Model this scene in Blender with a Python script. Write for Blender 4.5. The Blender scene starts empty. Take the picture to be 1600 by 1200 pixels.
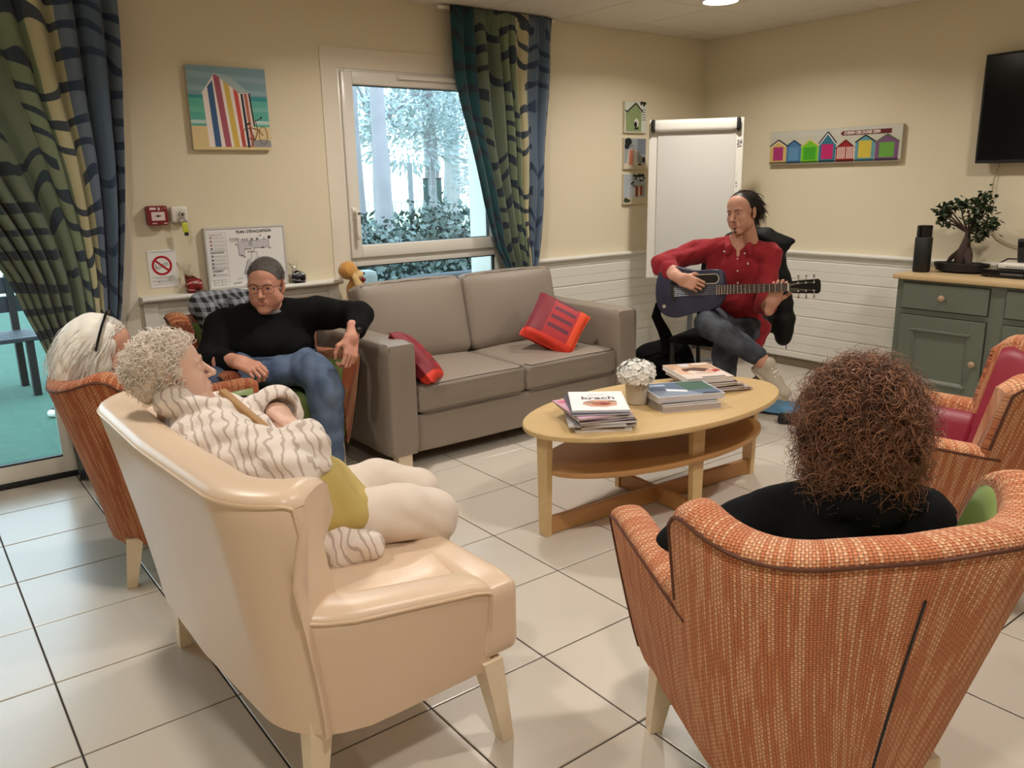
import bpy, bmesh, math, random
import numpy as np
from mathutils import Vector, Matrix, Euler

random.seed(7)
RNG = np.random.default_rng(7)
SC = bpy.context.scene
COLL = SC.collection

def srgb(r, g, b, a=1.0):
    def f(c):
        c = c / 255.0
        return c / 12.92 if c <= 0.04045 else ((c + 0.055) / 1.055) ** 2.4
    return (f(r), f(g), f(b), a)

# ------------------------------------------------------------------ camera
CAM_H = 1.4086
YAW, PITCH, ROLL, FPX = 0.6491, 0.2448, -0.0203, 1275.27
_f = np.array([math.sin(YAW) * math.cos(PITCH), math.cos(YAW) * math.cos(PITCH), -math.sin(PITCH)])
_r = np.array([math.cos(YAW), -math.sin(YAW), 0.0])
_u = np.cross(_r, _f)
_r2 = math.cos(ROLL) * _r + math.sin(ROLL) * _u
_u2 = -math.sin(ROLL) * _r + math.cos(ROLL) * _u
cam_data = bpy.data.cameras.new('camera')
cam_data.sensor_width = 36.0
cam_data.lens = FPX / 1600.0 * 36.0
cam_data.clip_start = 0.02
cam = bpy.data.objects.new('camera', cam_data)
COLL.objects.link(cam)
M = Matrix.Identity(4)
for i in range(3):
    M[i][0] = _r2[i]; M[i][1] = _u2[i]; M[i][2] = -_f[i]
M[2][3] = CAM_H
cam.matrix_world = M
SC.camera = cam

# ------------------------------------------------------------------ world, lights, exposure
world = bpy.data.worlds.new('overcast_sky')
SC.world = world
world.use_nodes = True
_wn = world.node_tree.nodes
_wl = world.node_tree.links
_bg = _wn['Background']
_geo = _wn.new('ShaderNodeTexCoord')
_sep = _wn.new('ShaderNodeSeparateXYZ')
_ramp = _wn.new('ShaderNodeValToRGB')
_ramp.color_ramp.elements[0].position = 0.0
_ramp.color_ramp.elements[0].color = (0.84, 0.93, 1.0, 1)
_ramp.color_ramp.elements[1].position = 0.6
_ramp.color_ramp.elements[1].color = (0.74, 0.88, 1.0, 1)
_wl.new(_geo.outputs['Generated'], _sep.inputs[0])
_wl.new(_sep.outputs['Z'], _ramp.inputs[0])
_wl.new(_ramp.outputs[0], _bg.inputs['Color'])
_bg.inputs['Strength'].default_value = 3.4

CEIL = 2.432
LIGHT_SPOTS = [(4.215, 3.42), (2.30, 3.35), (4.25, 1.30), (2.25, 0.90), (0.35, 2.6), (0.35, 0.2)]
LIGHT_POWER = [11, 11, 10, 13, 8, 13]
for (lx, ly), lp in zip(LIGHT_SPOTS, LIGHT_POWER):
    ld = bpy.data.lights.new('downlight_lamp', 'AREA')
    ld.shape = 'DISK'
    ld.size = 0.16
    ld.energy = lp
    ld.spread = math.radians(150)
    ld.color = (1.0, 0.945, 0.87)
    lo = bpy.data.objects.new('downlight_lamp', ld)
    lo.location = (lx, ly, CEIL - 0.022)
    COLL.objects.link(lo)

SC.view_settings.view_transform = 'Standard'
SC.view_settings.look = 'None'
SC.view_settings.gamma = 1.0
SC.view_settings.use_curve_mapping = False
SC.view_settings.exposure = 0.55
SC.cycles.use_denoising = True
SC.cycles.max_bounces = 8
SC.cycles.diffuse_bounces = 4
SC.cycles.transparent_max_bounces = 12
SC.cycles.caustics_reflective = False
SC.cycles.caustics_refractive = False

# ------------------------------------------------------------------ materials
def principled(name, color, rough=0.6, metal=0.0, spec=0.5, bump=0.0, bump_scale=200.0, vary=0.0,
               vary_scale=8.0, sheen=0.0, coat=0.0, alpha=1.0, emis=None, emis_s=0.0, sss=0.0):
    m = bpy.data.materials.new(name)
    m.use_nodes = True
    nt = m.node_tree
    b = nt.nodes['Principled BSDF']
    c = color if len(color) == 4 else (*color, 1)
    b.inputs['Base Color'].default_value = c
    b.inputs['Roughness'].default_value = rough
    b.inputs['Metallic'].default_value = metal
    b.inputs['Specular IOR Level'].default_value = spec
    if sheen: b.inputs['Sheen Weight'].default_value = sheen
    if coat: b.inputs['Coat Weight'].default_value = coat
    if alpha < 1: b.inputs['Alpha'].default_value = alpha
    if sss:
        b.inputs['Subsurface Weight'].default_value = sss
        b.inputs['Subsurface Radius'].default_value = (0.012, 0.005, 0.003)
        b.inputs['Subsurface Scale'].default_value = 1.0
    if emis:
        b.inputs['Emission Color'].default_value = emis
        b.inputs['Emission Strength'].default_value = emis_s
    tc = None
    if bump or vary:
        tc = nt.nodes.new('ShaderNodeTexCoord')
    if vary:
        n = nt.nodes.new('ShaderNodeTexNoise')
        n.inputs['Scale'].default_value = vary_scale
        n.inputs['Detail'].default_value = 4
        nt.links.new(tc.outputs['Object'], n.inputs['Vector'])
        mx = nt.nodes.new('ShaderNodeMix'); mx.data_type = 'RGBA'
        mx.inputs[6].default_value = (c[0] * (1 - vary), c[1] * (1 - vary), c[2] * (1 - vary), 1)
        mx.inputs[7].default_value = (min(1, c[0] * (1 + vary)), min(1, c[1] * (1 + vary)), min(1, c[2] * (1 + vary)), 1)
        nt.links.new(n.outputs['Fac'], mx.inputs[0])
        nt.links.new(mx.outputs[2], b.inputs['Base Color'])
    if bump:
        n2 = nt.nodes.new('ShaderNodeTexNoise')
        n2.inputs['Scale'].default_value = bump_scale
        n2.inputs['Detail'].default_value = 3
        nt.links.new(tc.outputs['Object'], n2.inputs['Vector'])
        bp = nt.nodes.new('ShaderNodeBump')
        bp.inputs['Strength'].default_value = bump
        bp.inputs['Distance'].default_value = 0.004
        nt.links.new(n2.outputs['Fac'], bp.inputs['Height'])
        nt.links.new(bp.outputs[0], b.inputs['Normal'])
    return m

def nodes_of(m):
    return m.node_tree.nodes, m.node_tree.links, m.node_tree.nodes['Principled BSDF']

def math_node(N, L, op, a, b=None, c=None):
    n = N.new('ShaderNodeMath'); n.operation = op
    for i, v in enumerate((a, b, c)):
        if v is None: continue
        if isinstance(v, (int, float)): n.inputs[i].default_value = v
        else: L.new(v, n.inputs[i])
    return n.outputs[0]

def mix_rgb(N, L, fac, a, b):
    n = N.new('ShaderNodeMix'); n.data_type = 'RGBA'
    if isinstance(fac, (int, float)): n.inputs[0].default_value = fac
    else: L.new(fac, n.inputs[0])
    for i, v in ((6, a), (7, b)):
        if isinstance(v, tuple): n.inputs[i].default_value = v
        else: L.new(v, n.inputs[i])
    return n.outputs[2]

def mix_v(N, L, fac, a, b):
    n = N.new('ShaderNodeMix'); n.data_type = 'FLOAT'
    L.new(fac, n.inputs[0]); L.new(a, n.inputs[2]); L.new(b, n.inputs[3])
    return n.outputs[0]

def weave_material(name, warp, warp_light, weft, dark, cw=0.0066, ch=0.0058):
    """chunky plain weave on UVs measured in metres: pale upright yarns over rust cross yarns"""
    m = principled(name, warp, rough=0.85, spec=0.2, sheen=0.15)
    N, L, B = nodes_of(m)
    uv = N.new('ShaderNodeUVMap'); sep = N.new('ShaderNodeSeparateXYZ'); L.new(uv.outputs[0], sep.inputs[0])
    wob = N.new('ShaderNodeTexNoise'); wob.inputs['Scale'].default_value = 90; L.new(uv.outputs[0], wob.inputs['Vector'])
    w = math_node(N, L, 'MULTIPLY', math_node(N, L, 'SUBTRACT', wob.outputs['Fac'], 0.5), 0.5)
    u = math_node(N, L, 'ADD', math_node(N, L, 'DIVIDE', sep.outputs[0], cw), w)
    v = math_node(N, L, 'ADD', math_node(N, L, 'DIVIDE', sep.outputs[1], ch), w)
    iu = math_node(N, L, 'FLOOR', u); iv = math_node(N, L, 'FLOOR', v)
    fu = math_node(N, L, 'ABSOLUTE', math_node(N, L, 'SUBTRACT', math_node(N, L, 'FRACT', u), 0.5))
    fv = math_node(N, L, 'ABSOLUTE', math_node(N, L, 'SUBTRACT', math_node(N, L, 'FRACT', v), 0.5))
    par = math_node(N, L, 'FRACT', math_node(N, L, 'MULTIPLY', math_node(N, L, 'ADD', iu, iv), 0.5))
    over = math_node(N, L, 'GREATER_THAN', par, 0.25)          # warp lies on top in every other cell
    across = mix_v(N, L, over, fv, fu); along = mix_v(N, L, over, fu, fv)
    h = math_node(N, L, 'SUBTRACT', 1.0, math_node(N, L, 'POWER', math_node(N, L, 'MULTIPLY', across, 2.0), 2.6))
    h = math_node(N, L, 'MULTIPLY', h, math_node(N, L, 'SUBTRACT', 1.0, math_node(N, L, 'MULTIPLY', along, 0.75)))
    cmb = N.new('ShaderNodeCombineXYZ'); L.new(iu, cmb.inputs[0])
    L.new(math_node(N, L, 'MULTIPLY', sep.outputs[1], 2.0), cmb.inputs[1])
    nz = N.new('ShaderNodeTexNoise'); nz.inputs['Scale'].default_value = 2.37; nz.inputs['Detail'].default_value = 0; L.new(cmb.outputs[0], nz.inputs['Vector'])
    rp = N.new('ShaderNodeValToRGB')
    rp.color_ramp.elements[0].position = 0.49; rp.color_ramp.elements[0].color = warp
    rp.color_ramp.elements[1].position = 0.55; rp.color_ramp.elements[1].color = warp_light
    L.new(nz.outputs['Fac'], rp.inputs[0])
    c = mix_rgb(N, L, over, mix_rgb(N, L, 0.4, weft, rp.outputs[0]), rp.outputs[0])
    hh = math_node(N, L, 'MULTIPLY', h, 1.55); hh.node.use_clamp = True
    L.new(mix_rgb(N, L, hh, dark, c), B.inputs['Base Color'])  # shading of the round yarns and the gaps between them mixed into the colour
    bp = N.new('ShaderNodeBump'); bp.inputs['Strength'].default_value = 0.85; bp.inputs['Distance'].default_value = 0.003
    L.new(h, bp.inputs['Height']); L.new(bp.outputs[0], B.inputs['Normal'])
    return m

def wood_material(name, c1, c2, rough=0.45, scale=6.0):
    m = principled(name, c1, rough=rough)
    N, L, B = nodes_of(m)
    tc = N.new('ShaderNodeTexCoord')
    mp = N.new('ShaderNodeMapping'); mp.inputs['Scale'].default_value = (scale * 0.35, scale * 4, scale * 4)
    L.new(tc.outputs['Object'], mp.inputs['Vector'])
    n = N.new('ShaderNodeTexNoise'); n.inputs['Scale'].default_value = 1.6; n.inputs['Detail'].default_value = 6
    n.inputs['Distortion'].default_value = 0.6
    L.new(mp.outputs[0], n.inputs['Vector'])
    L.new(mix_rgb(N, L, n.outputs['Fac'], c1, c2), B.inputs['Base Color'])
    return m

M_WALL = principled('cream_wall_paint', srgb(226, 215, 189), rough=0.75, spec=0.25, bump=0.10, bump_scale=260)
M_CEIL = principled('ceiling_board', srgb(222, 216, 200), rough=0.9, spec=0.1, bump=0.25, bump_scale=500)
M_GRID = principled('ceiling_grid_paint', srgb(172, 164, 146), rough=0.7)
M_WHITE = principled('white_gloss_paint', srgb(228, 225, 216), rough=0.4)
M_PVC = principled('white_pvc', srgb(232, 226, 216), rough=0.25)
M_TRIMBAND = principled('white_wall_band', srgb(230, 220, 202), rough=0.6)
M_TILE = principled('beige_ceramic_tile', srgb(205, 195, 182), rough=0.26, spec=0.5, vary=0.05, vary_scale=3.0)
M_GROUT = principled('dark_grout', srgb(52, 42, 36), rough=0.9)
M_PLINTH = principled('brown_plinth_tile', srgb(122, 107, 88), rough=0.4, vary=0.12, vary_scale=20)
M_BLACK = principled('matte_black', srgb(20, 20, 21), rough=0.55)
M_BLACKGLOSS = principled('gloss_black', srgb(12, 12, 14), rough=0.15)
M_CHROME = principled('chrome', srgb(215, 215, 218), rough=0.18, metal=1.0)
M_STEELGREY = principled('grey_metal', srgb(110, 112, 116), rough=0.4, metal=0.6)
M_PALEWOOD = wood_material('pale_lacquered_leg', srgb(234, 218, 192), srgb(222, 202, 172))
M_BIRCH = wood_material('birch_veneer', srgb(218, 188, 138), srgb(202, 168, 114), rough=0.35)
M_BIRCHDARK = wood_material('beech_underframe', srgb(196, 148, 92), srgb(172, 124, 76), rough=0.45)
M_SOFA = principled('taupe_sofa_vinyl', srgb(145, 133, 121), rough=0.45, spec=0.4, bump=0.12, bump_scale=420)
M_SOFASEAM = principled('sofa_seam', srgb(104, 92, 80), rough=0.6)
M_BEIGE = principled('champagne_vinyl', srgb(220, 194, 168), rough=0.33, spec=0.5, bump=0.06, bump_scale=500)
M_BEIGEPIPE = principled('champagne_piping', srgb(212, 184, 154), rough=0.35)
M_BROWNPIPE = principled('brown_seam', srgb(92, 50, 30), rough=0.7)
M_GREENV = principled('green_vinyl', srgb(128, 146, 82), rough=0.42, bump=0.08, bump_scale=400)
M_REDV = principled('raspberry_vinyl', srgb(150, 44, 62), rough=0.42, bump=0.08, bump_scale=400)
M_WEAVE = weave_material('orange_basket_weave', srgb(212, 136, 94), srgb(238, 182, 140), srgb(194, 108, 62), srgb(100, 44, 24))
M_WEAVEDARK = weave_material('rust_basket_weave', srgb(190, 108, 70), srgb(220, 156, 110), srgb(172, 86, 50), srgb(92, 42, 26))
M_GREENCAB = principled('sage_green_paint', srgb(98, 105, 92), rough=0.5, vary=0.08, vary_scale=60, bump=0.1, bump_scale=300)
M_TOPWOOD = wood_material('pine_worktop', srgb(206, 180, 138), srgb(190, 160, 116))
M_KNOB = wood_material('wooden_knob', srgb(176, 148, 122), srgb(156, 126, 100), scale=20)
M_BLACKFAB = principled('black_fabric', srgb(15, 15, 16), rough=0.95, spec=0.12)
M_FLIP = principled('flipchart_paper', srgb(206, 204, 198), rough=0.7)
M_PAPER = principled('paper', srgb(236, 234, 232), rough=0.6)

def print_material():
    m = principled('flat_print', (1, 1, 1, 1), rough=0.55, spec=0.3)
    N, L, B = nodes_of(m)
    a = N.new('ShaderNodeAttribute'); a.attribute_name = 'Col'
    L.new(a.outputs['Color'], B.inputs['Base Color'])
    return m
M_PRINT = print_material()

def glass_material(name, tint=(0.93, 0.98, 0.98), refl=1.0):
    m = bpy.data.materials.new(name); m.use_nodes = True
    N = m.node_tree.nodes; L = m.node_tree.links
    N.clear()
    out = N.new('ShaderNodeOutputMaterial'); mx = N.new('ShaderNodeMixShader')
    tr = N.new('ShaderNodeBsdfTransparent'); gl = N.new('ShaderNodeBsdfGlossy')
    tr.inputs[0].default_value = (*tint, 1); gl.inputs['Roughness'].default_value = 0.02
    fr = N.new('ShaderNodeFresnel'); fr.inputs[0].default_value = 1.45
    L.new(fr.outputs[0], mx.inputs[0]); L.new(tr.outputs[0], mx.inputs[1]); L.new(gl.outputs[0], mx.inputs[2])
    L.new(mx.outputs[0], out.inputs[0])
    return m
M_GLASS = glass_material('window_glass', (0.86, 0.95, 0.97))

# ------------------------------------------------------------------ object helpers
def link(o):
    COLL.objects.link(o); return o

def thing(name, label, cat, loc=(0, 0, 0), rotz=0.0, group=None):
    o = bpy.data.objects.new(name, None)
    o.empty_display_size = 0.05
    o.location = loc; o.rotation_euler = (0, 0, rotz)
    o['label'] = label; o['category'] = cat
    if group: o['group'] = group
    return link(o)

def tag(o, label, cat, group=None):
    o['label'] = label; o['category'] = cat
    if group: o['group'] = group
    return o

class MB:
    def __init__(s):
        s.v = []; s.f = []; s.m = []; s.uv = None
    def add(s, verts, faces, mi=0):
        o = len(s.v)
        s.v.extend([tuple(map(float, p)) for p in verts])
        for f in faces:
            s.f.append(tuple(i + o for i in f)); s.m.append(mi)
        return s
    def box(s, x0, x1, y0, y1, z0, z1, mi=0):
        v = [(x0, y0, z0), (x1, y0, z0), (x1, y1, z0), (x0, y1, z0), (x0, y0, z1), (x1, y0, z1), (x1, y1, z1), (x0, y1, z1)]
        return s.add(v, [(0, 3, 2, 1), (4, 5, 6, 7), (0, 1, 5, 4), (1, 2, 6, 5), (2, 3, 7, 6), (3, 0, 4, 7)], mi)
    def cham(s, x0, x1, y0, y1, z0, z1, c=0.003, mi=0):
        """box with chamfered edges"""
        bm = bmesh.new()
        bmesh.ops.create_cube(bm, size=1.0)
        for v in bm.verts:
            v.co = ((x0 + x1) / 2 + v.co.x * (x1 - x0), (y0 + y1) / 2 + v.co.y * (y1 - y0), (z0 + z1) / 2 + v.co.z * (z1 - z0))
        bmesh.ops.bevel(bm, geom=list(bm.edges), offset=c, segments=2, affect='EDGES', profile=0.5)
        s.bm(bm, mi)
        return s
    def bm(s, bm, mi=0):
        bm.verts.index_update()
        s.add([v.co[:] for v in bm.verts], [[v.index for v in f.verts] for f in bm.faces], mi)
        bm.free(); return s
    def prism(s, poly, axis, a0, a1, mi=0):
        """extrude a 2D polygon: axis 'z' -> poly in xy; 'y' -> poly in xz; 'x' -> poly in yz"""
        n = len(poly)
        def P(p, a):
            return (p[0], p[1], a) if axis == 'z' else ((p[0], a, p[1]) if axis == 'y' else (a, p[0], p[1]))
        v = [P(p, a0) for p in poly] + [P(p, a1) for p in poly]
        f = [tuple(range(n))[::-1], tuple(range(n, 2 * n))] + [(i, (i + 1) % n, n + (i + 1) % n, n + i) for i in range(n)]
        return s.add(v, f, mi)
    def lathe(s, prof, n=24, c=(0, 0, 0), mi=0, cap=True):
        v = []; f = []
        for (r, z) in prof:
            for k in range(n):
                a = 2 * math.pi * k / n
                v.append((c[0] + r * math.cos(a), c[1] + r * math.sin(a), c[2] + z))
        for i in range(len(prof) - 1):
            for k in range(n):
                k2 = (k + 1) % n
                f.append((i * n + k, i * n + k2, (i + 1) * n + k2, (i + 1) * n + k))
        if cap:
            f.append(tuple(range(n))[::-1]); f.append(tuple((len(prof) - 1) * n + k for k in range(n)))
        return s.add(v, f, mi)
    def tube(s, pts, rad, n=8, mi=0, cap=True, flat=1.0, up=None):
        pts = [Vector(p) for p in pts]
        if isinstance(rad, (int, float)): rad = [rad] * len(pts)
        v = []; f = []
        prev = None
        for i, p in enumerate(pts):
            if i == 0: t = pts[1] - pts[0]
            elif i == len(pts) - 1: t = pts[-1] - pts[-2]
            else: t = pts[i + 1] - pts[i - 1]
            t = t.normalized() if t.length > 1e-9 else Vector((0, 0, 1))
            if prev is None:
                ref = Vector(up) if up else (Vector((0, 0, 1)) if abs(t.z) < 0.9 else Vector((1, 0, 0)))
                a = t.cross(ref).normalized()
            else:
                a = (prev - t * prev.dot(t)).normalized()
            prev = a
            b = t.cross(a)
            for k in range(n):
                an = 2 * math.pi * k / n
                v.append(p + (a * math.cos(an) + b * math.sin(an) * flat) * rad[i])
        for i in range(len(pts) - 1):
            for k in range(n):
                k2 = (k + 1) % n
                f.append((i * n + k, (i + 1) * n + k, (i + 1) * n + k2, i * n + k2))
        if cap:
            f.append(tuple(range(n))); f.append(tuple((len(pts) - 1) * n + k for k in range(n))[::-1])
        return s.add(v, f, mi)
    def rbox(s, sx, sy, sz, r=0.02, cuts=6, bulge=(0, 0, 0), c=(0, 0, 0), rot=None, mi=0, fn=None):
        bm = bmesh.new()
        bmesh.ops.create_cube(bm, size=2.0)
        bmesh.ops.subdivide_edges(bm, edges=list(bm.edges), cuts=cuts, use_grid_fill=True)
        h = (sx / 2, sy / 2, sz / 2)
        rr = min(r, min(h) * 0.999)
        for v in bm.verts:
            q = []
            for k in range(3):
                t = v.co[k]
                # concentrate rows near the edges
                q.append(math.copysign(1 - (1 - abs(t)) ** 1.25, t) if abs(t) < 1 else t)
            p = Vector((q[0] * h[0], q[1] * h[1], q[2] * h[2]))
            core = Vector([max(-(h[k] - rr), min(h[k] - rr, p[k])) for k in range(3)])
            d = p - core
            if d.length > 1e-9:
                on = [abs(v.co[k]) > 0.9999 for k in range(3)]
                d = d.normalized() * rr
            p = core + d
            for k in range(3):
                if bulge[k]:
                    o1, o2 = [j for j in range(3) if j != k]
                    w = (1 - min(1, abs(p[o1] / h[o1])) ** 2.2) * (1 - min(1, abs(p[o2] / h[o2])) ** 2.2)
                    p[k] += bulge[k] * w * (p[k] / h[k])
            if fn: p = Vector(fn(p, v.co))
            v.co = p
        R = Matrix.Identity(3) if rot is None else Euler(rot).to_matrix()
        for v in bm.verts: v.co = R @ v.co + Vector(c)
        return s.bm(bm, mi)
    def xf(s, M4):
        s.v = [tuple(M4 @ Vector(p)) for p in s.v]; return s
    def build(s, name, mats, parent=None, smooth=None, loc=None, kind=None, label=None):
        me = bpy.data.meshes.new(name)
        me.from_pydata(s.v, [], s.f)
        if not isinstance(mats, (list, tuple)): mats = [mats]
        for m in mats: me.materials.append(m)
        if len(mats) > 1: me.polygons.foreach_set('material_index', s.m)
        if s.uv is not None:
            ul = me.uv_layers.new(name='UVMap')
            li = np.zeros(len(me.loops), dtype=np.int32); me.loops.foreach_get('vertex_index', li)
            ul.data.foreach_set('uv', np.asarray(s.uv, dtype=np.float32)[li].ravel())
        if smooth is not None:
            me.polygons.foreach_set('use_smooth', [True] * len(me.polygons))
            if smooth < 179: me.set_sharp_from_angle(angle=math.radians(smooth))
        me.update()
        o = bpy.data.objects.new(name, me)
        link(o)
        if parent is not None: o.parent = parent
        if loc is not None: o.location = loc
        if kind: o['kind'] = kind
        if label: o['label'] = label
        return o

def structure(o):
    o['kind'] = 'structure'; return o

def np_mesh(name, V, F, mat, parent=None, smooth=True, kind=None, mats_idx=None, label=None):
    """quick mesh from numpy arrays (faces all quads or all tris)"""
    me = bpy.data.meshes.new(name)
    V = np.asarray(V, np.float32); F = np.asarray(F, np.int32)
    k = F.shape[1]
    me.vertices.add(len(V)); me.vertices.foreach_set('co', V.ravel())
    me.loops.add(F.size); me.loops.foreach_set('vertex_index', F.ravel())
    me.polygons.add(len(F))
    me.polygons.foreach_set('loop_start', np.arange(0, F.size, k, dtype=np.int32))
    me.polygons.foreach_set('loop_total', np.full(len(F), k, np.int32))
    if not isinstance(mat, (list, tuple)): mat = [mat]
    for m in mat: me.materials.append(m)
    if mats_idx is not None: me.polygons.foreach_set('material_index', np.asarray(mats_idx, np.int32))
    if smooth: me.polygons.foreach_set('use_smooth', np.ones(len(F), bool))
    me.update(calc_edges=True); me.validate()
    o = bpy.data.objects.new(name, me); link(o)
    if parent is not None: o.parent = parent
    if kind: o['kind'] = kind
    if label: o['label'] = label
    return o

def decal(name, polys, parent, O, U, V, step=0.0004, base=0.0006, label=None):
    """flat print: list of (points2d, srgb colour); later ones lie a hair above earlier ones"""
    O, U, V = Vector(O), Vector(U), Vector(V)
    Nn = U.cross(V).normalized()
    vs, fs, cs = [], [], []
    for i, (pts, c) in enumerate(polys):
        n0 = len(vs)
        for (a, b) in pts: vs.append(O + U * a + V * b + Nn * (base + step * i))
        fs.append(tuple(range(n0, n0 + len(pts)))); cs.append(srgb(*c))
    me = bpy.data.meshes.new(name)
    me.from_pydata([tuple(v) for v in vs], [], fs)
    ca = me.color_attributes.new('Col', 'FLOAT_COLOR', 'CORNER')
    k = 0
    arr = np.zeros((len(me.loops), 4), np.float32)
    for p, c in zip(me.polygons, cs):
        arr[p.loop_start:p.loop_start + p.loop_total] = c
    ca.data.foreach_set('color', arr.ravel())
    me.materials.append(M_PRINT)
    o = bpy.data.objects.new(name, me); link(o)
    if parent is not None: o.parent = parent
    if label: o['label'] = label
    return o

def text_mesh(name, body, size, mat, parent, O, U, V, off=0.001, align='LEFT', shear=0.0, bold=0.0, sx=1.0):
    cu = bpy.data.curves.new(name, 'FONT')
    cu.body = body; cu.size = size; cu.align_x = align; cu.shear = shear; cu.offset = bold; cu.space_character = 1.0
    tmp = bpy.data.objects.new(name + '_tmp', cu); link(tmp)
    dg = bpy.context.evaluated_depsgraph_get()
    me = bpy.data.meshes.new_from_object(tmp.evaluated_get(dg))
    bpy.data.objects.remove(tmp)
    U, V = Vector(U).normalized(), Vector(V).normalized(); Nn = U.cross(V)
    O = Vector(O) + Nn * off
    for v in me.vertices: v.co = O + U * v.co.x * sx + V * v.co.y
    me.materials.clear(); me.materials.append(mat)
    me.name = name
    o = bpy.data.objects.new(name, me); link(o)
    if parent is not None: o.parent = parent
    return o

def rect(x0, y0, x1, y1): return [(x0, y0), (x1, y0), (x1, y1), (x0, y1)]
def disc2(cx, cy, rx, ry=None, n=20):
    ry = rx if ry is None else ry
    return [(cx + rx * math.cos(2 * math.pi * k / n), cy + ry * math.sin(2 * math.pi * k / n)) for k in range(n)]
def strokes(pts, w):
    """a polyline drawn as quads"""
    out = []
    for (x0, y0), (x1, y1) in zip(pts[:-1], pts[1:]):
        d = math.hypot(x1 - x0, y1 - y0) or 1
        nx, ny = -(y1 - y0) / d * w / 2, (x1 - x0) / d * w / 2
        out.append([(x0 - nx, y0 - ny), (x1 - nx, y1 - ny), (x1 + nx, y1 + ny), (x0 + nx, y0 + ny)])
    return out
def sstep(a, b, x):
    t = max(0.0, min(1.0, (x - a) / (b - a))); return t * t * (3 - 2 * t)
def lerp_keys(keys, x):
    keys = sorted(keys)
    if x <= keys[0][0]: return keys[0][1]
    for (a, va), (b, vb) in zip(keys[:-1], keys[1:]):
        if x <= b: return va + (vb - va) * (x - a) / (b - a)
    return keys[-1][1]
def smooth_keys(keys, x):
    """Catmull-Rom through (t, value) keys"""
    keys = sorted(keys)
    t = [k[0] for k in keys]; v = [k[1] for k in keys]
    if x <= t[0]: return v[0]
    if x >= t[-1]: return v[-1]
    i = max(j for j in range(len(t)) if t[j] <= x)
    u = (x - t[i]) / (t[i + 1] - t[i])
    p0 = v[i - 1] if i > 0 else v[i]; p3 = v[i + 2] if i + 2 < len(v) else v[i + 1]
    p1, p2 = v[i], v[i + 1]
    return 0.5 * (2 * p1 + (p2 - p0) * u + (2 * p0 - 5 * p1 + 4 * p2 - p3) * u * u + (3 * p1 - p0 - 3 * p2 + p3) * u ** 3)
# ------------------------------------------------------------------ the room
XR, YB, XL, YF = 5.35, 4.46, -1.0, -1.8
TS, TX0, TY0 = 0.40, 0.199, 4.514

fl = structure(MB().box(XL - 0.3, XR + 0.3, YF - 0.3, YB + 0.3, -0.2, -0.004).build('floor', M_GROUT))
# tiles: one shared mesh for whole tiles, cut ones at the walls
def tile_mesh(x0, x1, y0, y1):
    c = 0.0022; g = 0.0026
    x0 += g; x1 -= g; y0 += g; y1 -= g
    mb = MB()
    v = [(x0, y0, -0.006), (x1, y0, -0.006), (x1, y1, -0.006), (x0, y1, -0.006),
         (x0, y0, -0.0015), (x1, y0, -0.0015), (x1, y1, -0.0015), (x0, y1, -0.0015),
         (x0 + c, y0 + c, 0), (x1 - c, y0 + c, 0), (x1 - c, y1 - c, 0), (x0 + c, y1 - c, 0)]
    f = [(8, 9, 10, 11)]
    for k in range(4):
        k2 = (k + 1) % 4
        f += [(k, k2, 4 + k2, 4 + k), (4 + k, 4 + k2, 8 + k2, 8 + k)]
    mb.add(v, f); return mb
_whole = None
ix0 = math.floor((XL - TX0) / TS); ix1 = math.ceil((XR - TX0) / TS)
iy0 = math.floor((YF - TY0) / TS); iy1 = math.ceil((YB - TY0) / TS)
for i in range(ix0, ix1):
    for j in range(iy0, iy1):
        x0, x1 = TX0 + i * TS, TX0 + (i + 1) * TS
        y0, y1 = TY0 + j * TS, TY0 + (j + 1) * TS
        cx0, cx1, cy0, cy1 = max(x0, XL), min(x1, XR), max(y0, YF), min(y1, YB)
        if cx1 - cx0 < 0.03 or cy1 - cy0 < 0.03: continue
        if cx1 - cx0 > TS - 1e-4 and cy1 - cy0 > TS - 1e-4:
            if _whole is None:
                o = tile_mesh(0, TS, 0, TS).build('tile', M_TILE, fl); _whole = o.data
            else:
                o = bpy.data.objects.new('tile', _whole); link(o); o.parent = fl
            o.location = (x0, y0, 0)
        else:
            tile_mesh(cx0, cx1, cy0, cy1).build('tile', M_TILE, fl)

# walls
WO = 4.78
DX0, DX1, DZ1 = -0.92, 0.70, 2.12           # terrace door opening
WX0, WX1, WZ0, WZ1 = 2.19, 3.315, 0.30, 2.04  # window opening
mb = MB()
mb.box(XL - 0.3, DX0, YB, WO, -0.05, CEIL + 0.1)
mb.box(DX0, DX1, YB, WO, DZ1, CEIL + 0.1)
mb.box(DX1, WX0, YB, WO, -0.05, CEIL + 0.1)
mb.box(WX0, WX1, YB, WO, WZ1, CEIL + 0.1)
mb.box(WX0, WX1, YB, WO, -0.05, WZ0)
mb.box(WX1, XR + 0.3, YB, WO, -0.05, CEIL + 0.1)
structure(mb.build('wall_back', M_WALL))
structure(MB().box(XR, XR + 0.3, YF - 0.3, YB, -0.05, CEIL + 0.1).build('wall_right', M_WALL))
structure(MB().box(XL - 0.3, XL, YF - 0.3, YB, -0.05, CEIL + 0.1).build('wall_left', M_WALL))
structure(MB().box(XL, XR, YF - 0.3, YF, -0.05, CEIL + 0.1).build('wall_front', M_WALL))
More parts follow.
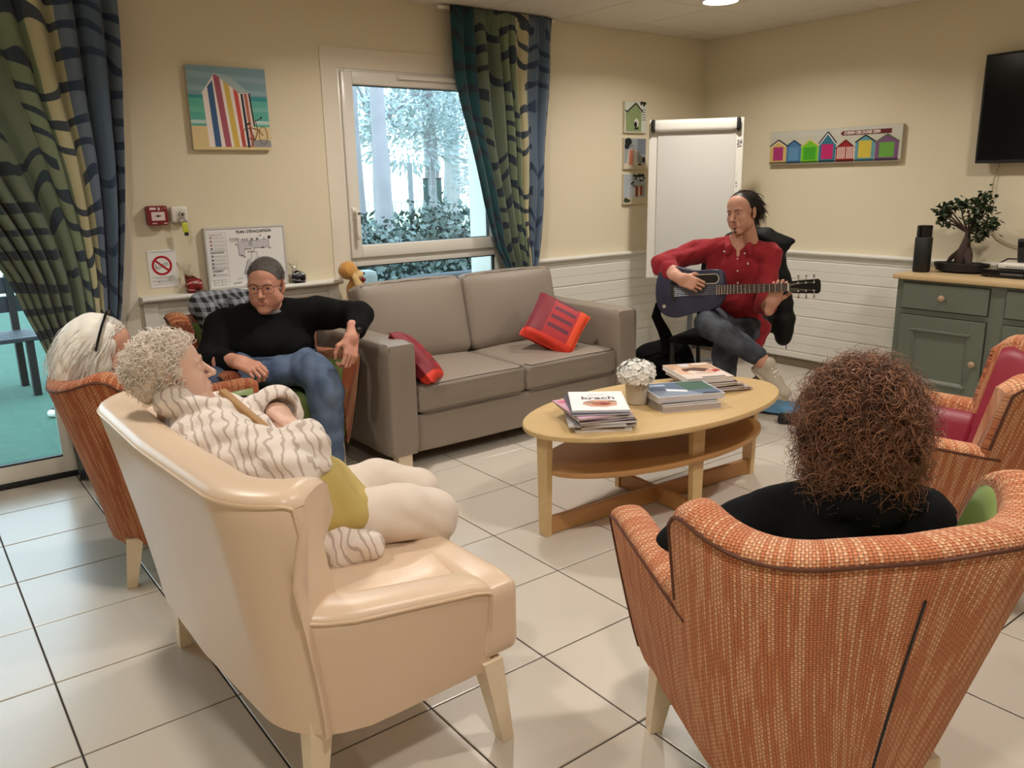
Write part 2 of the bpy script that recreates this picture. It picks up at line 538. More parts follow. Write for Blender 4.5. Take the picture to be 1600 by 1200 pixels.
# ceiling: grid with boards lying in it
ce = structure(MB().box(XL - 0.3, XR + 0.3, YF - 0.3, WO, CEIL + 0.004, CEIL + 0.12).build('ceiling', M_GRID))
gx = [3.19 + 0.605 * k for k in range(-8, 5)]; gy = [4.235 - 0.607 * k for k in range(-1, 12)]
_ct = {}
for xa, xb in zip(gx[:-1], gx[1:]):
    for yb, ya in zip(gy[:-1], gy[1:]):
        a, b, c, d = max(xa, XL), min(xb, XR), max(ya, YF), min(yb, YB)
        if b - a < 0.02 or d - c < 0.02: continue
        key = (round(b - a, 3), round(d - c, 3))
        if key not in _ct:
            o = MB().cham(0.003, b - a - 0.003, 0.003, d - c - 0.003, CEIL - 0.002, CEIL + 0.006, 0.002).build('ceiling_board', M_CEIL, ce)
            _ct[key] = o.data
        else:
            o = bpy.data.objects.new('ceiling_board', _ct[key]); link(o); o.parent = ce
        o.location = (a, c, 0)

# brown plinth tiles under the panelling
bb = structure(MB().box(XR - 0.006, XR, YF, YB, 0, 0.062).build('baseboard_right', M_GROUT))
y = YB
while y > -0.6:
    MB().cham(XR - 0.014, XR - 0.004, max(y - 0.398, YF), y - 0.002, 0.001, 0.062, 0.002).build('plinth_tile', M_PLINTH, bb); y -= 0.40
bb = structure(MB().box(WX1 + 0.02, XR - 0.014, YB - 0.006, YB, 0, 0.062).build('baseboard_back', M_GROUT))
x = XR - 0.016
while x > WX1 + 0.45:
    MB().cham(x - 0.398, x - 0.002, YB - 0.014, YB - 0.004, 0.001, 0.062, 0.002).build('plinth_tile', M_PLINTH, bb); x -= 0.40

# horizontal tongue-and-groove panelling with a moulded rail
JOINTS = [0.066, 0.115, 0.25, 0.385, 0.52, 0.655, 0.795, 0.836]
def plank_profile(z0, z1, d=0.028):
    p = [(0, z0), (d - 0.006, z0), (d - 0.006, z0 + 0.004), (d, z0 + 0.008)]
    if z1 - z0 > 0.1:
        m = (z0 + z1) / 2
        p += [(d, m - 0.003), (d - 0.004, m), (d, m + 0.003)]
    p += [(d, z1 - 0.006), (d - 0.005, z1 - 0.003), (d - 0.005, z1), (0, z1)]
    return p
def rail_profile(depth, z0=0.832):
    p = [(0, z0), (0.030, z0), (0.034, z0 + 0.010)]
    r = 0.013
    cz = z0 + 0.010 + r
    for k in range(7):
        a = -math.pi / 2 + math.pi * k / 6
        p.append((depth - r + r * math.cos(a), cz + r * math.sin(a)))
    p.append((0, cz + r))
    return p
def panelling(name, a0, a1, wall, rail_depth, stiles=()):
    """wall 'back': runs along x at y=YB; wall 'right': runs along y at x=XR"""
    ax = 'x' if wall == 'back' else 'y'
    def to(p):   # profile (depth, z) -> coordinate pair for the prism
        return [((YB - d) if wall == 'back' else (XR - d), z) for d, z in p]
    root = structure(MB().prism(to([(0, 0.064), (0.012, 0.064), (0.012, 0.836), (0, 0.836)]), ax, a0, a1).build(name, M_WHITE))
    for z0, z1 in zip(JOINTS[:-1], JOINTS[1:]):
        MB().prism(to(plank_profile(z0, z1)), ax, a0 + 0.001, a1 - 0.001).build('plank', M_WHITE, root)
    MB().prism(to(rail_profile(rail_depth)), ax, a0 - (0.012 if stiles else 0), a1 + (0.012 if stiles else 0)).build('rail', M_WHITE, root, smooth=40)
    for s0, s1 in stiles:
        MB().cham(s0, s1, YB - 0.036, YB, 0.03, 0.834, 0.003).build('stile', M_WHITE, root)
    return root
panelling('trim_1', 1.015, 2.095, 'back', 0.082, ((1.013, 1.085), (2.03, 2.097)))
panelling('trim_2', WX1 + 0.09, XR - 0.03, 'back', 0.055)
panelling('trim_3', YF + 0.01, YB - 0.001, 'right', 0.055)
# white band round the window and the white corner strip by the terrace door
mb = MB()
mb.box(2.092, WX0, YB - 0.006, YB + 0.02, 0.87, 2.150)
mb.box(WX0, WX1 + 0.09, YB - 0.006, YB + 0.02, WZ1, 2.150)
mb.box(WX1, WX1 + 0.09, YB - 0.006, YB + 0.02, 0.0, WZ1)
structure(mb.build('trim_4', M_TRIMBAND))
structure(MB().cham(0.90, 1.0, YB - 0.018, YB + 0.02, 0.0, CEIL - 0.001, 0.003).build('trim_5', M_TRIMBAND))

# window: fixed frame, tilting sash above, fixed light below
GY = 4.50
def frame_bars(mb, x0, x1, z0, z1, w, y0, y1, c=0.006):
    mb.cham(x0, x0 + w, y0, y1, z0, z1, c); mb.cham(x1 - w, x1, y0, y1, z0, z1, c)
    mb.cham(x0 + w - 0.004, x1 - w + 0.004, y0, y1, z0, z0 + w, c); mb.cham(x0 + w - 0.004, x1 - w + 0.004, y0, y1, z1 - w, z1, c)
mb = MB()
W = 0.045
mb.cham(WX0, WX0 + W, YB - 0.004, YB + 0.075, WZ0, WZ1, 0.004); mb.cham(WX1 - W, WX1, YB - 0.004, YB + 0.075, WZ0, WZ1, 0.004)
mb.cham(WX0 + W, WX1 - W, YB - 0.004, YB + 0.075, WZ1 - W, WZ1, 0.004); mb.cham(WX0 + W, WX1 - W, YB - 0.004, YB + 0.075, WZ0, WZ0 + W, 0.004)
mb.cham(WX0 + W, WX1 - W, YB - 0.004, YB + 0.075, 0.925, 1.0, 0.004)
win = structure(mb.build('window_1', M_PVC, smooth=40))
mb = MB(); frame_bars(mb, WX0 + 0.012, WX1 - 0.012, 0.975, WZ1 - 0.012, 0.074, YB - 0.024, YB + 0.05, 0.010)
sash = mb.build('sash', M_PVC, win, smooth=40)
mb = MB(); g = 0.006
x0, x1, z0, z1 = WX0 + 0.082, WX1 - 0.082, 1.045, WZ1 - 0.082
for (a, b, c, d) in ((x0, x0 + g, z0, z1), (x1 - g, x1, z0, z1), (x0, x1, z0, z0 + g), (x0, x1, z1 - g, z1)):
    mb.box(a, b, YB + 0.012, GY + 0.004, c, d)
mb.build('gasket', M_BLACK, sash)
MB().box(x0, x1, GY, GY + 0.004, z0, z1).build('pane', M_GLASS, sash)
MB().box(WX0 + W, WX1 - W, GY, GY + 0.004, WZ0 + W, 0.927).build('pane', M_GLASS, win)
mb = MB()
for (a, b, c, d) in ((WX0 + W, WX0 + W + g, WZ0 + W, 0.925), (WX1 - W - g * 2, WX1 - W, WZ0 + W, 0.925), (WX0 + W, WX1 - W, 0.917, 0.925)):
    mb.box(a, b, YB + 0.02, GY - 0.001, c, d)
mb.build('gasket', M_BLACK, win)
MB().box(WX1 - 0.012, WX1 - 0.001, GY + 0.03, WO + 0.02, WZ0, WZ1).build('reveal', M_WHITE, win)
# handle on the sash stile
mb = MB()
mb.rbox(0.030, 0.012, 0.075, 0.006, 4, c=(2.232, YB - 0.030, 1.235))
mb.tube([(2.232, YB - 0.034, 1.245), (2.232, YB - 0.062, 1.245)], 0.011, 12)
mb.rbox(0.024, 0.018, 0.165, 0.008, 5, c=(2.234, YB - 0.066, 1.17))
hd = mb.build('window_handle', M_PVC, sash, smooth=50)
MB().lathe([(0.008, 0), (0.008, 0.004)], 12).xf(Matrix.Translation((2.236, YB - 0.075, 1.238)) @ Matrix.Rotation(math.pi / 2, 4, 'X')).build('lock_button', M_STEELGREY, hd)
# trickle vent on the head
mb = MB(); mb.cham(2.56, 2.98, YB - 0.042, YB - 0.018, 1.992, 2.018, 0.005)
mb.cham(2.57, 2.97, YB - 0.048, YB - 0.040, 1.994, 2.006, 0.003)
mb.build('vent_cover', M_PVC, win, smooth=40)

# terrace door: bottom rail and pane, seen beside the left curtain
mb = MB()
mb.cham(DX0, DX1, YB - 0.004, YB + 0.09, 0.0, 0.024, 0.003)
mb.cham(DX0, DX0 + 0.06, YB, YB + 0.09, 0.024, DZ1, 0.004); mb.cham(DX1 - 0.06, DX1, YB, YB + 0.09, 0.024, DZ1, 0.004)
mb.cham(DX0 + 0.06, DX1 - 0.06, YB, YB + 0.09, DZ1 - 0.06, DZ1, 0.004)
door = structure(mb.build('door_1', M_BLACK, smooth=40))
mb = MB(); frame_bars(mb, DX0 + 0.062, DX1 - 0.062, 0.026, DZ1 - 0.062, 0.082, YB + 0.006, YB + 0.06, 0.004)
leaf = mb.build('door_leaf', M_PVC, door, smooth=40)
MB().box(DX0 + 0.14, DX1 - 0.14, GY, GY + 0.004, 0.105, DZ1 - 0.14).build('pane', M_GLASS, leaf)
MB().box(DX0 + 0.144, DX1 - 0.144, YB + 0.012, GY - 0.001, 0.108, 0.116).build('gasket', M_BLACK, leaf)

# ceiling downlights
M_LAMP = principled('lamp_diffuser', (1, 1, 1, 1), emis=(1.0, 0.93, 0.82, 1), emis_s=14.0)
for k, (lx, ly) in enumerate(LIGHT_SPOTS):
    lab = ['bright round downlight in the ceiling above the guitarist', 'round downlight in the ceiling above the taupe sofa', 'round downlight in the ceiling in front of the television',
           'round downlight in the ceiling above the front armchair', 'round downlight in the ceiling near the terrace door', 'round downlight in the ceiling right over the camera'][k]
    t = thing('ceiling_downlight', lab, 'ceiling light', (lx, ly, CEIL - 0.002), 0, 'ceiling downlights')
    MB().lathe([(0.118, 0.0), (0.118, -0.008), (0.104, -0.014), (0.100, -0.006)], 32, cap=False).build('rim', M_WHITE, t, smooth=40)
    MB().lathe([(0.0005, -0.008), (0.100, -0.008)], 32, cap=False).build('diffuser', M_LAMP, t, smooth=40)
# ------------------------------------------------------------------ upholstered tub chairs
class Tub:
    def __init__(s, w0, w1, yb0, yb1, yf, rc, z0, za0, za1, zw, zb, yn, rw, th, zseat, seatout, ztop=0.8, step=0.0, tfront=0.0, skew=0.0, rimh=0.025):
        s.__dict__.update(locals())
    def P(s, q, z, inset=0.0):
        """q in [-1,1]: right arm front -> back centre (0) -> left arm front"""
        t = (z - s.z0) / (s.ztop - s.z0)
        t = max(0.0, t)
        w = s.w0 + (s.w1 - s.w0) * t ** 0.8 - inset
        yb = s.yb0 + (s.yb1 - s.yb0) * t ** 1.2 + inset
        r = max(0.05, s.rc - inset * 0.6)
        a = abs(q); sg = 1 if q < 0 else -1          # q<0 : right side (+x)
        A, B = 0.42, 0.80                            # side | corner | back, measured from the front
        d = 1 - a
        if d < A:
            y = s.yf + (yb + r - s.yf) * (d / A); x = w
        elif d < B:
            an = (d - A) / (B - A) * math.pi / 2
            x = w - r + r * math.cos(an); y = yb + r - r * math.sin(an)
        else:
            x = (w - r) * (1 - (d - B) / (1 - B)); y = yb - 0.012 * ((d - B) / (1 - B))
        return (sg * x, y)
    def q_at_y(s, y, z):
        lo, hi = 0.0, 1.0
        for _ in range(40):
            m = (lo + hi) / 2
            if s.P(m, z)[1] > y: hi = m
            else: lo = m
        return (lo + hi) / 2
    def ring(s, q, ztop, zin, shrink=0.0, yoff=None, sk=0.0):
        """closed profile at path position q: outside bottom -> over the rim -> inside bottom; returns points and (u-free) v coordinate"""
        pts = []; vv = []; insl = []
        th = s.th
        rim = s.rimh
        zo = ztop - rim
        nz = 10
        for k in range(nz + 1):
            z = s.z0 + (zo - s.z0) * k / nz
            pts.append((*s.P(q, z, shrink), z)); vv.append(z); insl.append(0.0)
        for k in range(1, 8):
            a = math.pi * k / 8
            ins = th / 2 - th / 2 * math.cos(a)
            zz = zo + rim * math.sin(a) ** 0.8
            ins = min(max(ins, shrink), th - shrink)
            pts.append((*s.P(q, zo, ins), zz - shrink)); vv.append(zo + th * 0.55 * k / 4); insl.append(ins / th)
        for k in range(0, 7):
            z = zo + (zin - zo) * k / 6
            pts.append((*s.P(q, z, th - shrink), z)); vv.append(zo + th + (zo - z)); insl.append(1.0)
        if yoff is not None:
            pts = [(p[0], p[1] + yoff(p[2]) + sk * i, p[2]) for p, i in zip(pts, insl)]
        return pts, vv
def grid_mesh(cols, us, vs_):
    mb = MB(); n = len(cols[0]); uv = []
    for c, u, v in zip(cols, us, vs_):
        mb.v.extend(c); uv.extend([(u, vk) for vk in v])
    for i in range(len(cols) - 1):
        for k in range(n - 1):
            mb.f.append((i * n + k, (i + 1) * n + k, (i + 1) * n + k + 1, i * n + k + 1)); mb.m.append(0)
        mb.f.append((i * n + n - 1, (i + 1) * n + n - 1, (i + 1) * n, i * n)); mb.m.append(0)
    mb.f.append(tuple(range(n))[::-1]); mb.m.append(0)
    mb.f.append(tuple((len(cols) - 1) * n + k for k in range(n))); mb.m.append(0)
    mb.uv = uv
    return mb
def taper_leg(mb, top, bot, st, sb):
    v = []
    for (p, s) in ((bot, sb), (top, st)):
        for dx, dy in ((-1, -1), (1, -1), (1, 1), (-1, 1)):
            v.append((p[0] + dx * s[0] / 2, p[1] + dy * s[1] / 2, p[2]))
    return mb.add(v, [(0, 3, 2, 1), (4, 5, 6, 7), (0, 1, 5, 4), (1, 2, 6, 5), (2, 3, 7, 6), (3, 0, 4, 7)])

def tub_chair(name, label, loc, heading_deg, T, m_out, m_in, m_seat, m_pipe, m_leg, legs, group=None, cat='armchair', backseam=None):
    t = thing(name, label, cat, (loc[0], loc[1], 0), math.radians(heading_deg - 90), group)
    zin = T.zseat - 0.06
    # back with its wings
    qn = T.q_at_y(T.yn, 0.65)
    N = 56
    qs = [-qn + 2 * qn * i / N for i in range(N + 1)]
    dense = [qn * f for f in (0.97, 0.94)]
    qs = sorted(set(qs + dense + [-d for d in dense]))
    def ztop(q):
        y = T.P(q, 0.7)[1]
        base = T.zw + (T.zb - T.zw) * sstep(T.yn, T.yb1 + 0.02, y)
        d = T.yn - y
        if d < T.rw:
            e = (T.rw - d) / T.rw
            base -= T.rw * (1 - math.sqrt(max(0, 1 - e * e)))
        return base
    yo = (lambda z: -T.step * sstep(0.70, 0.66, z)) if T.step else (lambda z: 0.0)
    cols, us, vs_ = [], [], []
    ucum = 0; prev = None
    allq = [(qs[0], 0.014, 0.016)] + [(q, 0.0, 0.0) for q in qs] + [(qs[-1], 0.014, 0.016)]
    for i, (q, sh, fw) in enumerate(allq):
        edge = max(0, (abs(q) - qn * 0.90) / (qn * 0.10))
        ring, vv = T.ring(q, ztop(q), zin, sh, (lambda z, e=edge, f=fw: yo(z) * e + f), T.skew * edge)
        p = T.P(q, 0.5)
        if prev is not None: ucum += math.dist(p, prev)
        prev = p
        cols.append(ring); us.append(ucum); vs_.append(vv)
    grid_mesh(cols, us, vs_).build('back_shell', m_out, t, smooth=50)
    # piping follows the outer edge of the rim and the front edges of the wings
    pipe = []
    for k in range(2, 11): pipe.append(cols[1][k])
    for c in cols[1:-1]: pipe.append((c[10][0], c[10][1], c[10][2]))
    for k in range(10, 1, -1): pipe.append(cols[-2][k])
    pipe = [p for p in pipe if p[2] > T.za0 - 0.02]
    mb = MB(); mb.tube(pipe, 0.0042, 6)
    # arms
    for sg in (-1, 1):
        qa = sorted([sg * (1 - (1 - qn) * f) for f in (0, 0.03, 0.12, 0.3, 0.5, 0.7, 0.85, 1.0)] + [sg * qn * 0.93])
        cols2, us2, vs2 = [], [], []
        ucum2 = 0; prev = None
        ends = [qa[0] if sg < 0 else qa[-1]]
        seq = [(q, 0.0, 0.0) for q in qa]
        if sg < 0: seq = [(qa[0], 0.016, 0.018)] + seq
        else: seq = seq + [(qa[-1], 0.016, 0.018)]
        for (q, sh, fw) in seq:
            y = T.P(q, 0.5)[1]
            za = T.za0 + (T.za1 - T.za0) * (y - T.yn) / (T.yf - T.yn)
            if y > T.yf - 0.04: za -= 0.012 * ((y - T.yf + 0.04) / 0.04) ** 2
            ring, vv = T.ring(q, za, zin - 0.01, sh, (lambda z, f=fw: f))
            p = T.P(q, 0.5)
            if prev is not None: ucum2 += math.dist(p, prev)
            prev = p
            cols2.append(ring); us2.append(ucum2 + (0 if sg < 0 else 3.0)); vs2.append(vv)
        grid_mesh(cols2, us2, vs2).build('arm', m_out, t, smooth=50)
        cc = cols2[1:] if sg < 0 else cols2[:-1]
        line = [c[10] for c in cc]
        fr = cc[0] if sg < 0 else cc[-1]
        down = [fr[k] for k in range(10, 0, -1)]
        line = (down[::-1] + line) if sg < 0 else (line + down)
        mb.tube(line, 0.0042, 6)
    mb.build('piping', m_pipe, t, smooth=60)
    if backseam is not None:
        q = backseam
        pts = []
        for k in range(12):
            z = T.z0 + 0.02 + (T.zb - 0.13 - T.z0) * k / 11
            x, y = T.P(q, z, -0.0005); pts.append((x, y, z))
        MB().tube(pts, 0.0032, 6).build('back_seam', M_BLACK, t, smooth=60)
    # lining of the inside face
    cols, us, vs_ = [], [], []
    mb = MB(); nz = 8; first = True
    rows = []
    for q in qs[1:-1]:
        zt = ztop(q) - T.rimh - 0.004
        rows.append([(*T.P(q, zt + (zin - zt) * k / nz, T.th + 0.003 - 0.006 * (k == 0)), zt + (zin - zt) * k / nz) for k in range(nz + 1)])
    n = nz + 1
    for r in rows: mb.v.extend(r)
    for i in range(len(rows) - 1):
        for k in range(nz):
            mb.f.append((i * n + k, i * n + k + 1, (i + 1) * n + k + 1, (i + 1) * n + k)); mb.m.append(0)
    for sg in (-1, 1):
        qq = [sg * (1 - (1 - qn) * f) for f in (0.02, 0.3, 0.6, 0.9, 1.0, 1.06)]
        rows = []
        for q in qq:
            y = T.P(q, 0.5)[1]
            zt = T.za0 + (T.za1 - T.za0) * (y - T.yn) / (T.yf - T.yn) - T.rimh - 0.004
            rows.append([(*T.P(q, zt + (zin - zt) * k / 3, T.th + 0.003 - 0.006 * (k == 0)), zt + (zin - zt) * k / 3) for k in range(4)])
        o = len(mb.v)
        for r in rows: mb.v.extend(r)
        for i in range(len(rows) - 1):
            for k in range(3):
                mb.f.append((o + i * 4 + k, o + i * 4 + k + 1, o + (i + 1) * 4 + k + 1, o + (i + 1) * 4 + k)); mb.m.append(0)
    lin = mb.build('lining', m_in, t, smooth=60)
    sol = lin.modifiers.new('thickness', 'SOLIDIFY'); sol.thickness = 0.004; sol.offset = 0
    # seat: footprint inside the shell, proud of the arms in front
    foot = []
    for i in range(41):
        q = -1 + 2 * i / 40
        x, y = T.P(q, T.zseat, T.th - 0.004); foot.append((x, y))
    fw = foot[0][0]
    front = []
    for i in range(13):
        a = -1 + 2 * i / 12
        ff = fw
        front.append((a * ff, T.yf + (0.012 if T.tfront else 0) + (T.seatout - 0.012) * (1 - (abs(a) ** 8 if T.tfront else 0.35 * abs(a) ** 3))))
    outline = foot + front[1:-1]
    # outline runs right front -> back -> left front -> along the front edge back to the right
    n = len(outline)
    cx = 0.0; cy = sum(p[1] for p in outline) / n
    mb = MB()
    rings = []
    zb = T.z0 + 0.025
    for (k, z) in ((0.97, zb), (1.0, zb + 0.02), (1.0, T.zseat - 0.06), (0.995, T.zseat - 0.035), (0.975, T.zseat - 0.012),
                   (0.94, T.zseat), (0.80, T.zseat + 0.012), (0.5, T.zseat + 0.02), (0.2, T.zseat + 0.022)):
        rings.append([(cx + (p[0] - cx) * k, cy + (p[1] - cy) * k, z) for p in outline])
    for r in rings: mb.v.extend(r)
    for i in range(len(rings) - 1):
        for k in range(n):
            k2 = (k + 1) % n
            mb.f.append((i * n + k, (i + 1) * n + k, (i + 1) * n + k2, i * n + k2)); mb.m.append(0)
    mb.f.append(tuple((len(rings) - 1) * n + k for k in range(n))[::-1]); mb.m.append(0)
    mb.f.append(tuple(range(n))); mb.m.append(0)
    bm_uv = [(p[0], p[1] + p[2]) for p in mb.v]; mb.uv = bm_uv
    mb.build('seat', m_seat, t, smooth=60)
    if T.tfront:
        w = 2 * (T.P(0.99, T.zseat)[0] * -1 if T.P(0.99, T.zseat)[0] < 0 else T.P(0.99, T.zseat)[0]) - 0.012
        MB().rbox(abs(w), T.seatout + 0.05, T.zseat + 0.012 - (T.z0 + 0.03), 0.034, 9, (0, 0.006, 0.006), (0, T.yf + T.seatout / 2 - 0.002, (T.zseat + 0.012 + T.z0 + 0.03) / 2)).build('seat_front', m_seat, t, smooth=60)
    for (lx, ly, sx, sy) in legs:
        for s in (-1, 1):
            mb = MB(); taper_leg(mb, (s * lx, ly, T.z0 + 0.03), (s * (lx + sx), ly + sy, 0.001), (0.058, 0.058), (0.034, 0.034))
            mb.build('leg', m_leg, t)
    return t

ORANGE = dict(w0=0.25, w1=0.388, yb0=-0.235, yb1=-0.365, yf=0.355, rc=0.21, z0=0.155, za0=0.575, za1=0.615, zw=0.840, zb=0.785,
              yn=-0.10, rw=0.095, th=0.088, zseat=0.43, seatout=0.03)
OLEGS = ((0.20, -0.15, 0.02, -0.03), (0.23, 0.26, 0.02, 0.01))
tub_chair('armchair', 'orange woven tub armchair seen from behind, nearest to the camera, holding the curly haired woman', (1.507, 0.914), 63, Tub(**ORANGE),
          M_WEAVE, M_GREENV, M_GREENV, M_BROWNPIPE, M_PALEWOOD, OLEGS, 'orange woven tub armchairs', backseam=-0.015)
tub_chair('armchair', 'orange woven tub armchair with raspberry seat, empty, in front of the green cabinet', (2.864, 1.221), 114, Tub(**ORANGE),
          M_WEAVE, M_REDV, M_REDV, M_BROWNPIPE, M_PALEWOOD, OLEGS, 'orange woven tub armchairs')
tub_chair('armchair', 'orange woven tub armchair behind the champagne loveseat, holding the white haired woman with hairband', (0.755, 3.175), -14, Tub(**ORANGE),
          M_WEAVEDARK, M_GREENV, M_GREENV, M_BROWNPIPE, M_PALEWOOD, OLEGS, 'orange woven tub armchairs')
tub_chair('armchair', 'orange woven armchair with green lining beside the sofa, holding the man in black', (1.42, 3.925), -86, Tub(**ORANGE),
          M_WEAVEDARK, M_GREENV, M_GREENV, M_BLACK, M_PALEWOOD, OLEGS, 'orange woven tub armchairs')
LOVE = dict(w0=0.545, w1=0.60, yb0=-0.25, yb1=-0.345, yf=0.255, rc=0.20, z0=0.215, za0=0.545, za1=0.47, zw=0.828, zb=0.828,
            yn=-0.205, rw=0.03, th=0.106, zseat=0.44, seatout=0.075, step=0.04, tfront=0.075, skew=0.040)
tub_chair('loveseat', 'champagne vinyl two-seat tub sofa, a woman in a striped robe reclining in it', (0.765, 2.03), 2, Tub(**LOVE),
          M_BEIGE, M_BEIGE, M_BEIGE, M_BEIGEPIPE, M_PALEWOOD, ((0.46, -0.17, 0.0, -0.02), (0.535, 0.26, 0.015, 0.04)), cat='sofa')

# ------------------------------------------------------------------ taupe sofa
SX0, SX1, SY0, SY1 = 1.835, 3.545, 3.40, 4.26
sf = thing('sofa', 'taupe two-seat sofa under the window with two red cushions on it', 'sofa', ((SX0 + SX1) / 2, (SY0 + SY1) / 2, 0))
L2, D2 = (SX1 - SX0) / 2, (SY1 - SY0) / 2
AW = 0.165
def seam_tube(mb, pts, r=0.003): mb.tube(pts, r, 6)
for s in (-1, 1):
    cx = s * (L2 - AW / 2)
    a = MB().rbox(AW, 2 * D2 - 0.01, 0.575, 0.022, 7, (0.004, 0, 0.004), (cx, 0, 0.075 + 0.2875)).build('arm', M_SOFA, sf, smooth=60)
    mb = MB()
    for e in (-1, 1):
        xx = cx + e * (AW / 2 - 0.016)
        seam_tube(mb, [(xx, -D2 + 0.012, 0.085), (xx, -D2 + 0.010, 0.63), (xx, -D2 + 0.03, 0.646), (xx, D2 - 0.05, 0.648)])
    mb.build('seam', M_SOFASEAM, a, smooth=60)
    for yy in (-D2 + 0.05, D2 - 0.05):
        MB().cham(cx - 0.04, cx + 0.04, yy - 0.03, yy + 0.03, 0.0, 0.08, 0.003).build('foot', M_PALEWOOD, sf)
IW = 2 * (L2 - AW)
MB().rbox(IW + 0.01, 0.06, 0.20, 0.016, 6, (0, 0.004, 0), (0, -D2 + 0.05, 0.175)).build('front_rail', M_SOFA, sf, smooth=60)
MB().rbox(IW + 0.01, 2 * D2 - 0.2, 0.10, 0.02, 4, c=(0, 0.0, 0.2)).build('seat_base', M_SOFA, sf, smooth=60)
MB().rbox(IW + 0.01, 0.15, 0.70, 0.03, 6, c=(0, D2 - 0.085, 0.43)).build('back_frame', M_SOFA, sf, smooth=60)
for s in (-1, 1):
    w = IW / 2 - 0.004
    c = MB().rbox(w, 0.66, 0.155, 0.030, 9, (0, 0.010, 0.020), (s * IW / 4, -0.08 - 0.012, 0.352)).build('seat_cushion', M_SOFA, sf, smooth=60)
    mb = MB()
    for zz in (0.424, 0.283):
        seam_tube(mb, [(s * IW / 4 - w / 2 + 0.012, -D2 + 0.05, zz), (s * IW / 4 - w / 2 + 0.03, -0.08 - 0.012 - 0.333, zz), (s * IW / 4, -0.08 - 0.012 - 0.337, zz + 0.004),
                       (s * IW / 4 + w / 2 - 0.03, -0.08 - 0.012 - 0.333, zz), (s * IW / 4 + w / 2 - 0.012, -D2 + 0.05, zz)])
    mb.build('seam', M_SOFASEAM, c, smooth=60)
    ang = math.radians(-13)
    wx = w + 0.002
    b = MB().rbox(wx, 0.17, 0.455, 0.045, 9, (0, 0.030, 0.012), (0, 0, 0), (ang, 0, 0)).build('back_cushion', M_SOFA, sf, smooth=60, loc=(s * IW / 4, 0.205, 0.640))
    mb = MB()
    pts = []
    for k in range(26):
        a = k / 25
        pts.append(((-wx / 2 + 0.028) + (wx - 0.056) * a, -0.070 - 0.004 * math.sin(a * math.pi), 0.2125 + 0.006 * math.sin(a * math.pi) + 0.002 * math.sin(a * 31)))
    pts = [(-wx / 2 + 0.018, -0.066, -0.2)] + [(-wx / 2 + 0.016, -0.068, 0.19)] + pts + [(wx / 2 - 0.016, -0.068, 0.19), (wx / 2 - 0.018, -0.066, -0.2)]
    R = Euler((ang, 0, 0)).to_matrix()
    mb.tube([R @ Vector(p) for p in pts], 0.0032, 6)
    mb.build('seam', M_SOFASEAM, b, smooth=60)

def cushion_material(name):
    m = principled(name, srgb(178, 34, 34), rough=0.6)
    N, L, B = nodes_of(m)
    tc = N.new('ShaderNodeTexCoord'); sp = N.new('ShaderNodeSeparateXYZ'); L.new(tc.outputs['Object'], sp.inputs[0])
    def band(sock, lo, hi):
        return math_node(N, L, 'MULTIPLY', math_node(N, L, 'GREATER_THAN', sock, lo), math_node(N, L, 'LESS_THAN', sock, hi))
    c = srgb(172, 30, 36)
    c = mix_rgb(N, L, band(sp.outputs['X'], -0.5, -0.06), c, srgb(128, 26, 40))
    c = mix_rgb(N, L, band(sp.outputs['X'], 0.10, 0.5), c, srgb(232, 74, 34))
    c = mix_rgb(N, L, band(sp.outputs['Z'], -0.5, -0.115), c, srgb(214, 52, 30))
    wv = math_node(N, L, 'FRACT', math_node(N, L, 'MULTIPLY', sp.outputs['Z'], 16.0))
    st = math_node(N, L, 'MULTIPLY', math_node(N, L, 'LESS_THAN', wv, 0.42), band(sp.outputs['X'], -0.05, 0.085))
    st = math_node(N, L, 'MULTIPLY', st, band(sp.outputs['Z'], -0.10, 0.15))
    c = mix_rgb(N, L, st, c, srgb(96, 30, 52))
    L.new(c, B.inputs['Base Color'])
    return m
M_CUSH = cushion_material('red_patchwork_fabric')
def throw_cushion(label, loc, rot):
    def fn(p, u):
        k = 1 - 0.10 * (1 - abs(u.x) ** 2) * (abs(u.z) ** 4) - 0.0
        k2 = 1 - 0.10 * (1 - abs(u.z) ** 2) * (abs(u.x) ** 4)
        e = max(abs(u.x), abs(u.z))
        th = (1 - abs(u.x) ** 2.5) * (1 - abs(u.z) ** 2.5)
        return (p.x * k2, p.y * (0.08 + 0.92 * th ** 0.55), p.z * k)
    o = MB().rbox(0.35, 0.13, 0.35, 0.03, 11, fn=fn).build('throw_cushion', M_CUSH, None, smooth=80)
    o.matrix_world = Matrix.Translation(loc) @ rot
    tag(o, label, 'cushion', 'red patchwork cushions on the sofa')
    return o
def rotm(z, x, y): return Matrix.Rotation(math.radians(z), 4, 'Z') @ Matrix.Rotation(math.radians(x), 4, 'X') @ Matrix.Rotation(math.radians(y), 4, 'Y')
throw_cushion('red and orange striped cushion tipped on its corner at the right end of the sofa', (3.075, 3.62, 0.572), rotm(-20, -38, 36))
throw_cushion('red cushion half hidden behind the left arm of the sofa', (2.105, 3.57, 0.515), rotm(62, -40, 24))

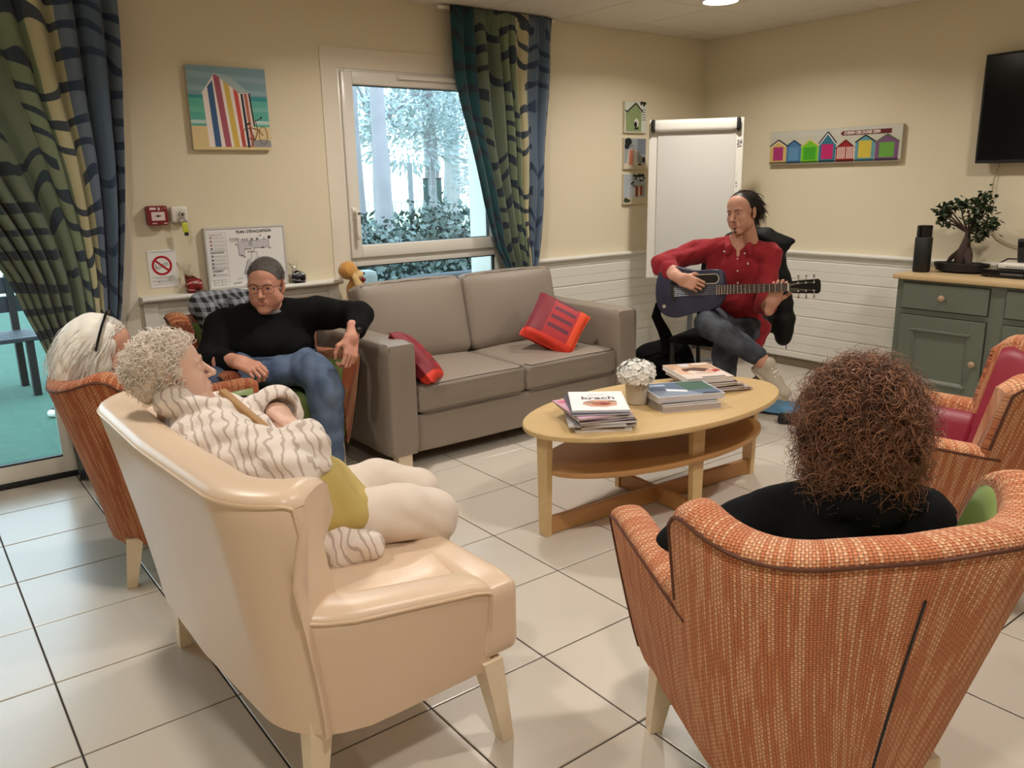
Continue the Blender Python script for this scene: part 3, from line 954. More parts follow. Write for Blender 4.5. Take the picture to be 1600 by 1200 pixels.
# ------------------------------------------------------------------ oval coffee table
TC = (2.575, 2.345); TA = math.radians(-3.7); TH = 0.455
tb = thing('coffee_table', 'oval birch coffee table with a lower shelf, stacked with magazines', 'coffee table', (*TC, 0), TA)
def oval(mb, a, b, z0, z1, c=0.004, n=72):
    prof = [(1 - c / a, z0), (1, z0 + c), (1, z1 - c), (1 - c / a, z1)]
    v = []
    for k, z in prof:
        for i in range(n):
            an = 2 * math.pi * i / n
            v.append((a * k * math.cos(an), b * k * math.sin(an), z))
    f = [tuple(range(n))[::-1], tuple(range(3 * n, 4 * n))]
    for r in range(3):
        for i in range(n):
            f.append((r * n + i, r * n + (i + 1) % n, (r + 1) * n + (i + 1) % n, (r + 1) * n + i))
    return mb.add(v, f)
oval(MB(), 0.675, 0.35, TH - 0.022, TH).build('table_top', M_BIRCH, tb, smooth=35)
oval(MB(), 0.605, 0.272, 0.262, 0.284).build('shelf', M_BIRCHDARK, tb, smooth=35)
for s in (-1, 1):
    v = []
    mb = MB()
    for z, w in ((0.001, 0.050), (TH - 0.022, 0.072)):
        for dx, dy in ((0, -w / 2), (0.026, -w / 2), (0.026, w / 2), (0, w / 2)):
            v.append((s * (0.598 + dx), dy, z))
    mb.add(v, [(0, 3, 2, 1), (4, 5, 6, 7), (0, 1, 5, 4), (1, 2, 6, 5), (2, 3, 7, 6), (3, 0, 4, 7)])
    mb.build('leg', M_BIRCH, tb)
    v = []; mb = MB()
    for z, w in ((0.001, 0.050), (TH - 0.022, 0.072)):
        for dx, dy in ((-w / 2, 0), (w / 2, 0), (w / 2, 0.026), (-w / 2, 0.026)):
            v.append((dx, s * (0.222 + dy), z))
    mb.add(v, [(0, 3, 2, 1), (4, 5, 6, 7), (0, 1, 5, 4), (1, 2, 6, 5), (2, 3, 7, 6), (3, 0, 4, 7)])
    mb.build('leg', M_BIRCH, tb)
MB().cham(-0.598, 0.598, -0.014, 0.014, 0.002, 0.072, 0.002).build('stretcher', M_BIRCHDARK, tb)
MB().cham(-0.014, 0.014, -0.222, 0.222, 0.003, 0.071, 0.002).build('stretcher', M_BIRCHDARK, tb)
# ------------------------------------------------------------------ green cabinet along the right wall
CX = 4.862; CY1 = 2.515; CY0 = 0.55; CT = 0.815
cab = thing('cabinet', 'sage green painted cabinet with a pine top against the right wall', 'cabinet', (CX, (CY0 + CY1) / 2, 0))
cy = lambda y: y - (CY0 + CY1) / 2
mb = MB()
mb.cham(0.0, 0.445, cy(CY0), cy(CY1), 0.075, CT - 0.03, 0.003)
mb.cham(0.0, 0.445, cy(CY0), cy(CY1), 0.055, 0.10, 0.004)
mb.build('carcass', M_GREENCAB, cab)
mb = MB(); mb.cham(0.004, 0.445, cy(CY0) + 0.02, cy(CY1) - 0.02, 0.0, 0.075, 0.003)
mb.build('plinth', principled('dark_recess', srgb(30, 26, 22), rough=0.8), cab)
MB().cham(-0.026, 0.470, cy(CY0) - 0.02, cy(CY1) + 0.025, CT - 0.03, CT, 0.007).build('worktop', M_TOPWOOD, cab, smooth=40)
bays = [(1.985, 2.475), (1.405, 1.895), (0.825, 1.315)]
def knob(parent, y, z, x=-0.014):
    MB().lathe([(0.006, 0), (0.008, 0.012), (0.018, 0.020), (0.020, 0.028), (0.014, 0.036), (0.001, 0.038)], 16).xf(
        Matrix.Translation((x, y, z)) @ Matrix.Rotation(-math.pi / 2, 4, 'Y')).build('knob', M_KNOB, parent, smooth=60)
M_DARKGAP = principled('shadow_gap', srgb(34, 36, 30), rough=0.9)
for (a, b) in bays:
    a, b = cy(a), cy(b)
    # thin dark sheets: shade round drawer and door put into the colour
    mb = MB()
    for (z0, z1) in ((0.615, 0.765), (0.098, 0.575)):
        mb.box(-0.0012, 0.001, a - 0.005, b + 0.005, z0 - 0.005, z1 + 0.005)
    mb.build('gap_shade', M_DARKGAP, cab)
    dr = MB().cham(-0.012, 0.001, a, b, 0.615, 0.765, 0.003).build('drawer', M_GREENCAB, cab)
    knob(dr, (a + b) / 2, 0.692)
    mb = MB()
    w = 0.085
    mb.box(-0.006, 0.001, a + 0.01, b - 0.01, 0.11, 0.565)
    mb.cham(-0.014, 0.001, a, a + w, 0.098, 0.575, 0.002); mb.cham(-0.014, 0.001, b - w, b, 0.098, 0.575, 0.002)
    mb.cham(-0.014, 0.001, a + w, b - w, 0.098, 0.098 + w, 0.002); mb.cham(-0.014, 0.001, a + w, b - w, 0.575 - w, 0.575, 0.002)
    d = mb.build('door', M_GREENCAB, cab)
    mb = MB()
    mb.prism([(-0.006, 0.575 - w - 0.014), (-0.022, 0.575 - w - 0.002), (-0.022, 0.575 - w + 0.006), (-0.013, 0.575 - w + 0.010)], 'y', a + w - 0.012, b - w + 0.012)
    mb.prism([(-0.006, 0.098 + w + 0.020), (-0.020, 0.098 + w + 0.006), (-0.022, 0.098 + w - 0.004), (-0.013, 0.098 + w - 0.008)], 'y', a + w - 0.012, b - w + 0.012)
    mb.prism([(-0.006, a + w + 0.012), (-0.018, a + w + 0.002), (-0.013, a + w - 0.006)], 'z', 0.098 + w, 0.575 - w)
    mb.prism([(-0.006, b - w - 0.012), (-0.018, b - w - 0.002), (-0.013, b - w + 0.006)], 'z', 0.098 + w, 0.575 - w)
    mb.build('moulding', M_GREENCAB, d)
    knob(d, a + 0.038, 0.335)

# things standing on the cabinet
t = thing('speaker', 'tall black round speaker standing at the left end of the cabinet top', 'speaker', (5.03, 2.465, CT))
MB().lathe([(0.046, 0.0), (0.049, 0.006), (0.049, 0.205), (0.047, 0.208)], 32).build('body', M_BLACK, t, smooth=40)
MB().lathe([(0.0435, 0.205), (0.0435, 0.275), (0.040, 0.279), (0.036, 0.276)], 32).build('cap', M_BLACKGLOSS, t, smooth=40)
MB().lathe([(0.0480, 0.2055), (0.0480, 0.2085)], 32).build('ring', M_STEELGREY, t, smooth=40)

bp = thing('bonsai', 'dark green bonsai tree with a bulging root in a flat black pot', 'bonsai', (5.15, 2.285, CT))
mb = MB()
pr = [(0.10, 0.0), (0.145, 0.012), (0.158, 0.045), (0.160, 0.055), (0.150, 0.055), (0.146, 0.044)]
mb.lathe(pr, 36); mb.v = [(x * 0.62, y * 1.0, z) for x, y, z in mb.v]
mb.build('pot', M_BLACK, bp, smooth=40)
mb = MB(); mb.lathe([(0.147, 0.040), (0.11, 0.049), (0.05, 0.056), (0.001, 0.058)], 36); mb.v = [(x * 0.62, y, z) for x, y, z in mb.v]
mb.build('soil', principled('dark_soil', srgb(40, 36, 32), rough=0.95, bump=0.6, bump_scale=120), bp, smooth=60)
M_BARK = principled('bonsai_bark', srgb(66, 50, 44), rough=0.8, bump=0.5, bump_scale=90)
mb = MB()
mb.tube([(0, 0.015, 0.05), (0.0, 0.0, 0.10), (0.0, -0.012, 0.16), (0, -0.018, 0.215), (0, -0.018, 0.25)], [0.030, 0.038, 0.028, 0.016, 0.012], 12)
mb.tube([(0.0, 0.085, 0.048), (0.0, 0.062, 0.085), (0.0, 0.025, 0.112), (0, -0.008, 0.16)], [0.010, 0.014, 0.020, 0.014], 10)
mb.tube([(0.03, 0.035, 0.045), (0.02, 0.025, 0.09), (0.005, 0.0, 0.14)], [0.012, 0.016, 0.014], 10)
mb.tube([(-0.02, -0.05, 0.05), (-0.005, -0.034, 0.10), (0, -0.03, 0.135), (0, -0.02, 0.17)], [0.018, 0.028, 0.022, 0.012], 10)
mb.build('trunk', M_BARK, bp, smooth=70)
rg = random.Random(5)
mb = MB(); tips = []
for (ty, tz, tx) in ((0.13, 0.30, 0.0), (0.165, 0.345, 0.02), (0.10, 0.385, -0.02), (0.05, 0.40, 0.02), (0.0, 0.405, -0.02), (-0.03, 0.37, 0.03), (-0.07, 0.43, 0.0),
                     (-0.10, 0.46, 0.01), (-0.125, 0.38, -0.01), (-0.14, 0.31, 0.02), (-0.11, 0.26, 0.0), (-0.155, 0.265, 0.0), (-0.08, 0.205, 0.01), (0.14, 0.375, -0.02), (-0.05, 0.33, -0.03)):
    a = Vector((0, -0.018, 0.235)); e = Vector((tx, ty, tz)); m = (a + e) / 2 + Vector((0, 0.012 * (1 if ty > 0 else -1), 0.012))
    mb.tube([a, m, e], [0.0065, 0.0045, 0.002], 6); tips.append((m, e))
mb.build('branches', M_BARK, bp, smooth=70)
mb = MB()
def leaf(mb, c, d, up, L, w):
    d = d.normalized(); s = d.cross(up).normalized() * w; n = s.cross(d).normalized() * (w * 0.35)
    mb.add([c, c + d * L * 0.35 + s + n, c + d * L * 0.75 + s * 0.7 + n, c + d * L, c + d * L * 0.75 - s * 0.7 + n, c + d * L * 0.35 - s + n, c + d * L * 0.5 - n * 0.3],
           [(0, 1, 6), (1, 2, 6), (2, 3, 6), (3, 4, 6), (4, 5, 6), (5, 0, 6)])
for m, e in tips:
    for k in range(34):
        f = rg.uniform(0.55, 1.08); c = m.lerp(e, f) + Vector((rg.gauss(0, 0.020), rg.gauss(0, 0.021), rg.gauss(0, 0.017)))
        d = Vector((rg.gauss(0, 1), rg.gauss(0, 1), rg.gauss(0.1, 0.7)))
        leaf(mb, c, d, Vector((rg.gauss(0, .4), rg.gauss(0, .4), 1)), rg.uniform(0.030, 0.046), rg.uniform(0.009, 0.014))
mb.build('foliage', principled('bonsai_leaf', srgb(46, 62, 34), rough=0.45), bp, kind='stuff')

t = thing('set_top_box', 'flat black set-top box on the cabinet with a white box on it', 'electronics', (5.10, 1.985, CT))
MB().cham(-0.09, 0.09, -0.125, 0.125, 0.004, 0.045, 0.004).build('case', M_BLACKGLOSS, t)
MB().cham(-0.0915, -0.0895, -0.10, 0.02, 0.018, 0.028, 0.0005).build('display', M_STEELGREY, t)
for a in (-1, 1):
    for b in (-1, 1): MB().lathe([(0.008, 0), (0.008, 0.006)], 10, (a * 0.07, b * 0.10, 0)).build('foot', M_BLACK, t)
t = thing('router', 'white router box lying on the black set-top box', 'electronics', (5.12, 1.955, CT + 0.0455))
MB().rbox(0.12, 0.185, 0.036, 0.010, 5, c=(0, 0, 0.018)).build('case', M_PVC, t, smooth=50)
mb = MB()
for k in range(7): mb.box(-0.0612, -0.0600, -0.06 + 0.016 * k, -0.052 + 0.016 * k, 0.014, 0.018)
mb.build('vents', M_STEELGREY, t)
t = thing('phone_handset', 'black cordless phone standing upright behind the set-top box', 'phone', (5.13, 1.945, CT + 0.0818))
o = MB().rbox(0.022, 0.048, 0.135, 0.007, 5, c=(0, 0, 0.0675)).build('handset', M_BLACK, t, smooth=50); t.rotation_euler = (math.radians(-5), 0, 0)
MB().box(-0.0116, -0.0108, -0.016, 0.016, 0.085, 0.115).build('screen', M_BLACKGLOSS, t)
t = thing('media_player', 'grey and black media box at the right edge of the cabinet top', 'electronics', (5.10, 1.72, CT))
MB().cham(-0.10, 0.10, -0.12, 0.12, 0.004, 0.030, 0.004).build('lower_case', M_BLACK, t)
MB().cham(-0.095, 0.095, -0.115, 0.115, 0.030, 0.060, 0.004).build('upper_case', M_STEELGREY, t)
mb = MB()
rg = random.Random(3)
for k in range(9):
    pts = []
    for i in range(9):
        a = i / 8 * math.pi
        pts.append((5.20 + rg.uniform(-0.02, 0.02), 1.80 + 0.11 * math.cos(a) + rg.uniform(-.02, .02), CT + 0.062 + (0.03 + 0.05 * rg.random()) * math.sin(a)))
    mb.tube(pts, 0.0035, 6)
tag(mb.build('cable_bundle', M_STEELGREY, None, smooth=60), 'tangle of grey cables lying behind the boxes on the cabinet', 'cable')
mb = MB(); mb.tube([(5.21, 2.125, CT + 0.006), (5.21, 2.10, CT + 0.06), (5.20, 2.05, CT + 0.092), (5.20, 1.99, CT + 0.094), (5.20, 1.965, CT + 0.06), (5.20, 1.955, CT + 0.006)], 0.0045, 8)
tag(mb.build('power_cable', M_BLACK, None, smooth=60), 'thin black cable looping up beside the bonsai pot', 'cable')

# television and its cable
tv = thing('television', 'black flat television hung high on the right wall', 'television', (5.285, 1.80, 1.447))
MB().rbox(0.038, 1.06, 0.615, 0.010, 5, c=(0, 0, 0.3075)).build('case', M_BLACK, tv, smooth=50)
MB().box(-0.0200, -0.0188, -0.515, 0.515, 0.022, 0.600).build('screen', M_BLACKGLOSS, tv)
MB().cham(0.018, 0.064, -0.15, 0.15, 0.2, 0.42, 0.004).build('bracket', M_STEELGREY, tv)
mb = MB(); mb.tube([(5.335, 2.21, 1.46), (5.338, 2.235, 1.35), (5.338, 2.235, 1.25), (5.338, 2.245, 1.17), (5.338, 2.235, 1.09), (5.338, 2.185, 1.02), (5.338, 2.12, 0.985), (5.338, 2.0, 0.95)], 0.0035, 6)
tag(mb.build('television_cable', principled('cream_cable', srgb(176, 166, 138), rough=0.6), None, smooth=60), 'pale cable hanging down the wall below the television', 'cable')

# ------------------------------------------------------------------ flip chart in the corner
BD = Vector((-0.765, -0.644, 0)); BU = Vector((0.644, -0.765, 0))   # normal towards the room, board direction to the right
fc_ang = math.atan2(BU.y, BU.x)
fcx, fcy = 4.64, 3.935
fc = thing('flipchart', 'white mobile flipchart with blank paper standing in the corner behind the guitarist', 'flipchart', (fcx, fcy, 0), fc_ang)
# local: x along the board, -y towards the room
tilt = Matrix.Translation((0, 0, 0.66)) @ Matrix.Rotation(math.radians(-2.0), 4, 'X') @ Matrix.Translation((0, 0, -0.66))
b = MB().cham(-0.325, 0.325, -0.012, 0.012, 0.69, 1.80, 0.006).xf(tilt).build('board', M_WHITE, fc)
mb = MB(); mb.rbox(0.60, 0.05, 0.082, 0.024, 6, c=(-0.004, -0.035, 1.755)); mb.xf(tilt).build('clamp_bar', M_WHITE, fc, smooth=50)
for s in (-1, 1):
    MB().rbox(0.030, 0.054, 0.088, 0.024, 6, c=(s * 0.290 - 0.004, -0.035, 1.755)).xf(tilt).build('end_cap', M_BLACK, fc, smooth=50)
MB().box(-0.262, 0.272, -0.021, -0.013, 0.72, 1.735).xf(tilt).build('paper_pad', M_FLIP, fc)
P0 = tilt @ Vector((0, -0.0125, 0)); 
ink = (30, 32, 38)
UU, VV = Vector((1, 0, 0)), (tilt.to_3x3() @ Vector((0, 0, 1)))
OO = tilt @ Vector((0, -0.0125, 0.66)) 
pl = []
for st in ([(0.282, 1.065), (0.290, 1.045), (0.300, 1.066)], [(0.304, 1.028), (0.306, 1.018)], [(0.283, 0.985), (0.291, 0.988), (0.290, 0.972), (0.284, 0.955), (0.294, 0.958)],
           [(0.300, 0.986), (0.301, 0.956)], [(0.311, 0.992), (0.312, 0.962)], [(0.300, 0.972), (0.312, 0.976)], [(0.284, 0.942), (0.315, 0.948)],
           [(0.284, 0.705), (0.289, 0.698), (0.284, 0.690)], [(0.285, 0.672), (0.290, 0.680)], [(0.284, 0.762), (0.287, 0.760)]):
    pl += [(q, ink) for q in strokes(st, 0.005)]
hw = decal('handwriting', pl, fc, OO, UU, VV, step=0.00001); hw['kind'] = 'stuff'
MB().tube([(0, 0.05, 0.06), (0, 0.05, 0.72), (0, 0.075, 1.1)], 0.020, 16).build('column', M_STEELGREY, fc, smooth=50)
for k in range(5):
    a = 2 * math.pi * k / 5 + 0.3
    mb = MB(); mb.tube([(0.02 * math.cos(a), 0.03 + 0.02 * math.sin(a), 0.085), (0.30 * math.cos(a), 0.03 + 0.30 * math.sin(a), 0.062)], [0.022, 0.014], 8, flat=0.7)
    f = mb.build('base_arm', M_STEELGREY, fc, smooth=50)
    MB().lathe([(0.026, -0.010), (0.026, 0.010)], 16).xf(Matrix.Translation((0.30 * math.cos(a), 0.03 + 0.30 * math.sin(a), 0.027)) @ Matrix.Rotation(a + 1.57, 4, 'Z') @ Matrix.Rotation(math.pi / 2, 4, 'Y')).build('castor', M_BLACK, f, smooth=40)

# ------------------------------------------------------------------ wall pictures and signs
def canvas(name, label, cat, x0, x1, z0, z1, depth, edge=None, group=None):
    """box hung on the back wall, local origin bottom-left of the front face"""
    t = thing(name, label, cat, (x0, YB - depth, z0), 0, group)
    MB().cham(0, x1 - x0, 0, depth - 0.0015, 0, z1 - z0, 0.002).build('panel', edge or M_PAPER, t)
    return t
X3, Z3 = (1, 0, 0), (0, 0, 1)
t = canvas('canvas_picture', 'square canvas of a striped beach hut with a bicycle, left of the window', 'picture', 1.352, 1.762, 1.592, 2.000, 0.030, principled('canvas_edge', srgb(196, 190, 170), rough=0.8))
s = 0.41
def F(p): return [(a / 1000 * s, (1000 - b) / 1000 * s) for a, b in p]
pl = [(rect(0.001, 0.001, s - 0.001, s - 0.001), (128, 160, 172))]
pl += [(F([(0, 60), (1000, 120), (1000, 180), (0, 140)]), (142, 172, 182)), (F([(0, 230), (1000, 280), (1000, 330), (0, 300)]), (146, 176, 184)),
       (F([(0, 345), (1000, 345), (1000, 720), (0, 720)]), (92, 176, 160)), (F([(0, 345), (1000, 345), (1000, 400), (0, 385)]), (58, 148, 152)),
       (F([(0, 480), (300, 500), (300, 560), (0, 550)]), (110, 190, 168)), (F([(740, 480), (1000, 470), (1000, 530), (740, 540)]), (120, 186, 180)),
       (F([(0, 640), (1000, 640), (1000, 690), (0, 690)]), (170, 206, 200)), (F([(0, 655), (300, 665), (300, 672), (0, 664)]), (228, 232, 226)), (F([(760, 650), (1000, 655), (1000, 664), (760, 660)]), (228, 232, 226)),
       (F([(0, 715), (1000, 715), (1000, 1000), (0, 1000)]), (222, 200, 150)),
       (F([(345, 100), (380, 85), (560, 130), (770, 305), (640, 320)]), (168, 186, 190)),      # far roof slope
       (F([(640, 310), (775, 305), (800, 960), (650, 960)]), (226, 214, 206)),
       (F([(175, 345), (350, 95), (650, 320), (675, 965), (200, 965)]), (240, 228, 222)),      # striped front
       (F([(160, 330), (345, 80), (360, 110), (190, 345)]), (236, 228, 224)),
       (F([(240, 245), (300, 175), (345, 965), (245, 965)][0:1] + [(310, 165), (350, 965), (272, 965)]), (62, 98, 140)),
       (F([(325, 110), (345, 92), (402, 130), (478, 965), (400, 965)]), (168, 88, 104)),
       (F([(445, 165), (512, 215), (588, 965), (512, 965)]), (216, 184, 88)),
       (F([(562, 255), (622, 300), (668, 965), (618, 965)]), (206, 84, 74)),
       (F([(652, 315), (680, 315), (722, 965), (690, 965)]), (34, 40, 62)), (F([(695, 312), (735, 310), (772, 965), (740, 965)]), (186, 106, 88)),
       (F([(752, 306), (775, 306), (806, 700), (790, 720)]), (64, 28, 36))]
def bike(pts, w, c): return [(F(q), c) for q in strokes(pts, w)]
bc = (112, 70, 44)
ring_ = lambda cx, cy_, rx, ry: [(cx + rx * math.cos(a * 0.349), cy_ + ry * math.sin(a * 0.349)) for a in range(19)]
pl += [(F([(750, 880), (900, 870), (1000, 885), (1000, 965), (780, 965)]), (150, 150, 152))]
pl += bike(ring_(700, 850, 72, 120), 9, bc) + bike(ring_(905, 820, 55, 110), 8, bc)
pl += bike([(700, 850), (790, 880), (840, 750), (735, 720), (790, 880)], 11, (140, 76, 40)) + bike([(840, 750), (905, 820)], 9, bc) + bike([(840, 750), (815, 640), (780, 655)], 8, bc) + bike([(815, 640), (890, 610)], 8, (40, 30, 28))
pl += bike([(690, 690), (745, 670)], 20, (60, 34, 26)) + [(F(disc2(893, 600, 12, 14, 10)), (34, 28, 28))]
decal('print', pl, t, (0, 0, 0), X3, Z3, step=0.00003)

def postcard(label, z0, z1, pl):
    t = canvas('small_picture', label, 'picture', 4.445, 4.672, z0, z1, 0.022, principled('card_edge', srgb(208, 200, 178), rough=0.8), 'three small beach pictures')
    k = 0.227
    pl = [([(a / 100 * k, b / 100 * k) for a, b in p], c) for p, c in pl]
    decal('print', pl, t, (0, 0, 0), X3, Z3, step=0.00006)
black = (28, 30, 32)
postcard('small picture with a green gabled hut, topmost of three by the flipchart', 1.728, 1.948,
    [(rect(1, 1, 99, 96), (214, 216, 204)), ([(6, 4), (76, 4), (76, 66), (48, 92), (10, 66), (4, 60)], (142, 160, 112))] +
    [(q, black) for q in strokes([(2, 70), (10, 64), (50, 92), (82, 66)], 5)] + [(disc2(54, 32, 10, 13), (222, 220, 210)), (disc2(50, 26, 7, 9), black), ([(44, 10), (64, 12), (62, 18), (46, 16)], black)] +
    [(q, black) for q in strokes([(72, 88), (80, 96)], 9) + strokes([(84, 84), (94, 95)], 8) + strokes([(70, 94), (97, 93)], 7)] + [(q, (70, 72, 64)) for y in (40, 48, 56, 64, 72) for q in strokes([(78, y), (94, y + 2)], 2)])
postcard('small picture with a pink hut and grey sky, middle of three by the flipchart', 1.470, 1.692,
    [(rect(1, 1, 99, 96), (150, 156, 160)), ([(60, 50), (99, 45), (99, 96), (60, 96)], (120, 126, 138)), (rect(1, 1, 99, 18), (206, 196, 172)), ([(10, 16), (20, 62), (44, 64), (44, 16)], (198, 188, 182)), ([(20, 14), (24, 60), (40, 60), (40, 12)], (198, 122, 100)), ([(44, 14), (46, 64), (60, 60), (62, 14)], (220, 214, 208)),
     (disc2(18, 86, 16, 12), black), (disc2(12, 72, 11, 9), black), (disc2(90, 30, 7, 9), (50, 40, 42)), (disc2(72, 14, 9, 3), (64, 54, 50))] + [(q, black) for q in strokes([(20, 72), (40, 74)], 2)])
postcard('small picture with grey and rust huts, lowest of three by the flipchart', 1.214, 1.438,
    [(rect(1, 1, 99, 96), (166, 176, 184)), (rect(1, 1, 99, 22), (214, 200, 172)), ([(14, 22), (14, 58), (28, 66), (44, 58), (44, 20)], (176, 180, 190)), ([(34, 18), (36, 50), (50, 58), (54, 58), (54, 20)], (216, 218, 224)), ([(54, 24), (54, 58), (88, 60), (88, 28)], (150, 82, 64)), ([(68, 26), (68, 58), (74, 58), (76, 26)], (226, 206, 186)), ([(54, 24), (54, 58), (60, 58), (60, 24)], (112, 48, 44)),
     (disc2(10, 14, 10, 8), (52, 62, 44)), (disc2(16, 12, 14, 6), (58, 66, 46))] + [(disc2(x, y, r, r * .7, 10), black) for x, y, r in ((46, 92, 6), (58, 90, 7), (72, 92, 9), (86, 92, 8), (94, 84, 5), (54, 82, 5), (76, 76, 6), (42, 70, 5), (36, 66, 5), (88, 76, 4))] + [(q, black) for q in strokes([(40, 62), (54, 56)], 3)])

# fire call point, key switch, no smoking notice, evacuation plan
M_REDP = principled('red_plastic', srgb(126, 28, 32), rough=0.4)
t = thing('fire_call_point', 'dark red fire alarm call point box on the wall above the no-smoking notice', 'fire alarm', (1.083, YB, 1.222))
MB().rbox(0.098, 0.052, 0.096, 0.006, 5, c=(0.049, -0.026, 0.048)).build('case', M_REDP, t, smooth=50)
g = lambda x, y: (x, y)
decal('print', [(rect(0.018, 0.024, 0.082, 0.066), (226, 206, 204)), (rect(0.012, 0.077, 0.042, 0.088), (230, 210, 206)), (disc2(0.056, 0.081, 0.006, 0.008), (220, 190, 190)), (disc2(0.070, 0.079, 0.002), (220, 190, 190)), (disc2(0.086, 0.084, 0.003), (220, 190, 190)),
      (disc2(0.050, 0.046, 0.006), (40, 34, 36)), ([(0.034, 0.046), (0.042, 0.042), (0.042, 0.050)], (40, 34, 36)), ([(0.066, 0.046), (0.058, 0.042), (0.058, 0.050)], (40, 34, 36)),
      (rect(0.018, 0.008, 0.040, 0.013), (222, 196, 194)), (rect(0.074, 0.007, 0.090, 0.012), (222, 196, 194))], t, (0, -0.052, 0), X3, Z3, step=0.0002)
t = thing('key_switch', 'white key switch with keys and a yellow tag hanging from it', 'key switch', (1.200, YB, 1.231))
MB().rbox(0.082, 0.044, 0.082, 0.012, 6, c=(0.041, -0.022, 0.041)).build('case', M_PVC, t, smooth=50)
MB().lathe([(0.014, 0), (0.014, 0.012), (0.009, 0.014)], 16).xf(Matrix.Translation((0.048, -0.044, 0.044)) @ Matrix.Rotation(math.pi / 2, 4, 'X')).build('barrel', M_CHROME, t, smooth=40)
t2 = thing('key_ring', 'yellow tagged keys hanging from the white key switch', 'keys', (1.248, YB - 0.062, 1.231 + 0.040))
mb = MB(); mb.box(-0.009, 0.009, -0.001, 0.001, -0.022, 0.010); mb.box(-0.004, 0.004, -0.001, 0.016, -0.006, 0.006)
mb.build('key', M_CHROME, t2)
mb = MB(); mb.tube([(-0.004 + 0.017 * math.cos(a * 0.3307), 0.0, -0.034 + 0.017 * math.sin(a * 0.3307)) for a in range(20)], 0.0014, 6, cap=False); mb.build('ring', M_BLACK, t2)
mb = MB(); mb.rbox(0.028, 0.006, 0.052, 0.003, 3, c=(0.006, -0.004, -0.066), rot=(0, -0.08, 0)); mb.build('tag', principled('yellow_tag', srgb(196, 204, 62), rough=0.5), t2, smooth=50)
mb = MB(); mb.rbox(0.020, 0.0065, 0.018, 0.002, 3, c=(0.009, -0.004, -0.098), rot=(0, -0.08, 0)); mb.build('tag_end', M_BLACK, t2, smooth=50)

t = thing('no_smoking_notice', 'white paper notice with a red no-smoking symbol on the wall', 'sign', (1.068, YB - 0.0024, 0.905))
MB().box(0, 0.140, -0.0006, 0.002, 0, 0.192).build('sheet', M_PAPER, t)
cx, cyy, R0, R1 = 0.066, 0.112, 0.050, 0.039
red = (178, 22, 34); gry = (96, 98, 100)
n = 32
pl = []
pl += [(q, gry) for q in strokes([(0.034, 0.100), (0.043, 0.094), (0.094, 0.116), (0.090, 0.125), (0.034, 0.100)], 0.003)] + [(q, gry) for q in strokes([(0.038, 0.122), (0.033, 0.114), (0.040, 0.110), (0.036, 0.104)], 0.003)]
for k in range(n):
    a, b_ = 2 * math.pi * k / n, 2 * math.pi * (k + 1) / n
    pl.append(([(cx + R1 * math.cos(a), cyy + R1 * math.sin(a)), (cx + R0 * math.cos(a), cyy + R0 * math.sin(a)), (cx + R0 * math.cos(b_), cyy + R0 * math.sin(b_)), (cx + R1 * math.cos(b_), cyy + R1 * math.sin(b_))], red))
pl += [(q, red) for q in strokes([(cx - 0.033, cyy + 0.029), (cx + 0.033, cyy - 0.029)], 0.010)]
for (y, x0, x1, w) in ((0.180, 0.018, 0.112, 0.0030), (0.052, 0.012, 0.118, 0.0022), (0.045, 0.030, 0.105, 0.0022), (0.034, 0.012, 0.118, 0.0022), (0.027, 0.036, 0.052, 0.005), (0.026, 0.056, 0.105, 0.0022), (0.016, 0.016, 0.115, 0.0016)):
    x = x0; rg = random.Random(int(y * 1e5))
    while x < x1:
        w_ = rg.uniform(0.004, 0.012); pl.append((rect(x, y, min(x + w_, x1), y + w), (150, 150, 154))); x += w_ + 0.002
decal('print', pl, t, (0, -0.0006, 0), X3, Z3, step=0.00001)

t = thing('evacuation_plan', 'framed evacuation floor plan leaning on the ledge behind the seated man', 'sign', (1.352, YB - 0.034, 0.870))
PW, PH = 0.440, 0.325
mb = MB(); mb.cham(0, PW, 0, 0.030, 0, PH, 0.002); mb.build('backing', principled('plan_frame_grey', srgb(188, 182, 176), rough=0.4), t)
MB().box(0.010, PW - 0.010, -0.001, 0.001, 0.010, PH - 0.010).build('sheet', M_PAPER, t)
mb = MB(); mb.cham(0, PW, -0.004, 0.004, 0, 0.010, 0.001); mb.cham(0, PW, -0.004, 0.004, PH - 0.010, PH, 0.001); mb.cham(0, 0.010, -0.004, 0.004, 0.01, PH - 0.01, 0.001); mb.cham(PW - 0.010, PW, -0.004, 0.004, 0.01, PH - 0.01, 0.001)
mb.build('frame', principled('plan_frame_silver', srgb(200, 196, 192), rough=0.3), t)
pl = []; rg = random.Random(11)
dk = (70, 70, 76); md = (120, 118, 124); lt = (176, 172, 178); rd = (150, 84, 84)
def ln(p, w=0.0012, c=dk): return [(q, c) for q in strokes(p, w)]
pl += ln([(0.022, 0.300), (0.112, 0.300)], 0.001, lt) + ln([(0.112, 0.300), (0.112, 0.030)], 0.001, md) + ln([(0.022, 0.300), (0.022, 0.030)], 0.001, lt)
yy = 0.272
icons = [rd, rd, rd, dk, None, dk, dk, dk, dk, None, dk]
for k, ic in enumerate(icons):
    y = 0.268 - k * 0.0195
    if ic is None: pl += ln([(0.022, y + 0.014), (0.112, y + 0.014)], 0.0012, md); continue
    pl.append((rect(0.028, y, 0.038, y + 0.011), ic)); pl.append((rect(0.031, y + 0.003, 0.035, y + 0.006), (220, 214, 218)))
    for j in range(2):
        x = 0.043
        while x < 0.103:
            w_ = rg.uniform(0.004, 0.012); pl.append((rect(x, y + 0.001 + j * 0.005, min(x + w_, 0.106), y + 0.0028 + j * 0.005), lt)); x += w_ + 0.0015
    pl += ln([(0.040, y - 0.004), (0.112, y - 0.004)], 0.0008, lt)
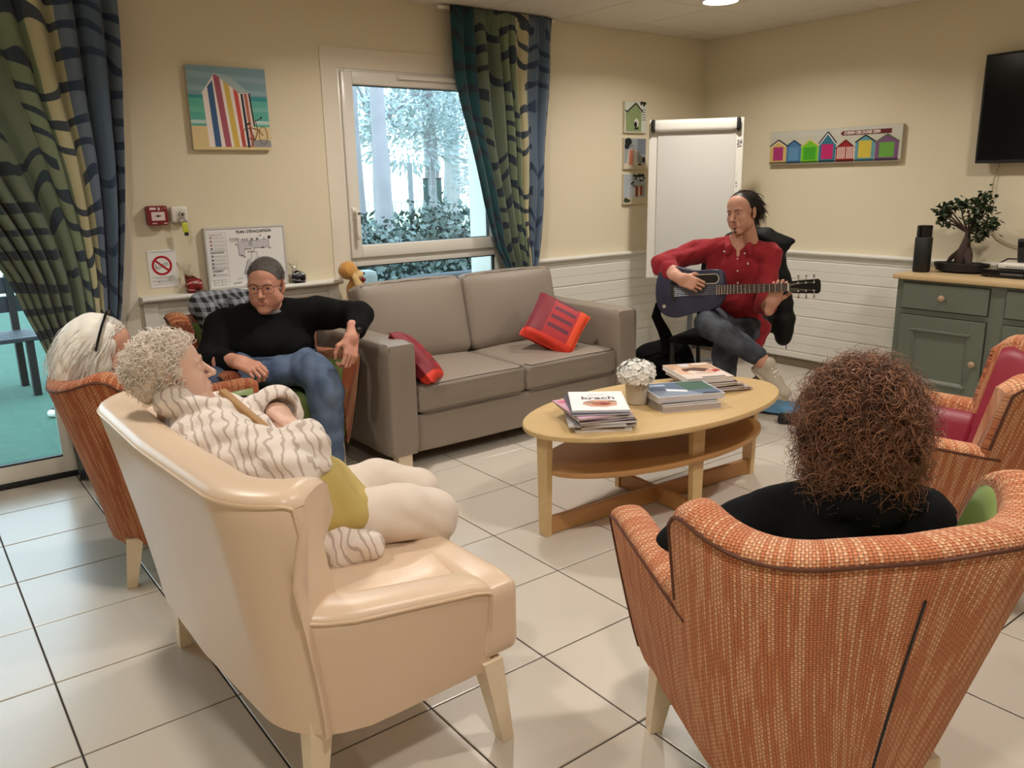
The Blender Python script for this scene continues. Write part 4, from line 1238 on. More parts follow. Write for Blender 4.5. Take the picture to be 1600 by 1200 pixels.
for k in range(3):
    for xx in (0.030, 0.070): pl.append((disc2(xx, 0.050 - k * 0.013, 0.003, n=8), dk)); pl.append((rect(xx + 0.008, 0.049 - k * 0.013, xx + 0.030, 0.051 - k * 0.013), lt))
# building outline
A_ = [(0.175, 0.245), (0.345, 0.250), (0.345, 0.212), (0.262, 0.208), (0.258, 0.190), (0.242, 0.188), (0.242, 0.206), (0.205, 0.204), (0.205, 0.172), (0.176, 0.176)]
pl.append(([(0.205, 0.244), (0.345, 0.250), (0.345, 0.212), (0.205, 0.206)], (214, 208, 214))); pl.append((rect(0.176, 0.174, 0.205, 0.244), (214, 208, 214)))
pl.append(([(0.232, 0.246), (0.252, 0.247), (0.252, 0.222), (0.232, 0.221)], lt))
pl += ln(A_ + [A_[0]], 0.0018)
for x in [0.19 + 0.0125 * k for k in range(13)]: pl += ln([(x, 0.246), (x, 0.234)], 0.001, md) + ln([(x, 0.222), (x, 0.210)], 0.001, md)
pl += ln([(0.178, 0.232), (0.345, 0.236)], 0.001, md) + ln([(0.205, 0.221), (0.345, 0.223)], 0.001, md)
for y in (0.184, 0.194, 0.206, 0.218): pl += ln([(0.176, y), (0.190, y)], 0.001, md)
pl.append((disc2(0.350, 0.262, 0.0085), (60, 60, 66)))
for x in (0.200, 0.212, 0.224, 0.246, 0.254, 0.276, 0.284, 0.318): pl.append((rect(x, 0.250, x + 0.004, 0.262), dk))
for (x, y) in ((0.166, 0.254), (0.160, 0.230), (0.296, 0.272), (0.186, 0.168), (0.200, 0.162), (0.224, 0.188), (0.345, 0.202), (0.300, 0.206), (0.308, 0.205)): pl.append((rect(x, y, x + 0.009, y + 0.005), dk))
B_ = [(0.242, 0.188), (0.258, 0.188), (0.275, 0.186), (0.275, 0.158), (0.340, 0.156), (0.342, 0.140), (0.300, 0.136), (0.262, 0.130), (0.236, 0.060), (0.196, 0.076), (0.220, 0.146), (0.242, 0.152)]
pl.append(([(0.222, 0.146), (0.262, 0.130), (0.236, 0.060), (0.198, 0.076)], (206, 200, 208))); pl.append(([(0.262, 0.156), (0.340, 0.155), (0.340, 0.141), (0.262, 0.136)], (214, 208, 214)))
pl += ln(B_ + [B_[0]], 0.0016)
for k in range(6):
    f = k / 6; pl += ln([(0.220 - 0.023 * f, 0.146 - 0.068 * f), (0.236 - 0.023 * f, 0.141 - 0.068 * f)], 0.001, md) + ln([(0.262 - 0.026 * f, 0.130 - 0.07 * f), (0.248 - 0.026 * f, 0.135 - 0.07 * f)], 0.001, md)
for x in (0.276, 0.288, 0.300, 0.312, 0.324): pl += ln([(x, 0.156), (x, 0.148)], 0.001, md)
for (x, y, n_) in ((0.130, 0.263, 5), (0.128, 0.255, 6), (0.134, 0.247, 4)):
    for k in range(n_): pl.append((rect(x + 0.011 * k, y, x + 0.011 * k + 0.009, y + 0.003), md if y > 0.26 else lt))
pl.append((rect(0.150, 0.050, 0.185, 0.052), lt)); pl.append((rect(0.130, 0.026, 0.176, 0.029), md))
decal('print', pl, t, (0, -0.001, 0), X3, Z3, step=0.000008, base=0.0004)
M_INK = principled('print_ink', srgb(58, 56, 62), rough=0.6)
M_INKRED = principled('print_ink_red', srgb(176, 120, 118), rough=0.6)
text_mesh('heading', "PLAN  D'EVACUATION", 0.0205, M_INK, t, (0.170, -0.0018, 0.291), X3, Z3, sx=0.92, bold=0.0004)
text_mesh('subheading', "PLEASE NOTE", 0.0112, M_INKRED, t, (0.027, -0.0018, 0.284), X3, Z3, sx=1.0)
text_mesh('subheading', "EVACUATION", 0.0112, M_INK, t, (0.027, -0.0018, 0.191), X3, Z3, sx=1.0, bold=0.0003)
text_mesh('subheading', "ACCIDENT", 0.0112, M_INK, t, (0.027, -0.0018, 0.0935), X3, Z3, sx=1.0, bold=0.0003)

# long canvas of beach huts on the right wall
t = thing('canvas_picture', 'long narrow canvas of seven colourful beach huts on the right wall', 'picture', (XR - 0.034, 3.805, 1.478))
CW, CH = 0.995, 0.232
MB().cham(0, 0.0325, -CW, 0, 0, CH, 0.002).build('panel', principled('canvas_edge_grey', srgb(176, 168, 148), rough=0.8), t)
def G(p): return [(a / 1100 * CW, b / 300 * CH) for a, b in p]
pl = [(rect(0.001, 0.001, CW - 0.001, CH - 0.001), (198, 196, 180)), (G([(0, 0), (1098, 0), (1098, 22), (0, 22)]), (150, 138, 122)), (G([(0, 250), (1098, 230), (1098, 298), (0, 298)]), (202, 200, 188))]
def hut(x0, x1, ze, zp, body, roof, door, base=24, dx=0.2, dtop=0.0, trim=None):
    w = x1 - x0; xm = (x0 + x1) / 2
    pl.append((G([(x0, base), (x1, base), (x1, ze), (xm, zp), (x0, ze)]), body))
    for q in strokes([(x0 - 4, ze - 6), (xm, zp + 4), (x1 + 4, ze - 6)], 12): pl.append((G(q), roof))
    if trim:
        for q in strokes([(x0 + 2, ze - 14), (xm, zp - 10), (x1 - 2, ze - 14)], 8): pl.append((G(q), trim))
    if door: pl.append((G([(x0 + w * dx, base + 14), (x1 - w * dx, base + 14), (x1 - w * dx, ze - 14 + dtop), (x0 + w * dx, ze - 14 + dtop)]), door))
    pl.append((G([(x0, base - 14), (x1, base - 14), (x1, base + 4), (x0, base + 4)]), tuple(int(c * 0.55) for c in body)))
hut(4, 158, 175, 222, (206, 178, 108), (52, 44, 52), (168, 52, 112), trim=(226, 216, 200))
hut(158, 290, 168, 210, (74, 120, 160), (40, 62, 92), (92, 140, 176), dx=0.16)
hut(292, 440, 160, 208, (112, 190, 40), (212, 190, 104), (70, 160, 40), dx=0.14)
hut(446, 588, 180, 268, (52, 112, 134), (44, 46, 60), (190, 40, 104), dx=0.16, trim=(226, 222, 214))
hut(592, 742, 130, 190, (150, 30, 30), (96, 24, 26), None)
for k in range(10):
    xx = 602 + k * 14 + (6 if k > 4 else 0); pl.append((G(rect(xx, 36, xx + 9, 136)), (226, 196, 184)))
hut(748, 900, 175, 222, (96, 150, 158), (34, 30, 34), (206, 184, 66), dx=0.17, dtop=20)
hut(904, 1080, 165, 220, (118, 82, 118), (96, 92, 76), (104, 160, 62), dx=0.18, dtop=8)
pl.append((G([(620, 250), (640, 270), (1020, 270), (1020, 232), (640, 232)]), (98, 28, 36)))
U_, V_ = (0, -1, 0), (0, 0, 1)
decal('print', pl, t, (0, 0, 0), U_, V_, step=0.00003)
text_mesh('sign_lettering', 'CHEMIN DES DUNES 200M', 0.0275, principled('sign_white', srgb(232, 214, 208), rough=0.6), t, (0, -0.588, 0.1855), U_, V_, off=0.0042, sx=0.80, bold=0.0012)
# ------------------------------------------------------------------ things on the ledge
M_CELLO = glass_material('cellophane', (0.97, 0.97, 0.96))
def gift(label, loc, body_col, stripe_col, r, h, seed):
    t = thing('gift_bag', label, 'gift bag', loc)
    rg = random.Random(seed)
    mb = MB()
    mb.rbox(2 * r, 1.5 * r, h, r * 0.45, 6, (0.004, 0.004, 0.006), (0, 0, h / 2))
    m = principled('striped_sweets', body_col, rough=0.35)
    N, L, B = nodes_of(m)
    tc = N.new('ShaderNodeTexCoord'); sp = N.new('ShaderNodeSeparateXYZ'); L.new(tc.outputs['Object'], sp.inputs[0])
    nz = N.new('ShaderNodeTexNoise'); nz.inputs['Scale'].default_value = 22; L.new(tc.outputs['Object'], nz.inputs[0])
    z = math_node(N, L, 'ADD', math_node(N, L, 'MULTIPLY', sp.outputs['Z'], 30.0), math_node(N, L, 'MULTIPLY', nz.outputs['Fac'], 1.2))
    st = math_node(N, L, 'LESS_THAN', math_node(N, L, 'FRACT', z), 0.16)
    L.new(mix_rgb(N, L, st, body_col, stripe_col), B.inputs['Base Color'])
    mb.build('contents', m, t, smooth=60)
    # clear film gathered into a crest
    n = 26; mb = MB(); rows = []
    for (k, z) in ((1.10, 0.0), (1.18, h * 0.45), (1.12, h * 0.9), (0.55, h * 1.30), (0.30, h * 1.5), (0.70, h * 1.85), (0.95, h * 2.25)):
        row = []
        for i in range(n):
            a = 2 * math.pi * i / n
            w = 1 + 0.10 * math.sin(5 * a + z * 60) + rg.uniform(-0.05, 0.05)
            row.append((r * k * w * math.cos(a) - z * 0.28 * (z > h), r * 0.8 * k * w * math.sin(a) * (0.5 if z > h * 1.2 else 1), z + rg.uniform(-0.004, 0.004) * (z > 0) + (0.012 * math.sin(3 * a) if z > h * 2 else 0)))
        rows.append(row); mb.v.extend(row)
    for j in range(len(rows) - 1):
        for i in range(n): mb.f.append((j * n + i, j * n + (i + 1) % n, (j + 1) * n + (i + 1) % n, (j + 1) * n + i)); mb.m.append(0)
    mb.build('film', M_CELLO, t)
    return t
LEDGE = 0.8685
gift('clear bag of red striped sweets on the ledge beside the no-smoking notice', (1.272, 4.418, LEDGE), srgb(150, 24, 26), srgb(236, 190, 184), 0.036, 0.068, 1)
gift('clear bag of navy striped sweets on the ledge right of the evacuation plan', (1.852, 4.418, LEDGE), srgb(24, 26, 44), srgb(222, 224, 228), 0.034, 0.052, 2)

# ------------------------------------------------------------------ magazines, books and flowers on the coffee table
TT = TH
cT, sT = math.cos(TA), math.sin(TA)
def tpos(u, v): return (TC[0] + u * cT - v * sT, TC[1] + u * sT + v * cT)
def magazine(name, label, cat, x, y, z, ang, L, W, T, cover, curl=0.0, group=None, spine=None, pages=(226, 222, 220), droop=0.0):
    t = thing(name, label, cat, (x, y, z), ang, group)
    n = 12
    def zz(u, v):   # sag / curl of the whole sheet bundle
        return curl * (u * u) + droop * (v * v)
    def slab(z0, z1, grow):
        mb = MB(); ny = 4
        for s in (0, 1):
            for i in range(n + 1):
                for j in range(ny + 1):
                    u = -1 + 2 * i / n; v = -1 + 2 * j / ny
                    mb.v.append((u * (L / 2 + grow), v * (W / 2 + grow), (z1 if s else z0) + max(0.0, zz(u, v))))
        N1 = (n + 1) * (ny + 1)
        for i in range(n):
            for j in range(ny):
                a = i * (ny + 1) + j; b = a + ny + 1
                mb.f += [(a, a + 1, b + 1, b), (N1 + a, N1 + b, N1 + b + 1, N1 + a + 1)]; mb.m += [0, 0]
        for i in range(n):
            a = i * (ny + 1); b = a + ny + 1
            mb.f += [(a, b, N1 + b, N1 + a), (a + ny, N1 + a + ny, N1 + b + ny, b + ny)]; mb.m += [0, 0]
        for j in range(ny):
            mb.f += [(j, N1 + j, N1 + j + 1, j + 1), (n * (ny + 1) + j, n * (ny + 1) + j + 1, N1 + n * (ny + 1) + j + 1, N1 + n * (ny + 1) + j)]; mb.m += [0, 0]
        return mb
    ct = min(0.0012, T * 0.2)
    slab(ct, T - ct, -0.0015).build('pages', principled('page_edges', srgb(*pages), rough=0.7), t)
    mc = principled('cover', srgb(*cover), rough=0.3)
    a = slab(0, ct, 0.0); b = slab(T - ct, T, 0.0); a.add(b.v, b.f)
    # folded spine along -y
    for i in range(n):
        u0, u1 = -1 + 2 * i / n, -1 + 2 * (i + 1) / n
        a.add([(u0 * L / 2, W / 2, zz(u0, 1)), (u1 * L / 2, W / 2, zz(u1, 1)), (u1 * L / 2, W / 2 + 0.0005, T + zz(u1, 1)), (u0 * L / 2, W / 2 + 0.0005, T + zz(u0, 1))], [(0, 1, 2, 3)])
    a.build('cover', mc, t)
    return t, zz, T
def cover_print(t, zz, T, L, W, polys):
    """polys on the top cover in (u,v) = -1..1; follows the curl"""
    vs, fs, cs = [], [], []
    for i, (p, c) in enumerate(polys):
        n0 = len(vs)
        for u, v in p: vs.append((u * L / 2, v * W / 2, T + max(0, zz(u, v)) + 0.0004 + 0.00002 * i))
        fs.append(tuple(range(n0, n0 + len(p)))); cs.append(srgb(*c))
    me = bpy.data.meshes.new('cover_print'); me.from_pydata(vs, [], fs)
    ca = me.color_attributes.new('Col', 'FLOAT_COLOR', 'CORNER'); arr = np.zeros((len(me.loops), 4), np.float32)
    for p, c in zip(me.polygons, cs): arr[p.loop_start:p.loop_start + p.loop_total] = c
    ca.data.foreach_set('color', arr.ravel()); me.materials.append(M_PRINT)
    o = bpy.data.objects.new('cover_print', me); link(o); o.parent = t
# left pile: nine magazines, fanned a little
base = (2.185, 2.315)
A0 = math.radians(-31)
spec = [((208, 196, 188), 0.010, -2, 0.00, 0.00), ((150, 132, 140), 0.010, 4, 0.012, 0.004), ((196, 190, 190), 0.007, -6, -0.014, 0.006), ((60, 54, 60), 0.012, 3, 0.006, -0.004),
        ((120, 92, 110), 0.007, 9, -0.012, 0.004), ((206, 206, 206), 0.008, 5, -0.004, 0.010), ((216, 168, 190), 0.006, 12, -0.020, 0.012), ((58, 62, 88), 0.008, -3, 0.0, 0.01), ((238, 236, 238), 0.007, -7, 0.018, 0.016)]
labs = ['magazine with a beige cover, bottom of the pile at the left end of the table', 'mauve-grey magazine, second from the bottom of the left pile', 'pale grey magazine, third from the bottom of the left pile', 'thick dark magazine, fourth from the bottom of the left pile',
        'plum coloured magazine in the middle of the left pile', 'light grey magazine just under the pink one in the left pile', 'pink magazine sticking out of the left pile', 'navy magazine directly under the top one of the left pile', 'white magazine with a plate of food and the word krach, top of the left pile']
z = TT + 0.0004
for k, (c, T, da, du, dv) in enumerate(spec):
    ang = A0 + math.radians(da)
    x = base[0] + du; y = base[1] + dv
    t, zz, T = magazine('magazine', labs[k], 'magazine', x, y, z, ang, 0.225, 0.295, T, c, 0.0, 'magazines in the left pile')
    z += T + 0.0006
    if k == len(spec) - 1:
        pl = [([(-0.98, -0.98), (0.98, -0.98), (0.98, 0.98), (-0.98, 0.98)], (242, 240, 242)),
              ([(-0.52, -0.10), (-0.2, 0.06), (0.5, 0.02), (0.66, -0.14), (0.62, -0.5), (0.2, -0.66), (-0.3, -0.6), (-0.58, -0.36)], (206, 160, 136)), (disc2(0.1, -0.3, 0.36, 0.20, 14), (176, 104, 84)), (disc2(0.2, -0.34, 0.18, 0.10, 12), (140, 56, 50)), (disc2(-0.3, -0.16, 0.2, 0.08, 10), (150, 128, 120)), (disc2(0.5, -0.08, 0.16, 0.07, 10), (140, 112, 104)),
              (rect(-0.3, 0.66, 0.4, 0.685), (180, 160, 164)), (rect(-0.36, 0.54, 0.3, 0.57), (190, 150, 150)), (rect(-0.98, -0.98, 0.98, -0.955), (150, 160, 158))]
        cover_print(t, zz, T, 0.225, 0.295, pl)
        text_mesh('title', 'krach', 0.062, principled('title_ink', srgb(112, 92, 100), rough=0.5), t, (-0.066, 0.020, T + 0.0004), (1, 0, 0), (0, 1, 0), off=0.0009, bold=0.0012)
    if k == 6:
        cover_print(t, zz, T, 0.225, 0.295, [([(-0.9, 0.6), (-0.2, 0.6), (-0.2, 0.85), (-0.9, 0.85)], (214, 120, 140)), ([(-0.9, -0.9), (0.6, -0.9), (0.6, 0.3), (-0.9, 0.3)], (222, 184, 206))])

# right pile: two hardbacks and a heap of curling magazines
z = TT + 0.0004
A1 = math.radians(-24)
t, zz, T = magazine('book', 'white backed hardback book, lowest of the two right of the flowers', 'book', 2.635, 2.268, z, A1, 0.265, 0.225, 0.026, (226, 222, 222), group='hardbacks on the coffee table', pages=(176, 168, 166)); z1 = z + T + 0.0006
t, zz, T = magazine('book', 'thin dark book between the two hardbacks', 'book', 2.630, 2.280, z1, A1 + 0.03, 0.255, 0.22, 0.010, (70, 68, 72), group='hardbacks on the coffee table'); z1 += T + 0.0006
t, zz, T = magazine('book', 'hardback with a blue and green landscape cover beside the flower pot', 'book', 2.655, 2.288, z1, A1 - 0.02, 0.300, 0.235, 0.024, (222, 222, 228), group='hardbacks on the coffee table', pages=(206, 204, 208))
cover_print(t, zz, T, 0.300, 0.235, [([(-0.96, -0.94), (0.96, -0.94), (0.96, 0.94), (-0.96, 0.94)], (92, 108, 134)), ([(0.1, -0.3), (0.94, -0.3), (0.94, 0.92), (0.1, 0.92)], (62, 98, 82)), ([(-0.96, -0.94), (0.4, -0.94), (0.1, -0.3), (-0.96, -0.1)], (136, 148, 166)), ([(-0.5, -0.2), (0.05, -0.5), (0.1, -0.25), (-0.45, 0.1)], (226, 230, 236)), ([(0.3, -0.94), (0.9, -0.94), (0.8, -0.75), (0.5, -0.7)], (50, 54, 60)), (rect(-0.9, 0.5, -0.3, 0.75), (170, 186, 204))])
mx, my = 2.925, 2.425
A2 = math.radians(-26)
z = TT + 0.0004
mc = [((150, 134, 130), 0.006, 'beige curling magazine at the bottom of the right heap'), ((120, 60, 56), 0.006, 'brick red magazine near the bottom of the right heap'), ((196, 186, 184), 0.006, 'pale magazine in the lower half of the right heap'), ((86, 80, 86), 0.007, 'charcoal magazine in the lower half of the right heap'), ((206, 160, 150), 0.006, 'salmon magazine in the middle of the right heap'), ((200, 194, 192), 0.007, 'light magazine in the upper half of the right heap'), ((64, 60, 64), 0.010, 'dark magazine just under the fashion one in the right heap'), ((226, 214, 208), 0.022, 'thick fashion magazine with a reclining figure on its cover, top of the right heap')]
for k, (c, T, lab) in enumerate(mc):
    t, zz, T = magazine('magazine', lab, 'magazine', mx + 0.006 * math.sin(k * 2.1) + (0.085 - 0.012 * k), my + 0.006 * math.cos(k * 1.7) - (0.035 - 0.005 * k), z, A2 + math.radians([9, 4, 12, 2, 8, 5, 1, 0][k]), 0.225, 0.30, T, c, 0.0, 'magazines in the right heap', droop=0.0)
    z += T + 0.0006
    if k == 7:
        cover_print(t, zz, T, 0.225, 0.30, [([(-0.97, -0.97), (0.97, -0.97), (0.97, 0.97), (-0.97, 0.97)], (226, 208, 196)), ([(-0.97, 0.2), (-0.2, 0.35), (0.7, 0.1), (0.95, -0.3), (0.95, 0.97), (-0.97, 0.97)], (196, 158, 128)),
            ([(-0.9, 0.0), (-0.5, 0.3), (0.1, 0.42), (0.5, 0.2), (0.6, -0.1), (0.2, -0.2), (-0.3, 0.05), (-0.7, -0.2)], (92, 58, 44)), ([(-0.95, -0.3), (-0.7, 0.6), (-0.5, 0.62), (-0.6, 0.1), (-0.4, -0.5)], (222, 178, 146)), (disc2(0.5, -0.16, 0.22, 0.17, 14), (222, 160, 140)), ([(0.55, -0.35), (0.9, -0.2), (0.9, 0.05), (0.6, 0.0)], (178, 62, 60)),
            ([(-0.4, 0.6), (0.0, 0.55), (0.05, 0.9), (-0.4, 0.93)], (210, 208, 214)), ([(-0.3, -0.4), (0.5, -0.5), (0.4, -0.3), (-0.2, -0.25)], (206, 170, 150)), (rect(-0.3, -0.95, 0.7, -0.80), (120, 112, 112)), (rect(0.2, 0.75, 0.9, 0.9), (232, 224, 218))])

fp = thing('flower_pot', 'small pale pot of white hydrangea flowers between the two piles of magazines', 'flower pot', (2.505, 2.405, TT + 0.0005))
MB().lathe([(0.040, 0.0), (0.045, 0.004), (0.052, 0.085), (0.054, 0.092), (0.050, 0.092), (0.046, 0.07)], 32).build('pot', principled('pale_stoneware', srgb(196, 184, 170), rough=0.5, vary=0.06, vary_scale=30), fp, smooth=40)
mb = MB(); rg = random.Random(9)
for k in range(150):
    a = rg.uniform(0, 2 * math.pi); ph = math.acos(rg.uniform(-0.45, 1))
    d = Vector((math.sin(ph) * math.cos(a), math.sin(ph) * math.sin(a), math.cos(ph)))
    c = Vector((0, 0, 0.132)) + Vector((d.x * 0.082, d.y * 0.082, d.z * 0.060)) * rg.uniform(0.86, 1.05)
    s = d.cross(Vector((rg.gauss(0, 1), rg.gauss(0, 1), rg.gauss(0, 1)))).normalized(); u2 = d.cross(s)
    for q in range(4):
        an = q * math.pi / 2; e = (s * math.cos(an) + u2 * math.sin(an)); f2 = d.cross(e)
        L = rg.uniform(0.014, 0.019); w = L * 0.55
        mb.add([c, c + e * L * 0.5 + f2 * w - d * 0.001, c + e * L + f2 * w * 0.5 + d * 0.003, c + e * L - f2 * w * 0.5 + d * 0.003, c + e * L * 0.5 - f2 * w - d * 0.001], [(0, 1, 2, 3, 4)])
mb.build('flower_head', principled('white_petal', srgb(240, 238, 232), rough=0.6), fp, kind='stuff')
mb = MB()
for k in range(8):
    a = k * 0.785; leaf(mb, Vector((0.02 * math.cos(a), 0.02 * math.sin(a), 0.085)), Vector((math.cos(a), math.sin(a), 0.55)), Vector((0, 0, 1)), 0.06, 0.018)
mb.build('leaves', principled('hydrangea_leaf', srgb(62, 80, 50), rough=0.5), fp)
mb = MB(); mb.rbox(0.11, 0.11, 0.075, 0.036, 5, c=(0, 0, 0.128)); mb.build('flower_core', principled('pale_green_core', srgb(212, 212, 196), rough=0.8), fp, smooth=60)
# ------------------------------------------------------------------ curtains
def curtain_material():
    m = principled('wave_printed_curtain', srgb(120, 140, 96), rough=0.8, spec=0.2, sheen=0.2)
    N, L, B = nodes_of(m)
    uv = N.new('ShaderNodeUVMap'); sp = N.new('ShaderNodeSeparateXYZ'); L.new(uv.outputs[0], sp.inputs[0])
    rp = N.new('ShaderNodeValToRGB'); cr = rp.color_ramp; cr.interpolation = 'CONSTANT'
    nz0 = N.new('ShaderNodeTexNoise'); nz0.inputs['Scale'].default_value = 2.0; L.new(uv.outputs[0], nz0.inputs['Vector'])
    u = math_node(N, L, 'ADD', sp.outputs[0], math_node(N, L, 'MULTIPLY', math_node(N, L, 'SUBTRACT', nz0.outputs['Fac'], 0.5), 0.03))
    L.new(u, rp.inputs[0])
    stops = [(0.0, (36, 72, 78)), (0.22, (106, 118, 100)), (0.44, (126, 140, 114)), (0.61, (190, 184, 150)), (0.735, (104, 118, 136)), (0.80, (86, 104, 124)), (0.93, (110, 122, 138))]  # dark teal first stop: shade on the backlit lining put into the colour
    cr.elements[0].position = 0.0; cr.elements[0].color = srgb(*stops[0][1])
    cr.elements[1].position = stops[1][0]; cr.elements[1].color = srgb(*stops[1][1])
    for p, c in stops[2:]:
        e = cr.elements.new(p); e.color = srgb(*c)
    # brushed navy waves
    cmb = N.new('ShaderNodeCombineXYZ')
    L.new(math_node(N, L, 'MULTIPLY', sp.outputs[0], 3.4), cmb.inputs[0]); L.new(math_node(N, L, 'MULTIPLY', sp.outputs[1], 1.5), cmb.inputs[1])
    nz = N.new('ShaderNodeTexNoise'); nz.inputs['Scale'].default_value = 1.6; nz.inputs['Detail'].default_value = 1.0; L.new(cmb.outputs[0], nz.inputs['Vector'])
    v = math_node(N, L, 'ADD', math_node(N, L, 'MULTIPLY', sp.outputs[1], 7.6), math_node(N, L, 'MULTIPLY', nz.outputs['Fac'], 2.6))
    v = math_node(N, L, 'ADD', v, math_node(N, L, 'MULTIPLY', sp.outputs[0], 1.0))
    st = math_node(N, L, 'LESS_THAN', math_node(N, L, 'FRACT', v), 0.33)
    cmb2 = N.new('ShaderNodeCombineXYZ')
    L.new(math_node(N, L, 'MULTIPLY', sp.outputs[0], 4.0), cmb2.inputs[0]); L.new(math_node(N, L, 'FLOOR', v), cmb2.inputs[1])
    nb = N.new('ShaderNodeTexNoise'); nb.inputs['Scale'].default_value = 1.0; nb.inputs['Detail'].default_value = 0; L.new(cmb2.outputs[0], nb.inputs['Vector'])
    st = math_node(N, L, 'MULTIPLY', st, math_node(N, L, 'GREATER_THAN', nb.outputs['Fac'], 0.42))
    rp2 = N.new('ShaderNodeValToRGB'); rp2.color_ramp.elements[0].color = srgb(44, 50, 54); rp2.color_ramp.elements[1].color = srgb(48, 66, 92)
    L.new(sp.outputs[0], rp2.inputs[0])
    L.new(mix_rgb(N, L, math_node(N, L, 'MULTIPLY', st, 0.93), rp.outputs[0], rp2.outputs[0]), B.inputs['Base Color'])
    return m
M_CURT = curtain_material()
def curtain(name, label, left, right, y0, z0, z1, folds, amp, flip=False, tie=None, seed=1, lean=None, umap=None):
    """left/right: keys (z, x) of the two edges; folds run down the cloth"""
    t = thing(name, label, 'curtain', ((left[0][1] + right[0][1]) / 2, y0, 0.0))
    ox = t.location.x
    rg = random.Random(seed)
    nu, nv = 220, 64
    ph = [rg.uniform(-0.5, 0.5) for _ in range(6)]
    mb = MB(); uv = []
    for j in range(nv + 1):
        z = z1 + (z0 - z1) * j / nv
        xl = smooth_keys(left, z); xr = smooth_keys(right, z)
        wd = abs(xr - xl)
        for i in range(nu + 1):
            u = i / nu
            uu = u + 0.018 * math.sin(2 * math.pi * (1.7 * u + ph[0])) + 0.008 * math.sin(2 * math.pi * (3.3 * u + ph[1]) + z)
            f = math.sin(2 * math.pi * folds * uu + ph[2])
            f = math.copysign(abs(f) ** 0.75, f)
            top = sstep(z1 - 0.18, z1, z)
            a = amp * (1 - 0.75 * top) * (0.6 + 0.4 * math.sin(2 * math.pi * (1.3 * uu + ph[3]) + 1.2 * z))
            fine = 0.006 * top * math.sin(2 * math.pi * folds * 5 * u)
            dy = a * f + fine + 0.010 * math.sin(7 * z + 9 * u)
            x = xl + (xr - xl) * u + 0.25 * amp * math.cos(2 * math.pi * folds * uu + ph[2]) * (1 - top) * min(1, wd)
            yl = lean(z) if lean else 0.0
            mb.v.append((x - ox, dy + yl, z)); uv.append((umap(u) if umap else u, z))
    n = nu + 1
    for j in range(nv):
        for i in range(nu):
            mb.f.append((j * n + i, (j + 1) * n + i, (j + 1) * n + i + 1, j * n + i + 1)); mb.m.append(0)
    mb.uv = uv
    o = mb.build('cloth', M_CURT, t, smooth=180)
    sol = o.modifiers.new('thickness', 'SOLIDIFY'); sol.thickness = 0.002
    return t
t = curtain('curtain', 'green, yellow and blue wave-printed curtain gathered beside the terrace door', [(2.43, -0.42), (1.8, -0.10), (1.4, 0.20), (1.07, 0.405), (0.84, 0.48), (0.64, 0.54), (0.3, 0.58), (0.012, 0.595)],
        [(2.43, 1.055), (1.6, 1.00), (0.86, 0.895), (0.4, 0.80), (0.012, 0.72)], 4.33, 0.012, 2.425, 10.5, 0.050, seed=4, umap=lambda u: 0.24 + 0.76 * max(0.0, (u - 0.45) / 0.55) if u > 0.45 else 0.24 + 0.1 * (0.45 - u))
MB().tube([(-0.95, 0.04, 2.412), (0.75, 0.04, 2.412)], 0.012, 10).build('rail', M_PVC, t, smooth=60)
t = curtain('curtain', 'dark wave-printed curtain tied back at the right of the window', [(2.43, 2.895), (2.2, 2.90), (1.95, 2.935), (1.6, 3.02), (1.25, 3.115), (0.98, 3.20), (0.82, 3.285), (0.70, 3.32), (0.4, 3.30), (0.05, 3.28)],
        [(2.43, 3.70), (1.9, 3.67), (1.3, 3.615), (0.9, 3.575), (0.7, 3.53), (0.4, 3.55), (0.05, 3.56)], 4.355, 0.05, 2.42, 9.5, 0.034, seed=9)
MB().tube([(-0.46, 0.035, 2.412), (0.44, 0.035, 2.412)], 0.012, 10).build('rail', M_PVC, t, smooth=60)
mb = MB(); mb.tube([(-0.02, -0.045, 0.742), (0.06, -0.062, 0.728), (0.16, -0.062, 0.726), (0.235, -0.045, 0.735), (0.27, 0.02, 0.75), (0.27, 0.095, 0.76)], 0.016, 8, flat=0.35)
mb.build('tie_back', M_CURT, t, smooth=60)

# ------------------------------------------------------------------ guitarist's corner: chair, bag, folder, pedal
CHA = math.atan2(-0.60, -0.80)                    # direction the chair faces
ch = thing('chair', 'plain black chair the guitarist is sitting on', 'chair', (4.02, 3.20, 0), CHA - math.pi / 2 - math.radians(20))
MB().rbox(0.44, 0.43, 0.045, 0.018, 6, (0, 0, 0.006), (0, 0, 0.435)).build('seat', M_BLACKFAB, ch, smooth=60)
for s in (-1, 1):
    MB().tube([(s * 0.20, 0.19, 0.001), (s * 0.20, 0.19, 0.42)], 0.014, 10).build('leg', M_BLACK, ch, smooth=60)
    MB().tube([(s * 0.20, -0.24, 0.001), (s * 0.20, -0.20, 0.43), (s * 0.20, -0.215, 0.70), (s * 0.19, -0.25, 0.93)], 0.014, 10).build('leg', M_BLACK, ch, smooth=60)
    MB().tube([(s * 0.20, 0.19, 0.16), (s * 0.20, -0.225, 0.16)], 0.011, 8).build('stretcher', M_BLACK, ch, smooth=60)
MB().tube([(-0.2, 0.19, 0.20), (0.2, 0.19, 0.20)], 0.011, 8).build('stretcher', M_BLACK, ch, smooth=60)
MB().rbox(0.41, 0.03, 0.26, 0.012, 5, (0, 0, 0), (0, -0.228, 0.80), (math.radians(8), 0, 0)).build('backrest', M_BLACKFAB, ch, smooth=60)

